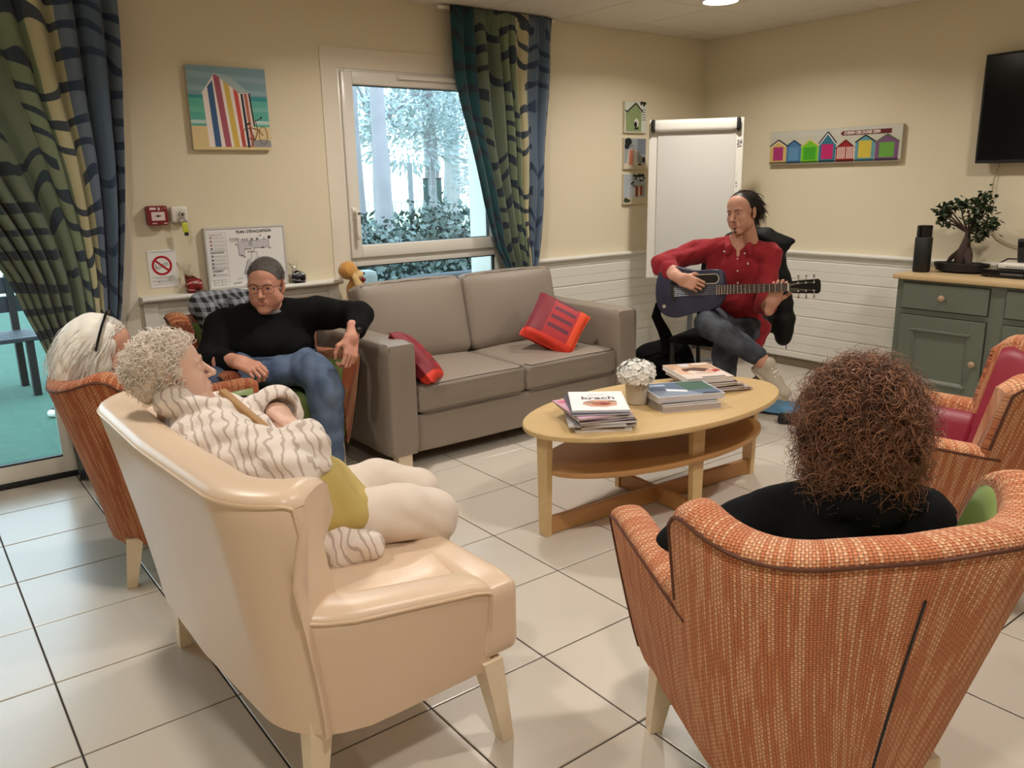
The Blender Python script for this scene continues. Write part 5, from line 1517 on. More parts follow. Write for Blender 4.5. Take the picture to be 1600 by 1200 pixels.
gb = thing('guitar_bag', 'black padded guitar bag slumped on the floor between sofa and chair', 'bag', (3.90, 3.52, 0), math.radians(-38))
mb = MB()
def fnb(p, u):
    return (p.x * (1 - 0.10 * (p.z / 0.2 if p.z > 0 else 0)), p.y * (1 - 0.35 * max(0, p.z / 0.2)) + 0.03 * max(0, p.z / 0.2), p.z + 0.02 * math.sin(p.x * 14) * (1 if p.z > 0 else 0))
mb.rbox(0.40, 0.24, 0.38, 0.115, 9, (0.01, 0.01, 0.01), (0, 0, 0.192), fn=fnb)
mb.build('body', M_BLACKFAB, gb, smooth=180)
mb = MB(); mb.tube([(-0.13, -0.08, 0.30), (-0.05, -0.105, 0.33), (0.05, -0.105, 0.33), (0.13, -0.085, 0.30)], 0.010, 8); mb.build('handle', M_BLACKFAB, gb, smooth=60)
MB().rbox(0.018, 0.006, 0.010, 0.002, 2, c=(0.05, -0.108, 0.268)).build('zip_pull', M_CHROME, gb)
t = thing('folder', 'blue flat folder lying on the floor under the raised shoe', 'folder', (4.27, 2.86, 0), math.radians(18))
MB().cham(-0.16, 0.16, -0.105, 0.105, 0.0015, 0.012, 0.002).build('case', M_BLACK, t)
MB().box(-0.155, 0.155, -0.100, 0.100, 0.012, 0.014).build('cover', principled('blue_cover', srgb(62, 138, 182), rough=0.45), t)
t = thing('pedal', 'small black pedal on the floor at the far end of the table', 'pedal', (4.04, 2.66, 0), math.radians(30))
MB().rbox(0.09, 0.12, 0.05, 0.015, 5, c=(0, 0, 0.026)).build('case', M_BLACK, t, smooth=60)
MB().lathe([(0.014, 0.05), (0.014, 0.060), (0.010, 0.063)], 14).build('switch', M_STEELGREY, t, smooth=50)
# ------------------------------------------------------------------ outside the windows
M_TURF = principled('green_turf', srgb(56, 92, 78), rough=0.95, vary=0.25, vary_scale=14, bump=0.6, bump_scale=160)
M_MULCH = principled('leaf_litter', srgb(92, 88, 84), rough=0.95, vary=0.35, vary_scale=9, bump=0.8, bump_scale=60)
structure(MB().box(-7, 1.55, WO, 13, -0.2, -0.03).build('floor_terrace', M_TURF))
structure(MB().box(1.55, 16, WO, 13, -0.2, -0.05).build('floor_garden', M_MULCH))
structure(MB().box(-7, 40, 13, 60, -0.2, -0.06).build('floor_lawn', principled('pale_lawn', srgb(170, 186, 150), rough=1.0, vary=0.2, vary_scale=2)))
def leaf_cloud(pts, nrm, L, w, seed):
    rg = np.random.default_rng(seed)
    n = len(pts)
    d = rg.normal(size=(n, 3)); d /= np.linalg.norm(d, axis=1)[:, None]
    s = np.cross(d, nrm + 0.5 * rg.normal(size=(n, 3))); s /= np.linalg.norm(s, axis=1)[:, None] + 1e-9
    Ls = (L * rg.uniform(0.6, 1.3, n))[:, None]; ws = Ls * w
    V = np.stack([pts, pts + d * Ls * 0.5 + s * ws, pts + d * Ls, pts + d * Ls * 0.5 - s * ws], 1).reshape(-1, 3)
    F = np.arange(4 * n).reshape(n, 4)
    return V, F
M_HEDGE = principled('hedge_leaf', srgb(84, 100, 96), rough=0.35, vary=0.35, vary_scale=6)
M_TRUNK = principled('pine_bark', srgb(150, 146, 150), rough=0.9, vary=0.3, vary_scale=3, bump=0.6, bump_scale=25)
M_CANOPY = principled('hazed_needles', srgb(176, 188, 190), rough=0.7, vary=0.3, vary_scale=2)  # distant haze and overexposure put into the pale leaf colour
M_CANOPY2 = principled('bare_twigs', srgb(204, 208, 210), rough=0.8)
rgn = np.random.default_rng(21)
def hedge(name, label, x0, x1, y0, y1, h, n, seed):
    t = thing(name, label, 'hedge', ((x0 + x1) / 2, (y0 + y1) / 2, -0.05))
    rg = np.random.default_rng(seed)
    c = rg.uniform(0, 1, (n, 3))
    px = (c[:, 0] - 0.5) * (x1 - x0); ang = c[:, 1] * math.pi
    bump = 0.85 + 0.22 * np.sin(px * 3.1 + seed) * np.cos(px * 1.3) + 0.08 * rg.normal(size=n)
    py = np.cos(ang) * (y1 - y0) / 2 * (0.9 + 0.15 * rg.normal(size=n)); pz = np.abs(np.sin(ang)) ** 0.45 * h * bump
    pz = pz * (0.25 + 0.75 * rg.uniform(0, 1, n) ** 0.3)
    V, F = leaf_cloud(np.stack([px, py, pz], 1), np.stack([0 * px, np.cos(ang), np.sin(ang)], 1), 0.085, 0.30, seed)
    np_mesh('foliage', V, F, M_HEDGE, t, smooth=False, kind='stuff')
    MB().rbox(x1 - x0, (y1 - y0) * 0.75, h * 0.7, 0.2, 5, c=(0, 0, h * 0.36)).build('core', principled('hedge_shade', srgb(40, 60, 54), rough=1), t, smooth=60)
    return t
hedge('hedge', 'dense glossy leaved hedge outside the window', 2.6, 8.2, 7.3, 8.5, 1.16, 15000, 3)
def tree(name, label, x, y, r, h, lean, crowns, seed, group='pale trees beyond the hedge', leafmat=None, twigs=True):
    t = thing(name, label, 'tree', (x, y, -0.06), 0, group)
    mb = MB(); k = 7
    pts = [(lean * (i / k) * h * 0.2 + 0.05 * math.sin(i * 1.3 + seed), 0.03 * math.cos(i + seed), h * i / k) for i in range(k + 1)]
    mb.tube(pts, [r * (1.15 - 0.6 * i / k) for i in range(k + 1)], 12)
    mb.build('trunk', M_TRUNK, t, smooth=70)
    rg = random.Random(seed)
    mb = MB()
    for (cx, cyy, cz, cr, n) in crowns:
        a = Vector(pts[rg.randint(3, k)]); e = Vector((cx, cyy, cz)); m = (a + e) / 2 + Vector((0, 0, 0.2))
        mb.tube([a, m, e], [r * 0.3, r * 0.2, r * 0.08], 6)
    if crowns: mb.build('branches', M_TRUNK, t, smooth=70)
    P = []; NN = []
    rgq = np.random.default_rng(seed)
    for (cx, cyy, cz, cr, n) in crowns:
        n = int(n * 1.8); d = rgq.normal(size=(n, 3)); d /= np.linalg.norm(d, axis=1)[:, None]
        P.append(np.array([cx, cyy, cz]) + d * cr * np.array([1.2, 1.2, 0.7]) * rgq.uniform(0.4, 1, (n, 1)) ** 0.5); NN.append(d)
    if P:
        V, F = leaf_cloud(np.concatenate(P), np.concatenate(NN), 0.13, 0.16, seed)
        np_mesh('foliage', V, F, leafmat or M_CANOPY, t, smooth=False, kind='stuff')
    return t
tree('pine_tree', 'thick straight grey trunk in the left part of the window', 5.03, 9.3, 0.092, 8.0, 0.13, [], 1)
tree('pine_tree', 'thinner grey trunk at the left edge of the window, beside the thick one', 4.96, 9.7, 0.058, 8.0, 0.08, [], 2)
tree('pine_tree', 'forked leafy pine right of the thick trunk', 6.9, 12.4, 0.16, 4.2, -0.35, [(-0.8, 0, 3.2, 0.9, 900), (0.5, 0.3, 3.7, 1.0, 1000), (0.0, 0, 2.5, 0.6, 400), (1.4, 0.2, 3.0, 0.8, 700)], 3)
tree('pine_tree', 'slim leafy tree in the middle of the window', 8.2, 13.2, 0.15, 3.8, 0.1, [(-0.4, 0, 2.2, 0.8, 700), (0.4, 0.3, 2.6, 0.9, 700), (0.1, 0, 4.2, 1.2, 900), (-1.0, 0, 4.8, 1.1, 800)], 4)
tree('pine_tree', 'broad pale tree behind the two fence posts', 11.5, 17.5, 0.2, 6, 0.05, [(-1.5, 0, 3.2, 1.4, 900), (0.8, 0.3, 3.8, 1.7, 1100), (0.2, 0, 5.8, 2.0, 1200), (-2.4, 0, 5.6, 1.6, 900)], 5)
tree('bare_tree', 'pale twiggy bush at the right side of the window', 9.9, 12.6, 0.10, 3.0, 0.1, [(-0.3, 0, 1.6, 0.9, 900), (0.4, 0.3, 2.2, 1.0, 900), (0.6, 0, 3.2, 0.9, 700)], 6, leafmat=M_CANOPY2)
tree('pine_tree', 'tall hazy tree at the back on the left', 8.0, 19.0, 0.2, 7, 0.0, [(-1, 0, 3.5, 1.5, 900), (0.8, 0, 5.0, 1.8, 1000), (-0.3, 0, 7.0, 1.8, 900)], 7)
tree('pine_tree', 'tall hazy tree at the back on the right', 14.8, 19.5, 0.2, 7, 0.0, [(-1, 0, 3.0, 1.7, 900), (0.8, 0, 4.6, 1.9, 1000), (-0.3, 0, 6.8, 1.9, 900)], 8)
fn = thing('fence', 'thin wire mesh fence behind the hedge', 'fence', (7.5, 11.0, -0.06))
for k in range(6):
    MB().cham(-5 + 2 * k - 0.03, -5 + 2 * k + 0.03, -0.03, 0.03, 0, 1.75, 0.004).build('post', principled('grey_post', srgb(120, 128, 130), rough=0.6), fn)
mb = MB()
for k in range(110): mb.box(-5 + 0.0909 * k - 0.003, -5 + 0.0909 * k + 0.003, -0.003, 0.003, 0.05, 1.7)
for k in range(8): mb.box(-5, 5, -0.004, 0.004, 0.08 + 0.22 * k, 0.086 + 0.22 * k)
mb.build('mesh_wires', principled('fence_wire', srgb(150, 158, 160), rough=0.5), fn, kind='stuff')
for k, (px, lab) in enumerate(((6.15, 'dark square post standing behind the hedge, left of the pair'), (6.37, 'dark square post standing behind the hedge, right of the pair'))):
    t = thing('post', lab, 'post', (px, 10.0, -0.06), 0, 'pair of dark posts')
    MB().cham(-0.03, 0.03, -0.03, 0.03, 0, 1.50, 0.01).build('shaft', principled('dark_green_post', srgb(38, 66, 64), rough=0.6), t)
    MB().cham(-0.034, 0.034, -0.034, 0.034, 1.50, 1.52, 0.004).build('cap', M_BLACK, t)
# terrace furniture seen over the sofa back
M_WICKER = principled('slate_wicker', srgb(42, 46, 54), rough=0.6, bump=0.9, bump_scale=110)
M_WICKERW = principled('pale_wicker', srgb(150, 154, 156), rough=0.6, bump=0.9, bump_scale=110)
t = thing('garden_sofa', 'slate grey wicker sofa back on the terrace just outside the window', 'sofa', (3.82, 5.62, -0.05))
MB().rbox(1.30, 0.16, 0.42, 0.05, 6, (0, 0.01, 0), (0.05, 0, 0.53)).build('backrest', M_WICKER, t, smooth=60)
MB().rbox(1.30, 0.70, 0.30, 0.05, 5, c=(0.05, 0.40, 0.27)).build('seat', M_WICKER, t, smooth=60)
for s in (-1, 1): MB().rbox(0.14, 0.75, 0.48, 0.05, 5, c=(0.05 + s * 0.70, 0.35, 0.34)).build('arm', M_WICKER, t, smooth=60)
for s in (-1, 1):
    for yy in (0.05, 0.68): MB().cham(0.05 + s * 0.66 - 0.03, 0.05 + s * 0.66 + 0.03, yy - 0.03, yy + 0.03, 0, 0.13, 0.004).build('foot', M_BLACK, t)
t = thing('garden_chair', 'pale wicker chair outside the window behind the toy dog', 'chair', (2.71, 5.72, -0.05), math.radians(-4))
MB().rbox(0.62, 0.12, 0.46, 0.045, 6, c=(0, 0, 0.58)).build('backrest', M_WICKERW, t, smooth=60)
MB().rbox(0.62, 0.60, 0.30, 0.045, 5, c=(0, 0.32, 0.26)).build('seat', M_WICKERW, t, smooth=60)
for s in (-1, 1):
    for yy in (0.05, 0.56): MB().cham(s * 0.26 - 0.025, s * 0.26 + 0.025, yy - 0.025, yy + 0.025, 0, 0.12, 0.004).build('foot', M_BLACK, t)
t = thing('garden_bench', 'dark slatted bench on the green terrace seen through the door', 'bench', (0.18, 6.75, -0.03), math.radians(4))
for k in range(4): MB().cham(-0.62, 0.62, -0.20 + 0.11 * k, -0.10 + 0.11 * k, 0.40, 0.43, 0.004).build('slat', M_WICKER, t)
for k in range(2): MB().cham(-0.62, 0.62, 0.26, 0.285, 0.56 + 0.14 * k, 0.68 + 0.14 * k, 0.004).build('slat', M_WICKER, t)
for s in (-1, 1):
    for (yy, h) in ((-0.16, 0.40), (0.245, 0.84)): MB().cham(s * 0.54 - 0.025, s * 0.54 + 0.025, yy - 0.025, yy + 0.025, 0, h, 0.004).build('leg', M_BLACK, t)
t = thing('garden_shoe', 'dark slipper with a white toe lying on the green turf by the door', 'shoe', (0.83, 5.95, -0.03), math.radians(120))
MB().rbox(0.10, 0.26, 0.07, 0.035, 6, c=(0, 0, 0.036), fn=lambda p, u: (p.x, p.y, p.z * (1.0 if p.y < 0 else 0.75))).build('upper', M_BLACK, t, smooth=60)
MB().rbox(0.085, 0.06, 0.045, 0.022, 4, c=(0, 0.125, 0.024)).build('toe', M_WHITE, t, smooth=60)
# ------------------------------------------------------------------ signed-distance modelling for figures and soft things
def nrm(v):
    v = np.asarray(v, float); return v / (np.linalg.norm(v) + 1e-12)
def basis(y, z):
    """columns x,y,z with y kept, z made square to it"""
    y = nrm(y); z = np.asarray(z, float); z = nrm(z - y * np.dot(z, y)); x = np.cross(y, z)
    return np.stack([x, y, z], 1)
class Sdf:
    def __init__(s, lo, hi, res):
        s.lo = np.asarray(lo, float); s.res = res
        s.n = np.maximum(4, np.ceil((np.asarray(hi, float) - s.lo) / res).astype(int) + 1)
        s.ax = [(s.lo[k] + res * np.arange(s.n[k])).astype(np.float32) for k in range(3)]
        s.D = np.full(s.n, 10.0, np.float32); s.M = np.zeros(s.n, np.uint8)
    def win(s, lo, hi, pad):
        a = np.clip(np.floor((np.asarray(lo) - pad - s.lo) / s.res).astype(int), 0, s.n - 1)
        b = np.clip(np.ceil((np.asarray(hi) + pad - s.lo) / s.res).astype(int) + 1, 1, s.n)
        return tuple(slice(a[k], b[k]) for k in range(3))
    def pts(s, w):
        return np.meshgrid(s.ax[0][w[0]], s.ax[1][w[1]], s.ax[2][w[2]], indexing='ij', sparse=True)
    def put(s, w, d, k, mi, sub=False):
        A = s.D[w]
        if sub:
            d = -d
            h = np.maximum(k - np.abs(A - d), 0) / max(k, 1e-6)
            s.D[w] = np.maximum(A, d) + h * h * k * 0.25
            if mi is not None: s.M[w] = np.where(d > A, mi, s.M[w])
        else:
            if mi is not None: s.M[w] = np.where(d < A, mi, s.M[w])
            h = np.maximum(k - np.abs(A - d), 0) / max(k, 1e-6)
            s.D[w] = np.minimum(A, d) - h * h * k * 0.25
        return s
    def ell(s, c, r, k=0.01, R=None, mi=0, sub=False):
        c = np.asarray(c, float); r = np.asarray(r, float) * np.ones(3); m = r.max()
        w = s.win(c - m, c + m, k + 3 * s.res)
        X, Y, Z = s.pts(w); X = X - c[0]; Y = Y - c[1]; Z = Z - c[2]
        if R is not None:
            R = np.asarray(R, float)
            X, Y, Z = (R[0, i] * X + R[1, i] * Y + R[2, i] * Z for i in range(3))
        k1 = np.sqrt((X / r[0]) ** 2 + (Y / r[1]) ** 2 + (Z / r[2]) ** 2)
        k2 = np.sqrt((X / r[0] ** 2) ** 2 + (Y / r[1] ** 2) ** 2 + (Z / r[2] ** 2) ** 2) + 1e-9
        return s.put(w, k1 * (k1 - 1) / k2, k, mi, sub)
    def cone(s, a, b, ra, rb, k=0.01, mi=0, sub=False, flat=None):
        a = np.asarray(a, float); b = np.asarray(b, float); m = max(ra, rb)
        w = s.win(np.minimum(a, b) - m, np.maximum(a, b) + m, k + 3 * s.res)
        X, Y, Z = s.pts(w); X = X - a[0]; Y = Y - a[1]; Z = Z - a[2]
        d = b - a; L2 = max(d @ d, 1e-9)
        t = np.clip((X * d[0] + Y * d[1] + Z * d[2]) / L2, 0, 1)
        X = X - t * d[0]; Y = Y - t * d[1]; Z = Z - t * d[2]
        q = X * X + Y * Y + Z * Z
        if flat is not None:      # flatten along a direction by a factor
            n, f = flat; n = nrm(n); e = X * n[0] + Y * n[1] + Z * n[2]; q = q + e * e * (1 / f ** 2 - 1)
        return s.put(w, np.sqrt(q) - (ra + (rb - ra) * t), k, mi, sub)
    def box(s, c, h, r, k=0.01, R=None, mi=0, sub=False):
        c = np.asarray(c, float); h = np.asarray(h, float); m = np.linalg.norm(h)
        w = s.win(c - m, c + m, k + 3 * s.res)
        X, Y, Z = s.pts(w); X = X - c[0]; Y = Y - c[1]; Z = Z - c[2]
        if R is not None:
            R = np.asarray(R, float)
            X, Y, Z = (R[0, i] * X + R[1, i] * Y + R[2, i] * Z for i in range(3))
        qx, qy, qz = np.abs(X) - h[0] + r, np.abs(Y) - h[1] + r, np.abs(Z) - h[2] + r
        d = np.sqrt(np.maximum(qx, 0) ** 2 + np.maximum(qy, 0) ** 2 + np.maximum(qz, 0) ** 2) + np.minimum(np.maximum(qx, np.maximum(qy, qz)), 0) - r
        return s.put(w, d, k, mi, sub)
    def chain(s, pts, rad, k=0.02, mi=0, **kw):
        for i in range(len(pts) - 1): s.cone(pts[i], pts[i + 1], rad[i], rad[i + 1], k, mi, **kw)
        return s
    def ripple(s, amp, freq, seed=0, warp=0.6):
        """soft cloth folds"""
        rg = np.random.default_rng(seed)
        X, Y, Z = s.pts((slice(None),) * 3)
        band = s.D < 0.05
        tot = 0
        for i in range(4):
            d = nrm(rg.normal(size=3)) * freq * rg.uniform(0.7, 1.4); e = nrm(rg.normal(size=3)) * freq * 0.5; p = rg.uniform(0, 6.3, 2)
            ph = X * d[0] + Y * d[1] + Z * d[2] + p[0]
            ph = ph + warp * np.sin(X * e[0] + Y * e[1] + Z * e[2] + p[1]) * 2
            tot = tot + (1 - np.abs(np.sin(ph)) * 2) * 0.25
        s.D = np.where(band, s.D + (amp * tot).astype(np.float32), s.D)
        return s
    def cut(s, p, n):
        """keep the side that the normal points away from"""
        n = nrm(n); X, Y, Z = s.pts((slice(None),) * 3)
        s.D = np.maximum(s.D, ((X - p[0]) * n[0] + (Y - p[1]) * n[1] + (Z - p[2]) * n[2]).astype(np.float32))
        return s
    def mesh(s):
        D = s.D.copy()
        D[0, :, :] = D[-1, :, :] = 1; D[:, 0, :] = D[:, -1, :] = 1; D[:, :, 0] = D[:, :, -1] = 1
        S = D < 0
        nx, ny, nz = D.shape
        c = [S[i:nx - 1 + i, j:ny - 1 + j, k:nz - 1 + k] for i in (0, 1) for j in (0, 1) for k in (0, 1)]
        al = c[0].copy(); an = c[0].copy()
        for q in c[1:]: al &= q; an |= q
        act = np.argwhere(an & ~al)
        m = len(act)
        vid = np.full((nx - 1, ny - 1, nz - 1), -1, np.int32); vid[act[:, 0], act[:, 1], act[:, 2]] = np.arange(m)
        off = np.array([(i, j, k) for i in (0, 1) for j in (0, 1) for k in (0, 1)])
        val = np.stack([D[act[:, 0] + o[0], act[:, 1] + o[1], act[:, 2] + o[2]] for o in off], 1)
        acc = np.zeros((m, 3)); cnt = np.zeros(m)
        for a in range(8):
            for b in range(a + 1, 8):
                if np.abs(off[a] - off[b]).sum() != 1: continue
                va, vb = val[:, a], val[:, b]; ok = (va < 0) != (vb < 0)
                t = np.where(ok, va / np.where(ok, va - vb, 1), 0)
                acc += np.where(ok[:, None], off[a] + t[:, None] * (off[b] - off[a]), 0); cnt += ok
        V = s.lo + s.res * (act + acc / cnt[:, None])
        best = np.argmin(np.abs(val), 1)
        o = off[best]; vm = s.M[act[:, 0] + o[:, 0], act[:, 1] + o[:, 1], act[:, 2] + o[:, 2]]
        F = []
        for axis in range(3):
            sl0 = [slice(1, -1)] * 3; sl1 = [slice(1, -1)] * 3
            sl0[axis] = slice(0, -1); sl1[axis] = slice(1, None)
            s0, s1 = S[tuple(sl0)], S[tuple(sl1)]
            e = np.argwhere(s0 != s1)
            inside = s0[e[:, 0], e[:, 1], e[:, 2]]
            p = e.copy()
            for k in range(3):
                if k != axis: p[:, k] += 1
            u, v = [(1, 2), (2, 0), (0, 1)][axis]
            def at(du, dv):
                q = p.copy(); q[:, u] -= du; q[:, v] -= dv
                return vid[q[:, 0], q[:, 1], q[:, 2]]
            quad = np.stack([at(1, 1), at(0, 1), at(0, 0), at(1, 0)], 1)
            quad[~inside] = quad[~inside][:, ::-1]
            F.append(quad)
        F = np.concatenate(F); F = F[(F >= 0).all(1)]
        return V.astype(np.float32), F.astype(np.int32), vm[F[:, 0]] if len(F) else np.zeros(0, int)
def relax(V, F, it=1, lam=0.5):
    n = len(V)
    for _ in range(it):
        A = np.zeros((n, 3)); c = np.zeros(n)
        for i in range(4):
            a, b = F[:, i], F[:, (i + 1) % 4]
            for d in range(3):
                A[:, d] += np.bincount(a, V[b, d], n) + np.bincount(b, V[a, d], n)
            c += np.bincount(a, minlength=n) + np.bincount(b, minlength=n)
        V = V * (1 - lam) + lam * A / np.maximum(c, 1)[:, None]
    return V.astype(np.float32)
class Joined:
    def __init__(s): s.V = []; s.F = []; s.M = []; s.n = 0
    def add(s, V, F, M, moff=0):
        s.V.append(V); s.F.append(F + s.n); s.M.append(M + moff); s.n += len(V)
    def build(s, name, mats, parent, root, kind=None, label=None):
        V = np.concatenate(s.V) - np.asarray(root, np.float32)
        return np_mesh(name, V, np.concatenate(s.F), mats, parent, True, kind, np.concatenate(s.M), label)
def sdf_part(name, f, mat, parent, root, it=1, kind=None, label=None):
    V, F, M = f.mesh(); V = relax(V, F, it)
    mats = mat if isinstance(mat, (list, tuple)) else [mat]
    return np_mesh(name, V - np.asarray(root, np.float32), F, mats, parent, True, kind, np.minimum(M, len(mats) - 1), label)

def skin(name, c, rough=0.5, blotch=0.10):
    m = principled(name, srgb(*c), rough=rough, spec=0.35, vary=blotch, vary_scale=28, bump=0.12, bump_scale=320)
    return m
def head_sdf(opts):
    """face looks along +y, z up, origin between the ears; metres"""
    o = dict(smile=0.0, lids=1.0, jaw=1.0, nose=1.0, fat=0.0, age=1.0, brow=1.0); o.update(opts)
    f = Sdf((-0.105, -0.135, -0.19), (0.105, 0.145, 0.145), 0.0024)
    j = o['jaw']; ft = o['fat']
    f.ell((0, -0.012, 0.045), (0.074, 0.094, 0.080), 0.01)
    f.ell((0, 0.030, 0.048), (0.061, 0.055, 0.056), 0.025)
    f.ell((0, 0.034, -0.018), (0.058 + ft, 0.054, 0.070), 0.03)
    for s in (-1, 1):
        f.cone((s * (0.050 + ft) * j, 0.002, -0.052), (s * 0.014, 0.066, -0.096), 0.021, 0.016, 0.028)
        f.ell((s * 0.040, 0.060, -0.020), (0.020, 0.018, 0.020), 0.022)
        f.ell((s * (0.046 + ft), 0.042, -0.050), (0.014 + ft * .6, 0.022, 0.022), 0.03)
    f.ell((0, 0.074, -0.094), (0.021, 0.016, 0.017), 0.018)
    f.cone((-0.034, 0.079, 0.027), (0.034, 0.079, 0.027), 0.009 * o['brow'], 0.009 * o['brow'], 0.016)
    for s in (-1, 1): f.ell((s * 0.031, 0.096, 0.009), (0.018, 0.016, 0.0115), 0.010, sub=True, mi=None)
    f.ell((0, 0.075, -0.056), (0.036, 0.0185, 0.020), 0.018)
    n = o['nose']
    f.cone((0, 0.084, 0.020), (0, 0.084 + 0.026 * n, -0.022), 0.0075, 0.0105, 0.010)
    f.ell((0, 0.084 + 0.025 * n, -0.0255), (0.0115, 0.011, 0.0095), 0.006)
    for s in (-1, 1):
        f.ell((s * 0.0125, 0.096, -0.0275), (0.0075, 0.0095, 0.0070), 0.006)
        f.ell((s * 0.0065, 0.1045, -0.0345), (0.0032, 0.0040, 0.0028), 0.002, sub=True, mi=None)
        # smile lines
        f.cone((s * 0.021, 0.092, -0.030), (s * 0.034, 0.078, -0.062), 0.0026, 0.002, 0.008 + 0.003 * o['age'], sub=True, mi=None)
    sm = o['smile']
    f.ell((0, 0.030, -0.052), (0.047 + ft * .5, 0.050, 0.046), 0.025)
    for s in (-1, 1):
        f.chain([(0, 0.0950, -0.0535), (s * 0.012, 0.0935, -0.0525 + sm * 0.3), (s * 0.025, 0.0865, -0.0575 + sm)], [0.0034, 0.0034, 0.0020], 0.003, mi=1)
        f.chain([(0, 0.0938, -0.0650), (s * 0.012, 0.0925, -0.0640 + sm * 0.3), (s * 0.023, 0.0865, -0.0595 + sm)], [0.0042, 0.0040, 0.0022], 0.003, mi=1)
    for s in (-1, 1):
        f.chain([(0, 0.1005, -0.0590), (s * 0.013, 0.0985, -0.0585 + sm * 0.4), (s * 0.029, 0.0900, -0.0585 + sm * 1.2)], [0.0015, 0.0014, 0.0010], 0.0015, mi=2, sub=True)
    for s in (-1, 1):
        # eyelids closed over the ball, then opened as far as needed
        f.ell((s * 0.031, 0.0745, 0.010), (0.0150, 0.0142, 0.0138), 0.004)
        if o['lids'] == 0: f.chain([(s * 0.017, 0.0875, 0.0065), (s * 0.031, 0.0895, 0.0035), (s * 0.044, 0.0835, 0.0065)], [0.0012, 0.0014, 0.0010], 0.0015, mi=2, sub=True)
        if o['lids'] > 0: f.ell((s * 0.031, 0.0905, 0.0088), (0.0135, 0.0120, 0.0062 * o['lids']), 0.0015, sub=True, mi=None)
        f.cone((s * 0.018, 0.089, 0.0015), (s * 0.042, 0.083, 0.001), 0.0016, 0.0012, 0.005, sub=True, mi=None)   # bag under the eye
        # ear
        R = basis((0.25 * s, 0.97, 0.0), (0, -0.25, 1))
        f.ell((s * 0.0765, -0.010, 0.002), (0.0085, 0.019, 0.031), 0.006, R)
        f.ell((s * 0.0855, -0.006, 0.005), (0.0060, 0.0105, 0.019), 0.003, R, sub=True, mi=None)
        f.ell((s * 0.074, -0.002, -0.024), (0.007, 0.010, 0.011), 0.006)
    f.cone((0, -0.018, -0.055), (0, -0.045, -0.185), 0.052, 0.056, 0.025)
    return f
class Frame:
    """local head/hand frame in the room"""
    def __init__(s, c, fwd, up, scale=1.0):
        B = basis(fwd, up); s.R = B; s.c = np.asarray(c, float); s.k = scale
    def __call__(s, p): return s.c + s.k * (s.R @ np.asarray(p, float))
    def arr(s, V): return (s.c + s.k * (V @ s.R.T)).astype(np.float32)
M_EYEW = principled('eye_white', srgb(226, 216, 208), rough=0.25)
M_IRIS = principled('iris_brown', srgb(62, 44, 34), rough=0.2)
M_PUPIL = principled('pupil', srgb(12, 10, 10), rough=0.1)
M_CREASESHADE = principled('mouth_shadow', srgb(70, 30, 26), rough=0.8)  # dark colour painting the shade in the mouth line and closed eyelid
def eyes(fr, root, parent, look=(0, 0)):
    for s in (-1, 1):
        n, m = 14, 20; r = 0.0124
        V = []; F = []; MI = []
        d = basis((look[0], 1, look[1]), (0, 0, 1))
        for i in range(n + 1):
            th = math.pi * i / n
            for k in range(m):
                a = 2 * math.pi * k / m
                rr = r * (1.0 if th > 0.5 else 1.04)
                p = d @ np.array([rr * math.sin(th) * math.cos(a), rr * math.cos(th), rr * math.sin(th) * math.sin(a)])
                V.append(p + np.array([s * 0.031, 0.0745, 0.010]))
        for i in range(n):
            for k in range(m):
                F.append((i * m + k, (i + 1) * m + k, (i + 1) * m + (k + 1) % m, i * m + (k + 1) % m))
                MI.append(2 if i < 1 else (1 if i < 2 else 0))
        np_mesh('eye', fr.arr(np.array(V)) - np.asarray(root, np.float32), np.array(F), [M_EYEW, M_IRIS, M_PUPIL], parent, True, None, MI)
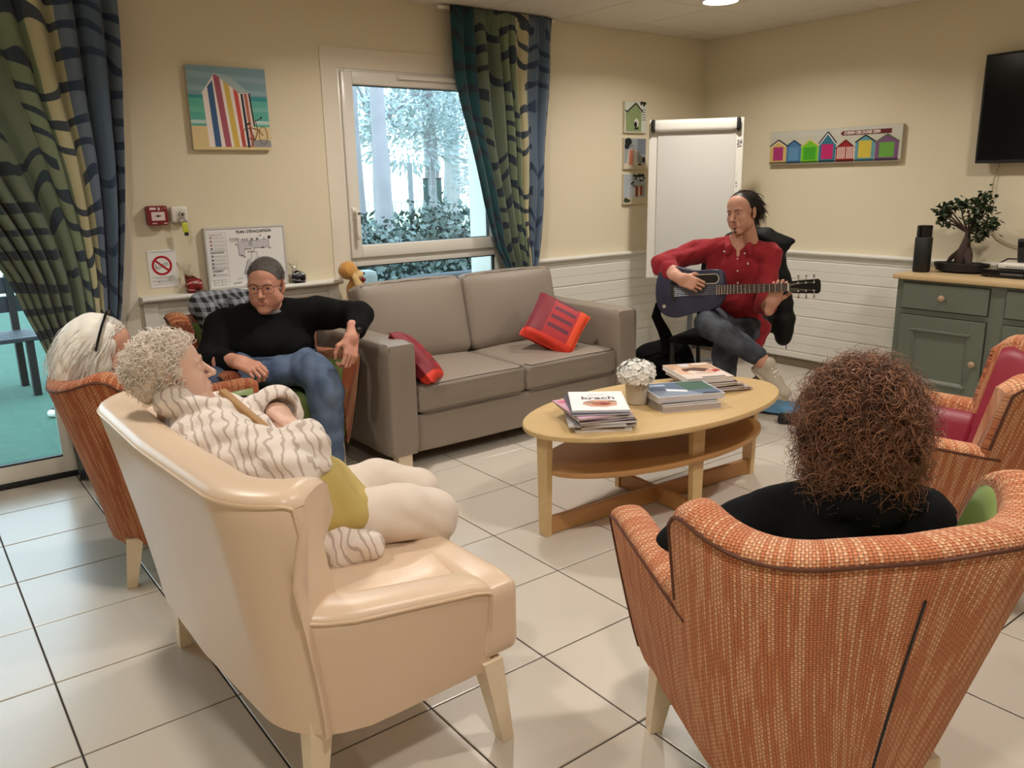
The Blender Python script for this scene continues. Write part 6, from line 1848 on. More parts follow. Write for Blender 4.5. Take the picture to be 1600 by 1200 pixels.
def strands(name, roots, dirs, length, rad, mat, parent, root, curl=0.0, curln=2.0, grav=0.0, seg=9, seed=0, jitter=0.25, kind='stuff', taper=0.3):
    """hair locks as thin three-sided tubes, every lock with its own shade"""
    rg = np.random.default_rng(seed)
    n = len(roots)
    d = dirs + jitter * rg.normal(size=(n, 3)); d /= np.linalg.norm(d, axis=1)[:, None]
    L = (length * rg.uniform(0.65, 1.2, n))[:, None] if np.isscalar(length) else length[:, None]
    a = np.cross(d, rg.normal(size=(n, 3))); a /= np.linalg.norm(a, axis=1)[:, None]; b = np.cross(d, a)
    ph = rg.uniform(0, 6.28, (n, 1)); cn = curln * rg.uniform(0.7, 1.3, (n, 1))
    P = []
    for i in range(seg):
        t = i / (seg - 1)
        c = curl * (t ** 0.6)
        p = roots + d * L * t + np.array([0, 0, -1.0]) * grav * L * t * t + c * (a * (np.cos(ph + cn * 6.28 * t) - np.cos(ph)) + b * (np.sin(ph + cn * 6.28 * t) - np.sin(ph)))
        P.append(p)
    P = np.stack(P, 1)
    T = np.gradient(P, axis=1); T /= np.linalg.norm(T, axis=2)[:, :, None] + 1e-9
    u = np.cross(T, a[:, None, :] + 0.3 * d[:, None, :]); u /= np.linalg.norm(u, axis=2)[:, :, None] + 1e-9
    v = np.cross(T, u)
    r = rad * (1 - (1 - taper) * np.linspace(0, 1, seg))[None, :, None] * rg.uniform(0.7, 1.3, (n, 1, 1))
    ring = [P + r * (u * math.cos(2.094 * k) + v * math.sin(2.094 * k)) for k in range(3)]
    V = np.stack(ring, 2).reshape(-1, 3)
    base = (np.arange(n) * seg * 3)[:, None, None]
    i = (np.arange(seg - 1) * 3)[None, :, None]; k = np.arange(3)[None, None, :]; k2 = (k + 1) % 3
    F = np.stack([base + i + k, base + i + k2, base + i + 3 + k2, base + i + 3 + k], -1).reshape(-1, 4)
    o = np_mesh(name, V - np.asarray(root, float), F, mat, parent, True, kind)
    ca = o.data.color_attributes.new('Shade', 'FLOAT_COLOR', 'POINT')
    sh = np.repeat(rg.uniform(0, 1, n), seg * 3); arr = np.ones((len(o.data.vertices), 4), np.float32)
    if len(arr) == len(sh): arr[:, 0] = arr[:, 1] = arr[:, 2] = sh
    ca.data.foreach_set('color', arr.ravel())
    return o
def hair_mat(name, c1, c2, rough=0.45):
    m = principled(name, srgb(*c1), rough=rough, spec=0.4)
    N, L, B = nodes_of(m)
    a = N.new('ShaderNodeAttribute'); a.attribute_name = 'Shade'
    L.new(mix_rgb(N, L, a.outputs['Fac'], srgb(*c1), srgb(*c2)), B.inputs['Base Color'])
    return m
def scalp_points(n, seed, zmin=-0.02, front=0.03, test=None):
    """points and normals on the skull in head coordinates"""
    rg = np.random.default_rng(seed); P = []
    c = np.array([0, -0.012, 0.045]); r = np.array([0.077, 0.097, 0.083])
    while sum(map(len, P)) < n:
        d = rg.normal(size=(n, 3)); d /= np.linalg.norm(d, axis=1)[:, None]
        p = c + d * r
        ok = (p[:, 1] < front + np.clip((p[:, 2] - 0.06) * 1.2, -0.02, 0.06)) & (p[:, 2] > zmin)
        if test is not None: ok &= test(p)
        P.append(p[ok])
    p = np.concatenate(P)[:n]
    d = (p - c) / r ** 2; d /= np.linalg.norm(d, axis=1)[:, None]
    return p, d
def hand_ops(fr, side, curls, thumb=(0.5, 0.5), spread=0.06):
    """side +1: thumb on +x; fr: y to the fingers, z out of the back of the hand"""
    ops = []
    k = fr.k
    t = side
    ops.append(('box', fr((0, 0.047, 0)), np.array((0.039, 0.047, 0.0125)) * k, 0.0115 * k, fr.R))
    ops.append(('cone', fr((0, -0.055, 0)), fr((0, 0.01, 0)), 0.026 * k, 0.027 * k, 0.02, (fr.R[:, 2], 0.72)))
    ops.append(('cone', fr((t * 0.018, 0.012, -0.006)), fr((t * 0.034, 0.042, -0.008)), 0.015 * k, 0.013 * k, 0.015, None))
    bx = [0.030, 0.0105, -0.0105, -0.0295]; by = [0.088, 0.092, 0.088, 0.079]
    L = [(0.042, 0.026, 0.019), (0.046, 0.029, 0.020), (0.042, 0.027, 0.020), (0.033, 0.021, 0.018)]
    rr = [0.0088, 0.0090, 0.0085, 0.0075]
    for i in range(4):
        p = np.array([t * bx[i], by[i], 0.002]); ang = 0.0
        sx = t * spread * (1.5 - i) / 1.5
        ops.append(('cone', fr((t * bx[i] * 0.7, 0.055, 0.002)), fr(p), 0.0095 * k, rr[i] * 1.08 * k, 0.006, None))
        for j in range(3):
            ang += curls[i][j] if isinstance(curls[i], (list, tuple)) else curls[i]
            q = p + L[i][j] * np.array([sx, math.cos(ang), -math.sin(ang)])
            ops.append(('cone', fr(p), fr(q), rr[i] * (1 - 0.10 * j) * k, rr[i] * (0.92 - 0.12 * j) * k, 0.003, None)); p = q
    p = np.array([t * 0.030, 0.026, -0.008]); d = np.array([t * 0.66, 0.70, -0.28])
    for j, Lj in enumerate((0.040, 0.032, 0.025)):
        q = p + nrm(d) * Lj
        ops.append(('cone', fr(p), fr(q), (0.0125 - 0.002 * j) * k, (0.0105 - 0.002 * j) * k, 0.006, None)); p = q
        d = d + np.array([-t * thumb[0], 0.25, -thumb[1] * 0.5])
    return ops
def limb_mesh(ops, arm=None, res=0.0028):
    """hand plus forearm in one fine field"""
    P = []
    for o in ops:
        if o[0] == 'box': P += [o[1] - 0.07, o[1] + 0.07]
        else: P += [o[1] - o[3], o[2] - o[4], o[1] + o[3], o[2] + o[4]]
    if arm:
        for p, r in zip(*arm): P += [np.asarray(p) - r, np.asarray(p) + r]
    lo = np.min(P, 0) - 0.01; hi = np.max(P, 0) + 0.01
    f = Sdf(lo, hi, res)
    for o in ops:
        if o[0] == 'box': f.box(o[1], o[2], o[3], 0.010, o[4])
        else: f.cone(o[1], o[2], o[3], o[4], o[5], flat=o[6])
    if arm: f.chain(arm[0], arm[1], 0.02)
    V, F, M = f.mesh()
    return relax(V, F, 1, 0.4), F, M
def lobe(c1, c2, n, seed, lo=0.9, hi=1.02):
    """points on an ellipsoid: centre c1, radii c2"""
    rg = np.random.default_rng(seed); d = rg.normal(size=(n, 3)); d /= np.linalg.norm(d, axis=1)[:, None]
    return np.asarray(c1) + d * np.asarray(c2) * rg.uniform(lo, hi, (n, 1)), d
# ------------------------------------------------------------------ cloth for the figures
def cloth(name, c, rough=0.85, vary=0.06, bump=0.25, bs=60, sheen=0.1):
    return principled(name, srgb(*c), rough=rough, spec=0.2, vary=vary, vary_scale=9, bump=bump, bump_scale=bs, sheen=sheen)
def denim(name, c1, c2):
    m = principled(name, srgb(*c1), rough=0.85, spec=0.2, bump=0.15, bump_scale=500)
    N, L, B = nodes_of(m)
    tc = N.new('ShaderNodeTexCoord'); nz = N.new('ShaderNodeTexNoise'); nz.inputs['Scale'].default_value = 7; nz.inputs['Detail'].default_value = 5
    L.new(tc.outputs['Object'], nz.inputs['Vector'])
    rp = N.new('ShaderNodeValToRGB'); rp.color_ramp.elements[0].position = 0.38; rp.color_ramp.elements[1].position = 0.66
    rp.color_ramp.elements[0].color = srgb(*c1); rp.color_ramp.elements[1].color = srgb(*c2)
    L.new(nz.outputs['Fac'], rp.inputs[0]); L.new(rp.outputs[0], B.inputs['Base Color'])
    return m
def wavy(name, base, stripe, scale, width, dist=6.0):
    m = principled(name, srgb(*base), rough=0.9, spec=0.15, sheen=0.4, bump=0.3, bump_scale=160)
    N, L, B = nodes_of(m)
    tc = N.new('ShaderNodeTexCoord'); mp = N.new('ShaderNodeMapping'); mp.inputs['Rotation'].default_value = (0.3, 0.25, 0.5)
    L.new(tc.outputs['Object'], mp.inputs['Vector'])
    wv = N.new('ShaderNodeTexWave'); wv.inputs['Scale'].default_value = scale; wv.inputs['Distortion'].default_value = dist
    wv.inputs['Detail'].default_value = 1.5; wv.inputs['Detail Scale'].default_value = 1.3
    L.new(mp.outputs[0], wv.inputs['Vector'])
    rp = N.new('ShaderNodeValToRGB'); rp.color_ramp.elements[0].position = width; rp.color_ramp.elements[1].position = width + 0.16
    rp.color_ramp.elements[0].color = srgb(*stripe); rp.color_ramp.elements[1].color = srgb(*base)
    L.new(wv.outputs['Fac'], rp.inputs[0]); L.new(rp.outputs[0], B.inputs['Base Color'])
    return m
M_SHIRT = cloth('red_shirt_cotton', (146, 36, 44), vary=0.10, bump=0.15)
M_DENIMBLK = denim('washed_black_denim', (40, 42, 48), (84, 88, 96))
M_DENIM = denim('blue_denim', (74, 90, 118), (108, 124, 150))
M_BLACKKNIT = principled('black_knit', srgb(16, 16, 17), rough=0.9, spec=0.15, bump=0.2, bump_scale=300)
M_BUTTON = principled('shirt_button', srgb(230, 220, 210), rough=0.4)
M_SHOE = cloth('beige_canvas_shoe', (176, 164, 148), bump=0.2, bs=300)
M_SHOESOLE = principled('pale_rubber_sole', srgb(186, 172, 152), rough=0.6)
M_ROBE = wavy('striped_fleece_robe', (228, 216, 206), (188, 172, 162), 13.0, 0.08, 7.0)
M_YELLOW = cloth('mustard_top', (186, 164, 96), vary=0.08)
M_IVORY = cloth('ivory_trousers', (222, 208, 194), vary=0.03, bump=0.1)
M_PURPLE = wavy('mauve_print_blouse', (112, 86, 108), (70, 56, 66), 16, 0.3)
M_SCARF = wavy('dark_print_scarf', (64, 50, 46), (170, 156, 150), 26, 0.3)
M_GREYTEE = cloth('grey_tee', (120, 116, 116))
SK1 = [skin('tanned_skin', (196, 144, 120)), skin('lips_1', (176, 116, 100), 0.45), M_CREASESHADE]
SK2 = [skin('ruddy_skin', (208, 150, 128)), skin('lips_2', (186, 118, 104), 0.45), M_CREASESHADE]
SK3 = [skin('warm_skin', (200, 150, 128)), skin('lips_3', (164, 100, 92), 0.45), M_CREASESHADE]
SK4 = [skin('pale_skin', (224, 184, 164)), skin('lips_4', (200, 142, 128), 0.45), M_CREASESHADE]

def person(label, root):
    return thing('person', label, 'person', root)
def add_head(J, fr, opts):
    f = head_sdf(opts); V, F, M = f.mesh(); V = relax(V, F, 1, 0.35)
    J.add(fr.arr(V), F, M)
def torso_basis(right, up=(0, 0, 1)):
    r = nrm(right); u = nrm(up); fwd = nrm(np.cross(u, r)); u = np.cross(r, fwd)
    return np.stack([r, fwd, u], 1)

# ================================================================== the guitarist
R1 = np.array([4.05, 3.10, 0.0])
p1 = person('man in a red shirt playing a dark guitar with one leg crossed over the other', R1)
TB = torso_basis((0.61, -0.79, 0))          # image-right axis, forward (to the room), up
if TB[:, 1] @ np.array([-0.79, -0.61, 0]) < 0: TB[:, 1] *= -1
def P1(c): return np.asarray(c, float)
h1 = Frame((4.035, 3.055, 1.192), (-0.985, -0.10, -0.10), (-0.03, 0.10, 1), 1.0)
J = Joined()
add_head(J, h1, dict(smile=0.0015, lids=0.75, nose=1.15, brow=1.1, jaw=0.97))
f = Sdf((3.6, 2.5, 0.0), (4.4, 3.5, 1.08), 0.010)
f.ell((4.065, 3.105, 0.86), (0.145, 0.090, 0.15), 0.03, TB); f.ell((4.09, 3.10, 0.64), (0.135, 0.095, 0.17), 0.03, TB)
f.cone((3.93, 3.26, 0.965), (4.16, 2.96, 0.955), 0.045, 0.045, 0.05); f.cone((4.05, 3.085, 1.06), (4.06, 3.10, 0.95), 0.052, 0.062, 0.04)
f.chain([(4.03, 3.16, 0.51), (3.665, 2.985, 0.60), (3.83, 2.725, 0.40), (3.848, 2.70, 0.36)], [0.07, 0.05, 0.040, 0.036], 0.02)
f.chain([(4.17, 3.04, 0.50), (3.76, 2.92, 0.49), (3.80, 2.95, 0.08)], [0.07, 0.05, 0.034], 0.02)
f.chain([(3.90, 3.29, 0.97), (3.665, 3.335, 0.90)], [0.045, 0.036], 0.02); f.chain([(4.165, 2.945, 0.955), (4.035, 2.86, 0.665)], [0.045, 0.036], 0.02)
V, F, M = f.mesh(); J.add(V, F, M)
rh = Frame((3.628, 3.150, 0.836), (0.36, -0.86, -0.30), (-0.86, -0.42, 0.35), 1.0)
V, F, M = limb_mesh(hand_ops(rh, -1, [(0.5, 0.9, 0.5), (0.55, 0.95, 0.5), (0.6, 1.0, 0.5), (0.7, 1.0, 0.5)], (0.2, 0.3), 0.03), ([(3.665, 3.335, 0.90), (3.650, 3.24, 0.868), (3.628, 3.15, 0.836)], [0.040, 0.041, 0.027])); J.add(V, F, M)
lh = Frame((3.905, 2.725, 0.715), (0.05, -0.30, 0.95), (-0.87, -0.45, -0.05), 0.98)
V, F, M = limb_mesh(hand_ops(lh, 1, [(0.35, 1.2, 0.8), (0.45, 1.25, 0.8), (0.55, 1.2, 0.8), (0.6, 1.1, 0.7)], (-0.1, 1.4), 0.05), ([(4.035, 2.86, 0.665), (3.965, 2.79, 0.685), (3.905, 2.725, 0.715)], [0.040, 0.036, 0.027])); J.add(V, F, M)
J.build('body', SK1, p1, R1)
eyes(h1, R1, p1, (-0.05, -0.05))
f = Sdf((3.55, 2.65, 0.36), (4.4, 3.5, 1.10), 0.0075)
f.ell((4.065, 3.105, 0.855), (0.172, 0.112, 0.155), 0.03, TB); f.ell((4.09, 3.10, 0.66), (0.160, 0.118, 0.17), 0.04, TB)
f.ell((4.10, 3.06, 0.505), (0.165, 0.135, 0.075), 0.04, TB)
f.cone((4.05, 3.02, 0.50), (4.10, 2.96, 0.43), 0.075, 0.05, 0.03)
f.cone((3.915, 3.275, 0.968), (4.05, 3.11, 1.005), 0.064, 0.055, 0.05); f.cone((4.165, 2.95, 0.952), (4.07, 3.09, 1.0), 0.062, 0.055, 0.05)
f.chain([(3.905, 3.285, 0.965), (3.665, 3.335, 0.905), (3.655, 3.255, 0.872)], [0.064, 0.055, 0.052], 0.03)
f.chain([(4.168, 2.945, 0.95), (4.045, 2.865, 0.672), (3.99, 2.81, 0.680)], [0.062, 0.054, 0.050], 0.03)
f.ripple(0.011, 38, 5)
# open V neck
fw = TB[:, 1]
f.ell(np.array([4.055, 3.08, 1.06]) + fw * 0.055, (0.050, 0.075, 0.075), 0.012, TB, sub=True, mi=None)
f.ell(np.array([4.06, 3.09, 0.985]) + fw * 0.115, (0.026, 0.05, 0.085), 0.012, TB, sub=True, mi=None)
shirt = sdf_part('shirt', f, M_SHIRT, p1, R1)
f = Sdf((3.85, 2.85, 0.90), (4.25, 3.3, 1.09), 0.004)
nk = np.array([4.056, 3.085, 1.03])
for s in (-1, 1):
    a = nk - fw * 0.060 + TB[:, 0] * s * 0.02 + np.array([0, 0, 0.018]); b = nk + TB[:, 0] * s * 0.066 + np.array([0, 0, 0.004]); c = nk + fw * 0.062 + TB[:, 0] * s * 0.055 + np.array([0, 0, -0.035]); d = c + fw * 0.022 + TB[:, 0] * s * 0.012 + np.array([0, 0, -0.035])
    f.chain([a, b, c, d], [0.016, 0.020, 0.022, 0.009], 0.008)
sdf_part('collar', f, M_SHIRT, p1, R1)
for (u, z, o) in ((0.022, 0.935, 0.118), (0.026, 0.865, 0.128), (0.030, 0.795, 0.128), (-0.055, 0.975, 0.105), (0.062, 0.965, 0.105)):
    c = np.array([4.065, 3.10, z]) + fw * o + TB[:, 0] * (u - 0.02)
    f = Sdf(c - 0.012, c + 0.012, 0.002); f.ell(c, 0.0052, 0.001); sdf_part('button', f, M_BUTTON, p1, R1, 0)
c = np.array([4.065, 3.10, 0.905]) + fw * 0.112 + TB[:, 0] * 0.062
f = Sdf(c - 0.03, c + 0.03, 0.002); f.ell(c, (0.005, 0.012, 0.009), 0.001, TB); sdf_part('shirt_emblem', f, M_BUTTON, p1, R1, 0)
f = Sdf((3.55, 2.6, 0.03), (4.4, 3.4, 0.72), 0.0085)
f.ell((4.11, 3.10, 0.515), (0.172, 0.145, 0.09), 0.04, TB)
f.chain([(4.03, 3.16, 0.515), (3.84, 3.08, 0.565), (3.675, 2.985, 0.590), (3.70, 2.915, 0.555), (3.815, 2.750, 0.425)], [0.088, 0.082, 0.066, 0.066, 0.056], 0.03)
f.chain([(4.17, 3.04, 0.505), (3.95, 2.97, 0.495), (3.77, 2.92, 0.475), (3.775, 2.93, 0.40), (3.79, 2.945, 0.11)], [0.088, 0.082, 0.066, 0.064, 0.066], 0.03)
f.ripple(0.010, 34, 8)
sdf_part('jeans', f, M_DENIMBLK, p1, R1)
def shoe(ankle, toe, up, mat, parent, root, L=0.27, lace=True):
    y = nrm(np.asarray(toe, float) - np.asarray(ankle, float)); B = basis(y, up); z = B[:, 2]; x = B[:, 0]
    a = np.asarray(ankle, float) - y * 0.055 - z * 0.055
    f = Sdf(np.minimum(a, a + y * L) - 0.10, np.maximum(a, a + y * L) + 0.13, 0.004)
    f.cone(a + y * 0.02 + z * 0.028, a + y * (L - 0.055) + z * 0.020, 0.036, 0.040, 0.02, flat=(z, 0.8))
    f.cone(a + y * 0.03 + z * 0.03, a + y * 0.045 + z * 0.085, 0.036, 0.038, 0.025); f.cone(a + y * 0.06 + z * 0.07, a + y * 0.15 + z * 0.035, 0.034, 0.034, 0.03)
    f.cut(a - z * 0.004, -z)
    sdf_part('shoe', f, mat, parent, root, label=None)
    g = Sdf(np.minimum(a, a + y * L) - 0.08, np.maximum(a, a + y * L) + 0.08, 0.004)
    g.cone(a + y * 0.02, a + y * (L - 0.055), 0.039, 0.043, 0.01, flat=(z, 0.40))
    sdf_part('sole', g, M_SHOESOLE, parent, root)
    if lace:
        mb = MB()
        for k in range(5):
            c = a + y * (0.085 + 0.021 * k) + z * (0.100 - 0.0115 * k)
            mb.tube([c - x * 0.026 - z * 0.012, c + z * 0.002, c + x * 0.026 - z * 0.012], 0.0045, 6)
        mb.xf(Matrix.Translation(tuple(-np.asarray(root)))).build('laces', M_WHITE, parent, smooth=60)
shoe((3.850, 2.695, 0.350), (3.865, 2.53, 0.235), (0.0, -0.55, 0.83), M_SHOE, p1, R1)
shoe((3.80, 2.95, 0.075), (3.66, 2.80, 0.055), (0, 0, 1), M_BLACK, p1, R1, lace=False)
# hair: swept back, thinning in front, long at the nape
M_HAIR1 = hair_mat('dark_wet_hair', (34, 27, 24), (66, 54, 48), 0.35)
p, d = scalp_points(1500, 1, zmin=-0.05, front=0.05, test=lambda q: (q[:, 1] < 0.040 + (q[:, 2] - 0.10) * 0.36) & ~((np.abs(q[:, 0]) > 0.055) & (q[:, 2] < 0.02) & (q[:, 1] > -0.02)))
dd = d * 0.25 + np.array([0, -1.0, -0.25]); dd /= np.linalg.norm(dd, axis=1)[:, None]
strands('hair', h1.arr(p), (dd @ h1.R.T), 0.075, 0.0022, M_HAIR1, p1, R1, curl=0.006, curln=1.0, grav=0.55, seg=7, seed=2, jitter=0.14)
f = Sdf((-0.10, -0.13, -0.06), (0.10, 0.08, 0.15), 0.004)
f.ell((0, -0.018, 0.045), (0.078, 0.097, 0.083), 0.01); f.ell((0, 0.030, 0.050), (0.064, 0.058, 0.061), 0.02); f.cut((0, 0.047, 0.105), (0, 0.94, -0.34)); f.cut((0, 0, -0.035), (0, 0.3, -1))
for s in (-1, 1): f.ell((s * 0.082, 0.006, -0.012), (0.024, 0.030, 0.036), 0.01, sub=True, mi=None)
V, F, M = f.mesh(); np_mesh('hair_base', h1.arr(relax(V, F, 1)) - R1.astype(np.float32), F, hair_mat('dark_scalp_hair', (30, 25, 22), (30, 25, 22)), p1)
def brows(fr, root, parent, mat, th=0.0036, arch=0.004):
    for s in (-1, 1):
        mb = MB(); mb.tube([tuple(fr((s * 0.013, 0.0950, 0.0262)) - root), tuple(fr((s * 0.030, 0.0930, 0.0285 + arch)) - root), tuple(fr((s * 0.049, 0.078, 0.026)) - root)], [th, th, th * 0.5], 6, flat=0.6)
        mb.build('eyebrow', mat, parent, smooth=60)
M_BROW1 = principled('dark_brow', srgb(44, 32, 28), rough=0.8)
brows(h1, R1, p1, M_BROW1, 0.0045)
f = Sdf((-0.03, 0.06, -0.13), (0.03, 0.13, -0.035), 0.0024)
f.ell((0, 0.0895, -0.0765), (0.0075, 0.0045, 0.008), 0.003); f.ell((0, 0.0895, -0.094), (0.013, 0.0045, 0.007), 0.004)
V, F, M = f.mesh(); np_mesh('goatee', h1.arr(V) - R1.astype(np.float32), F, M_BROW1, p1)

# ------------------------------------------------------------------ his guitar
GS = np.array([3.612, 3.318, 0.748]); GE = np.array([4.032, 2.508, 0.816])
gd = nrm(GE - GS); gn = nrm(np.array([gd[1], -gd[0], 0.0]) + np.array([0, 0, 0.10])); gn = nrm(gn - gd * (gn @ gd)); gu = np.cross(gn, gd)
if gu[2] < 0: gu = -gu
if gn @ np.array([-0.88, -0.46, 0]) < 0: gn = -gn
gt = thing('guitar', 'dark blue acoustic guitar with oblong sound hole held by the man in red', 'guitar', tuple(GS))
def GP(a, b, c=0.0): return tuple(gd * a + gu * b + gn * c)
outline = [(0.0, -0.03), (0.004, 0.05), (0.022, 0.105), (0.06, 0.138), (0.11, 0.146), (0.17, 0.132), (0.225, 0.118), (0.28, 0.116), (0.335, 0.118), (0.375, 0.112), (0.396, 0.088), (0.402, 0.04),
           (0.402, -0.02), (0.392, -0.06), (0.365, -0.095), (0.32, -0.118), (0.26, -0.124), (0.20, -0.134), (0.14, -0.152), (0.085, -0.150), (0.04, -0.128), (0.012, -0.085)]
def spline(pts, n=4):
    out = []; m = len(pts)
    for i in range(m):
        p0, p1_, p2, p3 = (np.array(pts[(i + k - 1) % m]) for k in range(4))
        for j in range(n):
            u = j / n; out.append(tuple(0.5 * (2 * p1_ + (p2 - p0) * u + (2 * p0 - 5 * p1_ + 4 * p2 - p3) * u * u + (3 * p1_ - p0 - 3 * p2 + p3) * u ** 3)))
    return out
ol = spline(outline, 4); n = len(ol)
cx, cyy = sum(a for a, b in ol) / n, sum(b for a, b in ol) / n
mb = MB()
for (k, c) in ((0.93, -0.045), (0.99, -0.040), (1.0, -0.030), (1.0, 0.030), (0.993, 0.036), (0.975, 0.039)):
    mb.v += [GP(cx + (a - cx) * k, cyy + (b - cyy) * k, c) for a, b in ol]
for r in range(5):
    for i in range(n): mb.f.append((r * n + i, r * n + (i + 1) % n, (r + 1) * n + (i + 1) % n, (r + 1) * n + i)); mb.m.append(0)
mb.f += [tuple(range(n)), tuple(range(5 * n, 6 * n))]; mb.m += [0, 0]
mb.build('body', principled('midnight_blue_top', srgb(42, 44, 66), rough=0.42, bump=0.05, bump_scale=300), gt, smooth=45)
def slot(x0, x1, y0, y1, r, n=6):
    o = []
    for (cx_, cy_, a0) in ((x1 - r, y1 - r, 0), (x0 + r, y1 - r, 90), (x0 + r, y0 + r, 180), (x1 - r, y0 + r, 270)):
        for k in range(n + 1):
            a = math.radians(a0 + 90 * k / n); o.append((cx_ + r * math.cos(a), cy_ + r * math.sin(a)))
    return o
for nm, g_, m_, c in (('sound_hole_ring', 0.005, M_CHROME, 0.0405), ('sound_hole', 0.0, M_BLACKGLOSS, 0.0412)):
    s = slot(0.235 - g_, 0.368 + g_, 0.040 - g_, 0.088 + g_, 0.022 + g_)
    mb = MB(); mb.v = [GP(a, b, 0.036) for a, b in s] + [GP(a, b, c) for a, b in s]; k = len(s)
    mb.f = [tuple(range(k, 2 * k))] + [(i, (i + 1) % k, k + (i + 1) % k, k + i) for i in range(k)]; mb.m = [0] * len(mb.f)
    mb.build(nm, m_, gt, smooth=30)
def gbox(a0, a1, b0, b1, c0, c1, b0e=None, b1e=None):
    b0e = b0 if b0e is None else b0e; b1e = b1 if b1e is None else b1e
    v = [GP(a0, b0, c0), GP(a1, b0e, c0), GP(a1, b1e, c0), GP(a0, b1, c0), GP(a0, b0, c1), GP(a1, b0e, c1), GP(a1, b1e, c1), GP(a0, b1, c1)]
    return v, [(0, 3, 2, 1), (4, 5, 6, 7), (0, 1, 5, 4), (1, 2, 6, 5), (2, 3, 7, 6), (3, 0, 4, 7)]
mb = MB(); mb.add(*gbox(0.375, 0.745, -0.027, 0.027, 0.018, 0.042, -0.022, 0.022)); mb.build('neck', M_BLACK, gt)
mb = MB(); mb.add(*gbox(0.352, 0.748, -0.028, 0.028, 0.042, 0.047, -0.022, 0.022)); mb.build('fingerboard', principled('dark_rosewood', srgb(58, 34, 30), rough=0.4), gt)
mb = MB()
a = 0.748
L0 = 0.62
for k in range(1, 21):
    a = 0.748 - L0 * (1 - 2 ** (-k / 12)); w = 0.022 + 0.006 * (0.748 - a) / 0.396
    if a < 0.355: break
    mb.add(*gbox(a - 0.0013, a + 0.0013, -w, w, 0.047, 0.0485))
mb.build('frets', M_CHROME, gt, kind='stuff')
mb = MB(); mb.add(*gbox(0.745, 0.752, -0.022, 0.022, 0.04, 0.0505)); mb.build('nut', M_WHITE, gt)
mb = MB(); mb.v = []
hs = [(0.748, -0.022), (0.775, -0.034), (0.90, -0.040), (0.912, -0.030), (0.914, 0.0), (0.912, 0.030), (0.90, 0.040), (0.775, 0.034), (0.748, 0.022)]
mb.v = [GP(a, b, 0.022 - 0.12 * (a - 0.748)) for a, b in hs] + [GP(a, b, 0.040 - 0.12 * (a - 0.748)) for a, b in hs]; k = len(hs)
mb.f = [tuple(range(k))[::-1], tuple(range(k, 2 * k))] + [(i, (i + 1) % k, k + (i + 1) % k, k + i) for i in range(k)]; mb.m = [0] * len(mb.f)
hd = mb.build('headstock', M_BLACKGLOSS, gt)
for k in range(3):
    for s in (-1, 1):
        a = 0.800 + 0.040 * k
        mb = MB(); mb.tube([GP(a, s * 0.022, 0.03), GP(a, s * 0.022, 0.054 - 0.12 * (a - 0.748))], 0.0055, 8); mb.tube([GP(a, s * 0.030, 0.026), GP(a, s * 0.050, 0.024)], 0.003, 8); mb.tube([GP(a, s * 0.050, 0.024), GP(a, s * 0.064, 0.024)], 0.0075, 8, flat=0.5)
        mb.build('tuner', M_CHROME, hd, smooth=50)
mb = MB(); mb.add(*gbox(0.095, 0.122, -0.055, 0.060, 0.039, 0.046)); mb.build('bridge', M_BLACK, gt)
for k in range(6):
    b0 = -0.026 + 0.0104 * k; b1 = -0.018 + 0.0072 * k
    mb = MB(); mb.tube([GP(0.112, b0, 0.047), GP(0.748, b1, 0.0512), GP(0.80 + 0.04 * (k % 3), (-0.022 if k < 3 else 0.022), 0.046)], 0.0007, 5); mb.build('string', M_CHROME, gt)
mb = MB(); mb.tube([GP(0.052, -0.085, 0.036), GP(0.052, -0.085, 0.043)], 0.011, 14); mb.build('strap_button', M_CHROME, gt, smooth=50)
sb = thing('guitar_strap', 'wide black strap hanging down from the body of the guitar', 'strap', (3.86, 3.43, 0))
mb = MB(); mb.tube([(-0.225, -0.10, 0.68), (-0.15, -0.02, 0.58), (-0.04, 0.015, 0.47), (0.0, 0.015, 0.40), (0.01, 0.01, 0.26), (0.01, 0.0, 0.06)], [0.014, 0.030, 0.038, 0.044, 0.046, 0.030], 10, flat=0.3)
mb.build('webbing', M_BLACKFAB, sb, smooth=60)

# ------------------------------------------------------------------ puffy jacket over the chair back
RJ = np.array([4.34, 3.10, 0.0])
jk = thing('jacket', 'black puffer jacket hanging over the back of the guitarist\'s chair', 'jacket', tuple(RJ))
f = Sdf((4.05, 2.75, 0.33), (4.65, 3.55, 1.16), 0.009)
f.chain([(4.20, 3.32, 0.98), (4.26, 3.20, 1.055), (4.34, 3.10, 1.03), (4.40, 3.02, 0.99)], [0.05, 0.062, 0.066, 0.055], 0.03)
f.chain([(4.385, 3.035, 1.02), (4.43, 2.975, 1.015)], [0.045, 0.022], 0.02)
f.chain([(4.36, 3.06, 0.98), (4.395, 3.01, 0.75), (4.41, 2.99, 0.52), (4.415, 2.985, 0.42)], [0.06, 0.068, 0.072, 0.060], 0.03)
f.chain([(4.30, 3.16, 0.98), (4.32, 3.12, 0.70), (4.33, 3.08, 0.50)], [0.07, 0.080, 0.070], 0.04)
f.chain([(4.24, 3.28, 0.96), (4.27, 3.24, 0.70), (4.28, 3.22, 0.50)], [0.06, 0.070, 0.060], 0.04)
X, Y, Z = f.pts((slice(None),) * 3)
f.D = (f.D + 0.007 * np.abs(np.sin(Z * 34 + 2 * np.sin(X * 9) + 2 * np.sin(Y * 7)))).astype(np.float32)
sdf_part('shell', f, principled('black_nylon', srgb(19, 19, 18), rough=0.65, spec=0.25, bump=0.2, bump_scale=60), jk, RJ)
mb = MB(); mb.tube([(0.085, -0.13, 0.40), (0.088, -0.133, 0.34)], 0.004, 6); mb.build('cord', M_STEELGREY, jk)

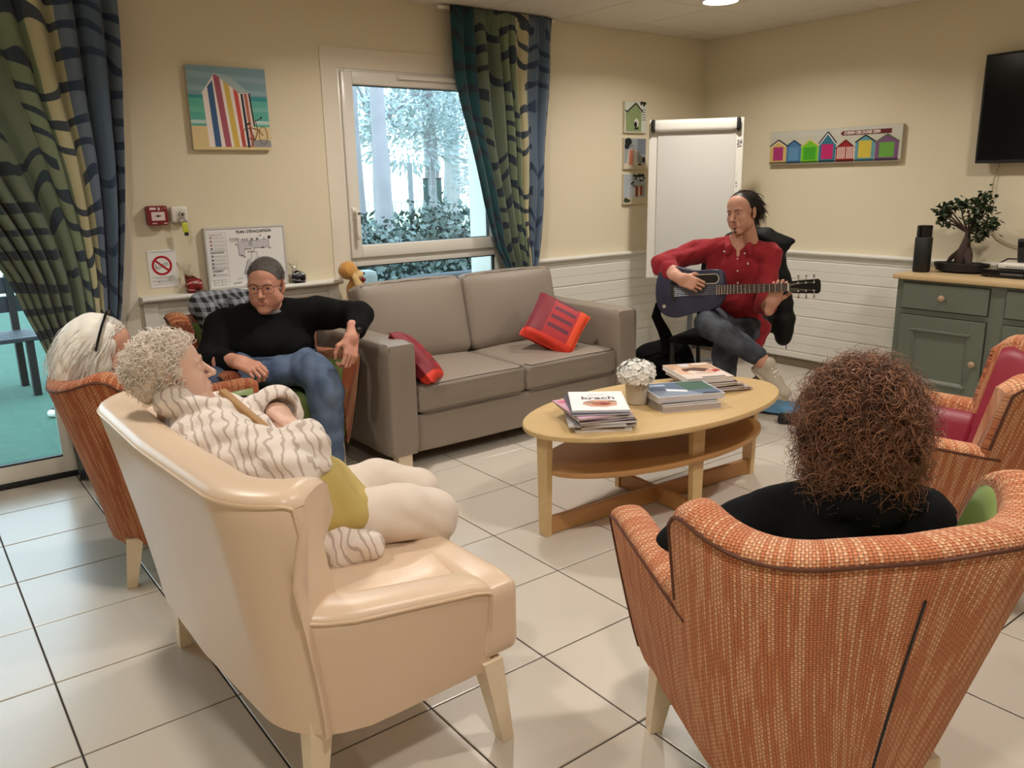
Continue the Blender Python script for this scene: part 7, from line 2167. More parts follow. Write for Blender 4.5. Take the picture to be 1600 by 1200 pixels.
# ================================================================== man in black
R2 = np.array([1.44, 3.85, 0.0])
p2 = person('grey haired man with glasses and a black sweater sitting beside the sofa', R2)
TB2 = torso_basis((0.936, -0.35, 0)); fw2 = np.array([-0.35, -0.936, 0]); TB2[:, 1] = fw2
h2 = Frame((1.440, 3.835, 0.937), (-0.60, -0.80, -0.10), (-0.02, -0.06, 1), 1.04)
J = Joined(); add_head(J, h2, dict(smile=0.005, lids=0.75, nose=1.05, fat=0.003, jaw=1.03, age=2.0))
f = Sdf((0.95, 3.3, 0.0), (1.95, 4.15, 0.88), 0.010)
f.ell((1.45, 3.90, 0.69), (0.18, 0.11, 0.14), 0.03, TB2); f.ell((1.43, 3.83, 0.58), (0.17, 0.14, 0.14), 0.03, TB2)
f.cone((1.26, 3.93, 0.745), (1.65, 3.79, 0.785), 0.05, 0.05, 0.05); f.cone((1.455, 3.86, 0.86), (1.46, 3.88, 0.76), 0.058, 0.068, 0.04)
f.chain([(1.25, 3.93, 0.745), (1.11, 3.80, 0.605)], [0.05, 0.04]); f.chain([(1.66, 3.78, 0.785), (1.79, 3.59, 0.78)], [0.05, 0.03])
f.chain([(1.52, 3.82, 0.53), (1.53, 3.53, 0.52), (1.545, 3.51, 0.08)], [0.065, 0.046, 0.034]); f.chain([(1.37, 3.87, 0.53), (1.15, 3.68, 0.545), (1.16, 3.65, 0.08)], [0.065, 0.046, 0.034])
V, F, M = f.mesh(); J.add(V, F, M)
lh2 = Frame((1.675, 3.440, 0.712), (-0.33, -0.40, -0.86), (0.35, -0.86, 0.30), 1.06)
V, F, M = limb_mesh(hand_ops(lh2, 1, [(0.30, 1.25, 0.8), (0.36, 1.3, 0.8), (0.42, 1.3, 0.8), (0.5, 1.2, 0.8)], (0.65, 0.3), 0.0), ([(1.785, 3.575, 0.778), (1.74, 3.50, 0.748), (1.675, 3.44, 0.712)], [0.030, 0.034, 0.028])); J.add(V, F, M)
rh2 = Frame((1.178, 3.560, 0.650), (0.42, -0.86, -0.26), (-0.20, -0.20, 0.95), 1.06)
V, F, M = limb_mesh(hand_ops(rh2, -1, [(0.45, 1.3, 0.8), (0.5, 1.35, 0.8), (0.55, 1.35, 0.8), (0.62, 1.25, 0.8)], (0.5, 0.5), 0.0), ([(1.11, 3.80, 0.605), (1.14, 3.68, 0.632), (1.178, 3.56, 0.65)], [0.042, 0.040, 0.029])); J.add(V, F, M)
J.build('body', SK2, p2, R2); eyes(h2, R2, p2)
f = Sdf((0.95, 3.35, 0.44), (1.95, 4.2, 0.90), 0.0075)
f.ell((1.45, 3.90, 0.695), (0.215, 0.140, 0.145), 0.04, TB2); f.ell((1.435, 3.83, 0.650), (0.205, 0.155, 0.100), 0.05, TB2)
f.cone((1.25, 3.935, 0.748), (1.44, 3.88, 0.800), 0.078, 0.062, 0.06); f.cone((1.66, 3.785, 0.790), (1.47, 3.875, 0.805), 0.074, 0.062, 0.06)
f.chain([(1.25, 3.93, 0.745), (1.115, 3.80, 0.610), (1.165, 3.625, 0.642)], [0.080, 0.066, 0.050], 0.04)
f.chain([(1.665, 3.78, 0.788), (1.795, 3.585, 0.782), (1.715, 3.478, 0.736)], [0.076, 0.062, 0.046], 0.03)
f.ripple(0.009, 24, 3)
f.ell(np.array([1.455, 3.86, 0.875]) + fw2 * 0.03, (0.068, 0.085, 0.065), 0.015, TB2, sub=True, mi=None)
sdf_part('sweater', f, M_BLACKKNIT, p2, R2)
f = Sdf((1.30, 3.65, 0.75), (1.62, 4.0, 0.87), 0.005)
f.ell(np.array([1.455, 3.865, 0.815]) + fw2 * 0.012, (0.072, 0.080, 0.022), 0.01, TB2)
f.ell(np.array([1.455, 3.865, 0.84]) + fw2 * 0.02, (0.058, 0.068, 0.03), 0.008, TB2, sub=True, mi=None)
sdf_part('tee_collar', f, M_GREYTEE, p2, R2)
f = Sdf((0.98, 3.35, 0.05), (1.75, 4.1, 0.70), 0.008)
f.ell((1.45, 3.82, 0.555), (0.20, 0.165, 0.085), 0.04, TB2); f.ell((1.43, 3.72, 0.545), (0.15, 0.12, 0.065), 0.05, TB2)
f.chain([(1.53, 3.82, 0.545), (1.53, 3.58, 0.550), (1.53, 3.50, 0.525), (1.54, 3.475, 0.45), (1.545, 3.50, 0.10)], [0.100, 0.084, 0.076, 0.076, 0.068], 0.03)
f.chain([(1.37, 3.87, 0.535), (1.20, 3.72, 0.565), (1.135, 3.665, 0.550), (1.135, 3.64, 0.45), (1.16, 3.66, 0.10)], [0.100, 0.084, 0.078, 0.076, 0.066], 0.03)
f.ripple(0.011, 30, 11)
sdf_part('jeans', f, M_DENIM, p2, R2)
mb = MB(); mb.tube([tuple(np.array([1.45, 3.83, 0.612]) + TB2[:, 0] * 0.195 * math.cos(a) + fw2 * 0.165 * math.sin(a) - R2) for a in [k * 0.1745 for k in range(37)]], 0.008, 8, flat=1.6); mb.build('waistband', M_DENIM, p2, smooth=60)
shoe((1.53, 3.51, 0.075), (1.50, 3.36, 0.055), (0, 0, 1), M_BLACK, p2, R2, lace=False); shoe((1.16, 3.65, 0.075), (1.12, 3.50, 0.055), (0, 0, 1), M_BLACK, p2, R2, lace=False)
# cropped grey hair
M_HAIR2 = hair_mat('grey_crop', (72, 66, 62), (150, 144, 138), 0.6)
f = Sdf((-0.10, -0.13, -0.06), (0.10, 0.10, 0.15), 0.0035)
f.ell((0, -0.016, 0.050), (0.0775, 0.0965, 0.081), 0.01); f.ell((0, 0.030, 0.050), (0.064, 0.058, 0.060), 0.02); f.cut((0, 0.072, 0.085), (0, 0.86, -0.50)); f.cut((0, 0, -0.045), (0, 0.42, -0.9))
for s in (-1, 1): f.ell((s * 0.079, 0.004, -0.008), (0.02, 0.024, 0.040), 0.01, sub=True, mi=None)
V, F, M = f.mesh(); np_mesh('hair_base', h2.arr(relax(V, F, 1)) - R2.astype(np.float32), F, principled('grey_crop_base', srgb(84, 78, 74), rough=0.8, vary=0.25, vary_scale=40), p2)
p, d = scalp_points(2600, 5, zmin=-0.045, front=0.030, test=lambda q: ~((np.abs(q[:, 0]) > 0.055) & (q[:, 2] < 0.022) & (q[:, 1] > -0.02)) & (q[:, 1] < 0.072 + (q[:, 2] - 0.085) * 0.55))
dd = d + np.array([0, 0.5, 0.1]); dd /= np.linalg.norm(dd, axis=1)[:, None]
strands('hair', h2.arr(p), dd @ h2.R.T, 0.010, 0.0011, M_HAIR2, p2, R2, seg=4, seed=3, jitter=0.25, grav=0.2)
M_BROW2 = principled('grey_brow', srgb(120, 104, 92), rough=0.8); brows(h2, R2, p2, M_BROW2, 0.0034)
M_GLASSF = principled('brown_metal_frame', srgb(92, 48, 36), rough=0.3, metal=0.4)
gl = MB()
for s in (-1, 1):
    pts = []
    for k in range(25):
        a = 2 * math.pi * k / 24
        ca, sa = math.cos(a), math.sin(a)
        xx = 0.0335 * s + 0.0255 * math.copysign(abs(ca) ** 0.75, ca); zz = 0.007 + 0.0185 * math.copysign(abs(sa) ** 0.75, sa)
        pts.append(tuple(h2((xx, 0.1015 - 0.35 * max(0, abs(xx) - 0.03) , zz)) - R2))
    gl.tube(pts, 0.0012, 6, cap=False)
    gl.tube([tuple(h2(q) - R2) for q in ((s * 0.058, 0.092, 0.016), (s * 0.076, 0.055, 0.017), (s * 0.083, 0.0, 0.017), (s * 0.080, -0.012, 0.006))], 0.0013, 6)
gl.tube([tuple(h2(q) - R2) for q in ((-0.009, 0.1015, 0.012), (0, 0.1035, 0.014), (0.009, 0.1015, 0.012))], 0.0013, 6)
gl.tube([tuple(h2(q) - R2) for q in ((-0.018, 0.100, 0.0235), (0, 0.1015, 0.0240), (0.018, 0.100, 0.0235))], 0.0010, 6)
gl.build('glasses', M_GLASSF, p2, smooth=60)
wf = Frame((1.700, 3.463, 0.728), (-0.46, -0.50, -0.62), (0.30, -0.85, 0.30), 1.0)
mb = MB()
for k in range(18):
    a = 2 * math.pi * k / 18
    c = wf((0.034 * math.cos(a), 0, 0.028 * math.sin(a)))
    mb.box(*(v for q in zip(c - R2 - 0.0065, c - R2 + 0.0065) for v in q))
wt = mb.build('watch', principled('steel_watch', srgb(190, 190, 190), rough=0.3, metal=0.9), p2, kind='stuff', label='steel wrist watch')
f = Sdf(wf((0, 0, 0.032)) - 0.03, wf((0, 0, 0.032)) + 0.03, 0.002)
f.cone(wf((0, 0, 0.028)), wf((0, 0, 0.034)), 0.017, 0.017, 0.001); sdf_part('watch_face', f, M_BLACKGLOSS, p2, R2, 0)

# plaid shirt hung over the back of his chair
def plaid():
    m = principled('black_white_plaid', srgb(30, 32, 36), rough=0.9, bump=0.2, bump_scale=300)
    N, L, B = nodes_of(m); tc = N.new('ShaderNodeTexCoord'); sp = N.new('ShaderNodeSeparateXYZ'); L.new(tc.outputs['Object'], sp.inputs[0])
    fx = math_node(N, L, 'LESS_THAN', math_node(N, L, 'FRACT', math_node(N, L, 'MULTIPLY', sp.outputs['X'], 24.0)), 0.5)
    fz = math_node(N, L, 'LESS_THAN', math_node(N, L, 'FRACT', math_node(N, L, 'MULTIPLY', sp.outputs['Z'], 24.0)), 0.5)
    s = math_node(N, L, 'MULTIPLY', math_node(N, L, 'ADD', fx, fz), 0.5)
    L.new(mix_rgb(N, L, s, srgb(24, 26, 30), srgb(150, 154, 164)), B.inputs['Base Color']); return m
RP = np.array([1.40, 4.20, 0.0])
pj = thing('plaid_shirt', 'black and white checked shirt draped over the back of the seated man\'s chair', 'shirt', tuple(RP))
f = Sdf((0.98, 3.80, 0.50), (1.80, 4.42, 0.93), 0.008)
f.chain([(1.205, 4.16, 0.830), (1.24, 4.20, 0.828), (1.32, 4.235, 0.818), (1.44, 4.24, 0.815), (1.60, 4.22, 0.828)], [0.045, 0.060, 0.064, 0.064, 0.055], 0.03)
f.chain([(1.24, 4.13, 0.80), (1.25, 4.09, 0.66), (1.26, 4.06, 0.56)], [0.045, 0.045, 0.035], 0.03)
f.chain([(1.24, 4.10, 0.80), (1.26, 4.05, 0.64), (1.28, 4.02, 0.54)], [0.060, 0.05, 0.03], 0.04)
f.chain([(1.38, 4.13, 0.80), (1.40, 4.08, 0.64)], [0.060, 0.05], 0.04); f.chain([(1.54, 4.12, 0.80), (1.54, 4.07, 0.62)], [0.055, 0.05], 0.04)
f.ripple(0.008, 30, 4)
sdf_part('cloth', f, plaid(), pj, RP)
f = Sdf((1.0, 3.8, 0.5), (1.3, 4.2, 0.9), 0.008)
f.chain([(1.215, 4.10, 0.835), (1.225, 4.05, 0.72), (1.235, 4.0, 0.58)], [0.014, 0.022, 0.03], 0.02)
f.ripple(0.005, 30, 6); sdf_part('lining', f, M_BLACKKNIT, pj, RP)

# ================================================================== woman with white hair and a hairband
R3 = np.array([0.70, 3.14, 0.0])
p3 = person('woman with long white hair and a black hairband, seen in profile behind the champagne sofa', R3)
F3 = np.array([0.97, -0.24, 0]); TB3 = np.stack([np.array([-0.24, -0.97, 0]), F3, np.array([0, 0, 1.0])], 1)
h3 = Frame((0.553, 3.080, 0.853), (0.94, -0.32, -0.10), (0.06, 0.0, 1), 0.98)
J = Joined(); add_head(J, h3, dict(lids=1.0, smile=-0.001, age=1.8, jaw=0.95))
f = Sdf((0.35, 2.75, 0.0), (1.35, 3.5, 0.86), 0.012)
f.ell((0.64, 3.13, 0.62), (0.15, 0.10, 0.15), 0.03, TB3); f.cone((0.56, 3.085, 0.84), (0.60, 3.11, 0.70), 0.05, 0.06, 0.04)
f.chain([(0.72, 3.22, 0.52), (1.05, 3.16, 0.52), (1.06, 3.14, 0.08)], [0.07, 0.05, 0.034]); f.chain([(0.70, 3.06, 0.52), (1.02, 2.98, 0.52), (1.04, 2.97, 0.08)], [0.07, 0.05, 0.034])
f.chain([(0.63, 3.28, 0.68), (0.76, 3.32, 0.56), (0.92, 3.20, 0.58)], [0.045, 0.038, 0.026]); f.chain([(0.60, 2.98, 0.68), (0.74, 2.94, 0.56), (0.90, 3.05, 0.58)], [0.045, 0.038, 0.026])
V, F, M = f.mesh(); J.add(V, F, M)
for (w, dr, sd) in (((0.92, 3.20, 0.58), (0.6, -0.6, -0.1), 1), ((0.90, 3.05, 0.58), (0.8, 0.5, -0.1), -1)):
    fr = Frame(w, dr, (0, 0, 1), 0.92); V, F, M = limb_mesh(hand_ops(fr, sd, [0.3, 0.3, 0.35, 0.4]), None, 0.004); J.add(V, F, M)
J.build('body', SK3, p3, R3); eyes(h3, R3, p3)
f = Sdf((0.35, 2.75, 0.40), (1.0, 3.5, 0.80), 0.009)
f.ell((0.64, 3.13, 0.61), (0.185, 0.125, 0.165), 0.04, TB3); f.ell((0.70, 3.13, 0.50), (0.18, 0.15, 0.10), 0.04, TB3)
f.cone((0.59, 2.99, 0.695), (0.61, 3.25, 0.695), 0.062, 0.062, 0.05)
f.chain([(0.61, 3.27, 0.685), (0.76, 3.32, 0.56), (0.88, 3.23, 0.575)], [0.062, 0.052, 0.04], 0.03); f.chain([(0.59, 2.97, 0.685), (0.74, 2.94, 0.56), (0.86, 3.02, 0.575)], [0.062, 0.052, 0.04], 0.03)
f.ripple(0.006, 30, 2); sdf_part('blouse', f, M_PURPLE, p3, R3)
f = Sdf((0.35, 2.8, 0.62), (0.85, 3.4, 0.86), 0.007)
for k in range(8):
    a0, a1 = 2 * math.pi * k / 8, 2 * math.pi * (k + 1) / 8
    q = lambda a: (0.585 + 0.075 * math.cos(a), 3.085 + 0.085 * math.sin(a), 0.765 - 0.02 * math.cos(a))
    f.cone(q(a0), q(a1), 0.032, 0.032, 0.01)
f.ripple(0.006, 60, 5); sdf_part('scarf', f, M_SCARF, p3, R3)
f = Sdf((0.55, 2.8, 0.04), (1.25, 3.4, 0.62), 0.012)
f.chain([(0.72, 3.22, 0.52), (1.05, 3.16, 0.52), (1.06, 3.14, 0.10)], [0.09, 0.07, 0.055]); f.chain([(0.70, 3.06, 0.52), (1.02, 2.98, 0.52), (1.04, 2.97, 0.10)], [0.09, 0.07, 0.055])
sdf_part('trousers', f, M_BLACKKNIT, p3, R3)
shoe((1.06, 3.14, 0.075), (1.2, 3.12, 0.055), (0, 0, 1), M_BLACK, p3, R3, lace=False); shoe((1.04, 2.97, 0.075), (1.18, 2.94, 0.055), (0, 0, 1), M_BLACK, p3, R3, lace=False)
M_HAIR3 = hair_mat('white_hair', (226, 222, 214), (246, 243, 238), 0.5)
f = Sdf((-0.14, -0.19, -0.19), (0.14, 0.10, 0.16), 0.005)
f.ell((0, -0.024, 0.050), (0.090, 0.100, 0.090), 0.02); f.ell((0, -0.085, -0.02), (0.094, 0.070, 0.105), 0.03); f.ell((0, -0.10, -0.09), (0.09, 0.055, 0.075), 0.03)
for s in (-1, 1): f.ell((s * 0.068, -0.020, -0.03), (0.026, 0.055, 0.075), 0.02)
f.ell((0, 0.105, -0.045), (0.085, 0.085, 0.105), 0.015, sub=True, mi=None)
f.ripple(0.006, 60, 8)
V, F, M = f.mesh(); np_mesh('hair_base', h3.arr(relax(V, F, 1)) - R3.astype(np.float32), F, principled('white_hair_mass', srgb(230, 225, 216), rough=0.6, vary=0.08, vary_scale=30), p3)
p, d = scalp_points(1700, 15, zmin=0.0, front=0.035); p = p * 1.08
dd = d * 0.15 + np.array([0, -0.42, -0.62]); dd /= np.linalg.norm(dd, axis=1)[:, None]
strands('hair', h3.arr(p), dd @ h3.R.T, 0.085, 0.0021, M_HAIR3, p3, R3, curl=0.010, curln=0.8, grav=0.75, seg=9, seed=6, jitter=0.12)
mb = MB(); mb.tube([tuple(h3((0.098 * math.cos(a), -0.004 + 0.022 * math.sin(a), 0.045 + 0.103 * math.sin(a))) - R3) for a in [-0.2 + 3.54 * k / 24 for k in range(25)]], 0.0075, 8, flat=0.6)
mb.build('hairband', M_BLACKGLOSS, p3, smooth=60)
brows(h3, R3, p3, principled('fair_brow', srgb(170, 146, 130), rough=0.8), 0.003)

# ================================================================== woman reclining in the striped robe
R4 = np.array([0.80, 2.05, 0.0])
p4 = person('white curly haired woman in a striped robe dozing on the champagne sofa with folded arms', R4)
ax = nrm((0.325, -0.22, -0.28)); TB4 = torso_basis((0.35, 0.94, 0.05), -ax)
n4 = TB4[:, 1]
if n4[2] < 0: TB4[:, 1] *= -1
h4 = Frame((0.563, 2.240, 0.918), (0.935, -0.27, 0.22), (-0.24, 0.02, 0.97), 0.88)
J = Joined(); add_head(J, h4, dict(lids=0.0, smile=-0.003, fat=0.006, age=2.2, nose=1.05))
f = Sdf((0.40, 1.7, 0.0), (1.40, 2.5, 0.92), 0.010)
f.ell((0.67, 2.14, 0.68), (0.14, 0.09, 0.16), 0.03, TB4); f.ell((0.82, 1.99, 0.56), (0.13, 0.09, 0.13), 0.03, TB4)
f.cone((0.585, 2.215, 0.86), (0.62, 2.18, 0.76), 0.052, 0.06, 0.03)
f.chain([(0.90, 1.90, 0.53), (1.10, 1.868, 0.49), (1.04, 1.92, 0.10)], [0.06, 0.05, 0.034]); f.chain([(0.91, 2.05, 0.53), (1.15, 2.03, 0.495), (1.08, 2.06, 0.10)], [0.06, 0.05, 0.034])
f.chain([(0.61, 2.05, 0.74), (0.715, 1.895, 0.70)], [0.05, 0.04]); f.chain([(0.68, 2.32, 0.74), (0.79, 2.31, 0.68)], [0.05, 0.04])
V, F, M = f.mesh(); J.add(V, F, M)
rh4 = Frame((0.805, 2.00, 0.758), (-0.05, 0.95, 0.14), (0.45, -0.1, 0.88), 0.95)
V, F, M = limb_mesh(hand_ops(rh4, 1, [(0.3, 0.5, 0.3)] * 4, (0.4, 0.3), 0.02), ([(0.715, 1.895, 0.705), (0.77, 1.945, 0.735), (0.805, 2.00, 0.758)], [0.04, 0.038, 0.028])); J.add(V, F, M)
lh4 = Frame((0.795, 2.120, 0.795), (0.10, -0.93, -0.22), (0.45, -0.05, 0.88), 0.95)
V, F, M = limb_mesh(hand_ops(lh4, -1, [(0.35, 0.6, 0.4)] * 4, (0.3, 0.4), 0.02), ([(0.80, 2.30, 0.69), (0.80, 2.20, 0.760), (0.795, 2.12, 0.795)], [0.042, 0.042, 0.032])); J.add(V, F, M)
J.build('body', SK4, p4, R4)
f = Sdf((0.40, 1.66, 0.40), (1.12, 2.52, 0.95), 0.0075)
f.ell((0.66, 2.14, 0.690), (0.185, 0.130, 0.185), 0.04, TB4); f.ell((0.74, 2.07, 0.61), (0.185, 0.115, 0.11), 0.04, TB4)
f.cone((0.60, 2.06, 0.765), (0.62, 2.33, 0.765), 0.078, 0.078, 0.05)
# rolled collar round the neck and shawl edges
for k in range(9):
    a0, a1 = 2 * math.pi * k / 9, 2 * math.pi * (k + 1) / 9
    q = lambda a: (0.605 + 0.070 * math.cos(a), 2.205 + 0.085 * math.sin(a), 0.825 - 0.045 * math.cos(a))
    f.cone(q(a0), q(a1), 0.036, 0.036, 0.015)
f.chain([(0.65, 2.14, 0.815), (0.73, 2.08, 0.77), (0.78, 2.04, 0.71)], [0.035, 0.04, 0.035], 0.02); f.chain([(0.67, 2.25, 0.815), (0.75, 2.20, 0.78), (0.80, 2.12, 0.71)], [0.035, 0.04, 0.035], 0.02)
f.chain([(0.60, 2.05, 0.745), (0.66, 1.96, 0.730), (0.715, 1.895, 0.705), (0.775, 1.945, 0.725), (0.810, 2.01, 0.748)], [0.080, 0.082, 0.078, 0.072, 0.060], 0.03)
f.chain([(0.65, 2.33, 0.74), (0.79, 2.32, 0.69), (0.815, 2.24, 0.750), (0.806, 2.155, 0.795)], [0.075, 0.078, 0.070, 0.066], 0.03)
# cuff opening on the far sleeve
f.cone((0.802, 2.135, 0.801), (0.792, 2.025, 0.817), 0.048, 0.052, 0.004, sub=True, mi=None)
# skirt of the robe falling on the seat
f.chain([(0.76, 1.93, 0.55), (0.83, 1.835, 0.500), (0.885, 1.795, 0.488)], [0.075, 0.050, 0.036], 0.04)
f.ripple(0.015, 30, 12)
sdf_part('robe', f, M_ROBE, p4, R4)
f = Sdf((0.68, 1.75, 0.42), (1.08, 2.25, 0.76), 0.0075)
f.ell((0.815, 1.985, 0.600), (0.165, 0.112, 0.125), 0.03, TB4); f.ell((0.855, 1.96, 0.565), (0.11, 0.155, 0.075), 0.03)
f.ripple(0.010, 34, 7); sdf_part('top', f, M_YELLOW, p4, R4)
f = Sdf((0.75, 1.70, 0.03), (1.42, 2.25, 0.70), 0.008)
f.ell((0.88, 1.975, 0.515), (0.11, 0.145, 0.085), 0.03)
f.chain([(0.91, 1.885, 0.530), (1.02, 1.865, 0.524), (1.115, 1.862, 0.492), (1.10, 1.88, 0.38), (1.04, 1.92, 0.10)], [0.080, 0.074, 0.068, 0.060, 0.048], 0.03)
f.chain([(0.92, 2.075, 0.530), (1.06, 2.065, 0.534), (1.165, 2.03, 0.498), (1.15, 2.045, 0.40), (1.08, 2.06, 0.10)], [0.080, 0.072, 0.066, 0.060, 0.048], 0.03)
f.ripple(0.006, 38, 9); sdf_part('trousers', f, M_IVORY, p4, R4)
shoe((1.04, 1.92, 0.075), (1.18, 1.91, 0.055), (0, 0, 1), M_SHOE, p4, R4, lace=False); shoe((1.08, 2.06, 0.075), (1.22, 2.05, 0.055), (0, 0, 1), M_SHOE, p4, R4, lace=False)
M_HAIR4 = hair_mat('ivory_curls', (224, 210, 196), (246, 238, 228), 0.5)
p, d = scalp_points(1500, 25, zmin=-0.035, front=0.045); p2_ = p * 1.02
dd = d + np.array([0, -0.35, 0.05]); dd /= np.linalg.norm(dd, axis=1)[:, None]
strands('hair', h4.arr(p2_), dd @ h4.R.T, 0.030, 0.0019, M_HAIR4, p4, R4, curl=0.010, curln=0.9, grav=0.25, seg=9, seed=16, jitter=0.25)
f = Sdf((-0.12, -0.15, -0.09), (0.12, 0.10, 0.16), 0.004)
f.ell((0, -0.020, 0.050), (0.083, 0.098, 0.088), 0.02); f.ell((0, -0.080, -0.01), (0.066, 0.036, 0.045), 0.03); f.cut((0, 0.066, 0.07), (0, 0.8, -0.6)); f.cut((0, 0, -0.055), (0, 0.3, -1))
for s in (-1, 1): f.ell((s * 0.084, 0.004, -0.012), (0.02, 0.03, 0.040), 0.01, sub=True, mi=None)
f.ripple(0.008, 70, 3)
V, F, M = f.mesh(); np_mesh('hair_base', h4.arr(relax(V, F, 1)) - R4.astype(np.float32), F, principled('ivory_hair_mass', srgb(222, 206, 190), rough=0.6, vary=0.12, vary_scale=40), p4)
brows(h4, R4, p4, principled('fair_brow_2', srgb(186, 150, 132), rough=0.8), 0.0028)
st = thing('walking_stick', 'tan wooden stick lying across the folded arms of the woman in the robe', 'stick', (0.690, 2.085, 0.835))
MB().cham(-0.011, 0.011, -0.085, 0.085, -0.008, 0.008, 0.003).xf(Euler((math.radians(30), 0, math.radians(24))).to_matrix().to_4x4()).build('shaft', principled('tan_wood', srgb(168, 128, 82), rough=0.5), st, smooth=40)

# ================================================================== curly brown haired woman in the front chair
R5 = np.array([1.60, 0.92, 0.0])
p5 = person('woman with bushy curly brown hair in black, seen from behind in the front armchair', R5)
F5 = nrm((0.60, 0.80, 0)); TB5 = np.stack([np.array([F5[1], -F5[0], 0]), F5, np.array([0, 0, 1.0])], 1)
h5 = Frame((1.610, 0.885, 0.880), (0.66, 0.74, -0.05), (0, 0.03, 1), 0.98)
J = Joined(); add_head(J, h5, dict(lids=1.0))
f = Sdf((1.2, 0.5, 0.0), (2.2, 1.7, 0.84), 0.012)
f.ell((1.60, 0.90, 0.58), (0.15, 0.10, 0.16), 0.03, TB5); f.cone((1.605, 0.885, 0.82), (1.60, 0.89, 0.68), 0.05, 0.06, 0.04)
f.chain([(1.50, 1.00, 0.66), (1.37, 1.145, 0.575), (1.60, 1.28, 0.52)], [0.045, 0.038, 0.026]); f.chain([(1.72, 0.79, 0.66), (1.84, 0.90, 0.53), (1.80, 1.12, 0.52)], [0.045, 0.038, 0.026])
f.chain([(1.62, 1.04, 0.50), (1.83, 1.25, 0.47), (1.86, 1.27, 0.08)], [0.075, 0.052, 0.034]); f.chain([(1.73, 0.95, 0.50), (1.98, 1.10, 0.47), (2.0, 1.12, 0.08)], [0.075, 0.052, 0.034])
V, F, M = f.mesh(); J.add(V, F, M)
for (w, dr, sd) in (((1.60, 1.28, 0.52), (0.85, 0.3, -0.1), -1), ((1.80, 1.12, 0.52), (-0.1, 0.9, -0.1), 1)):
    fr = Frame(w, dr, (0, 0, 1), 0.92); V, F, M = limb_mesh(hand_ops(fr, sd, [0.3, 0.3, 0.35, 0.4]), None, 0.004); J.add(V, F, M)
J.build('body', SK3, p5, R5); eyes(h5, R5, p5)
f = Sdf((1.2, 0.5, 0.40), (2.1, 1.45, 0.80), 0.008)
f.ell((1.60, 0.90, 0.56), (0.185, 0.125, 0.17), 0.04, TB5); f.ell((1.63, 0.96, 0.50), (0.19, 0.16, 0.11), 0.04, TB5)
f.cone((1.50, 1.01, 0.655), (1.595, 0.895, 0.715), 0.068, 0.058, 0.05); f.cone((1.715, 0.785, 0.665), (1.605, 0.885, 0.715), 0.068, 0.058, 0.05)
f.chain([(1.49, 1.02, 0.650), (1.365, 1.145, 0.575), (1.56, 1.26, 0.52)], [0.070, 0.062, 0.045], 0.03); f.chain([(1.72, 0.78, 0.655), (1.84, 0.90, 0.53), (1.805, 1.08, 0.52)], [0.070, 0.062, 0.045], 0.03)
f.ell((1.575, 0.845, 0.735), (0.085, 0.085, 0.06), 0.03); f.cone((1.59, 0.87, 0.71), (1.584, 0.858, 0.800), 0.075, 0.070, 0.03)
f.ripple(0.008, 26, 14); sdf_part('sweater', f, M_BLACKKNIT, p5, R5)
f = Sdf((1.4, 0.8, 0.05), (2.2, 1.6, 0.66), 0.012)
f.chain([(1.62, 1.04, 0.50), (1.83, 1.25, 0.47), (1.86, 1.27, 0.10)], [0.095, 0.072, 0.055]); f.chain([(1.73, 0.95, 0.50), (1.98, 1.10, 0.47), (2.0, 1.12, 0.10)], [0.095, 0.072, 0.055])
sdf_part('trousers', f, M_BLACKKNIT, p5, R5)
shoe((1.86, 1.27, 0.075), (1.95, 1.37, 0.055), (0, 0, 1), M_BLACK, p5, R5, lace=False); shoe((2.0, 1.12, 0.075), (2.10, 1.21, 0.055), (0, 0, 1), M_BLACK, p5, R5, lace=False)
M_HAIR5 = hair_mat('chestnut_curls', (58, 36, 28), (176, 124, 92), 0.42)
f = Sdf((1.40, 0.68, 0.68), (1.82, 1.09, 1.06), 0.006)
hc = np.array([1.610, 0.880, 0.885])
f.ell(hc + [0, 0, 0.018], (0.112, 0.108, 0.112), 0.03); f.ell(hc + [0, 0, -0.075], (0.104, 0.098, 0.080), 0.04)
for k in range(26):
    a = RNG.uniform(0, 6.28); e = RNG.uniform(-0.5, 1.2); q = hc + 0.104 * np.array([math.cos(a) * math.cos(e), math.sin(a) * math.cos(e), math.sin(e) * 1.05]); f.ell(q, RNG.uniform(0.022, 0.036), 0.02)
f.ell(h5((0, 0.125, -0.03)), 0.075, 0.02, sub=True, mi=None)
sdf_part('hair_base', f, principled('chestnut_mass', srgb(60, 40, 32), rough=0.95, spec=0.05, vary=0.35, vary_scale=30, bump=0.8, bump_scale=60), p5, R5)
P = []; DD = []
for (c, r, n, sd) in ((hc + [0, 0, 0.018], (0.108, 0.104, 0.110), 5200, 31), (hc + [0, 0, -0.072], (0.104, 0.100, 0.080), 3000, 32)):
    p, d = lobe(c, r, n, sd, 0.86, 1.0); P.append(p); DD.append(d)
P = np.concatenate(P); DD = np.concatenate(DD)
q = (P - h5.c) @ h5.R
ok = ~((q[:, 1] > 0.055) & (q[:, 2] < 0.06)) & (P[:, 2] > 0.745)
P, DD = P[ok], DD[ok]
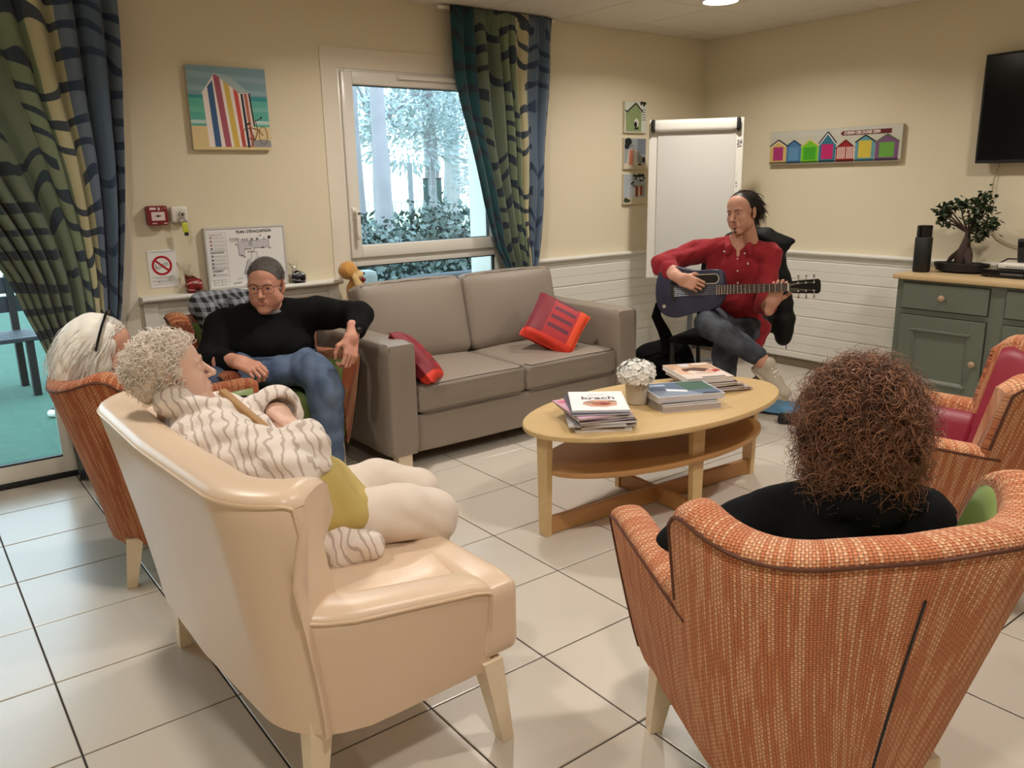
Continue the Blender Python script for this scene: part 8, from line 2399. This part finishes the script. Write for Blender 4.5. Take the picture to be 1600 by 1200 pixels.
DD = DD + 0.55 * RNG.normal(size=DD.shape); DD[:, 2] -= 0.15; DD /= np.linalg.norm(DD, axis=1)[:, None]
strands('hair', P, DD, 0.058, 0.0011, M_HAIR5, p5, R5, curl=0.017, curln=1.3, grav=0.25, seg=10, seed=33, jitter=0.35)

# ------------------------------------------------------------------ toy dog on the sofa back
RT = np.array([2.115, 4.315, 0.0])
ty = thing('toy_dog', 'golden plush toy dog sitting behind the left end of the sofa back', 'soft toy', tuple(RT))
M_PLUSH = principled('golden_plush', srgb(206, 148, 72), rough=0.95, sheen=0.6, vary=0.12, vary_scale=30, bump=0.6, bump_scale=140)
M_PLUSHL = principled('pale_plush', srgb(222, 186, 128), rough=0.95, sheen=0.6, bump=0.6, bump_scale=140)
f = Sdf((1.98, 4.19, 0.70), (2.28, 4.42, 1.02), 0.005)
f.ell((2.155, 4.315, 0.80), (0.060, 0.055, 0.075), 0.02); f.ell((2.14, 4.30, 0.74), (0.07, 0.06, 0.04), 0.02)
f.ell((2.105, 4.310, 0.925), (0.054, 0.050, 0.052), 0.02)
f.cone((2.13, 4.305, 0.905), (2.165, 4.295, 0.895), 0.034, 0.026, 0.015, mi=1)
f.cone((2.125, 4.262, 0.885), (2.150, 4.252, 0.815), 0.018, 0.024, 0.006, mi=1, flat=((0.2, 0.95, 0), 0.55)); f.cone((2.165, 4.35, 0.89), (2.19, 4.355, 0.83), 0.014, 0.018, 0.006, flat=((0.2, 0.95, 0), 0.6))
f.cone((2.13, 4.27, 0.79), (2.175, 4.245, 0.75), 0.022, 0.02, 0.015)
f.ripple(0.003, 120, 2)
sdf_part('body', f, [M_PLUSH, M_PLUSHL], ty, RT)
for nm, c, r, m in (('nose', (2.192, 4.290, 0.902), 0.009, M_BLACK), ('eye', (2.155, 4.272, 0.932), 0.005, M_BLACK), ('eye', (2.165, 4.318, 0.938), 0.005, M_BLACK), ('bow', (2.185, 4.278, 0.868), 0.013, M_REDP)):
    f = Sdf(np.array(c) - 0.02, np.array(c) + 0.02, 0.002); f.ell(c, r, 0.001); sdf_part(nm, f, m, ty, RT, 0)
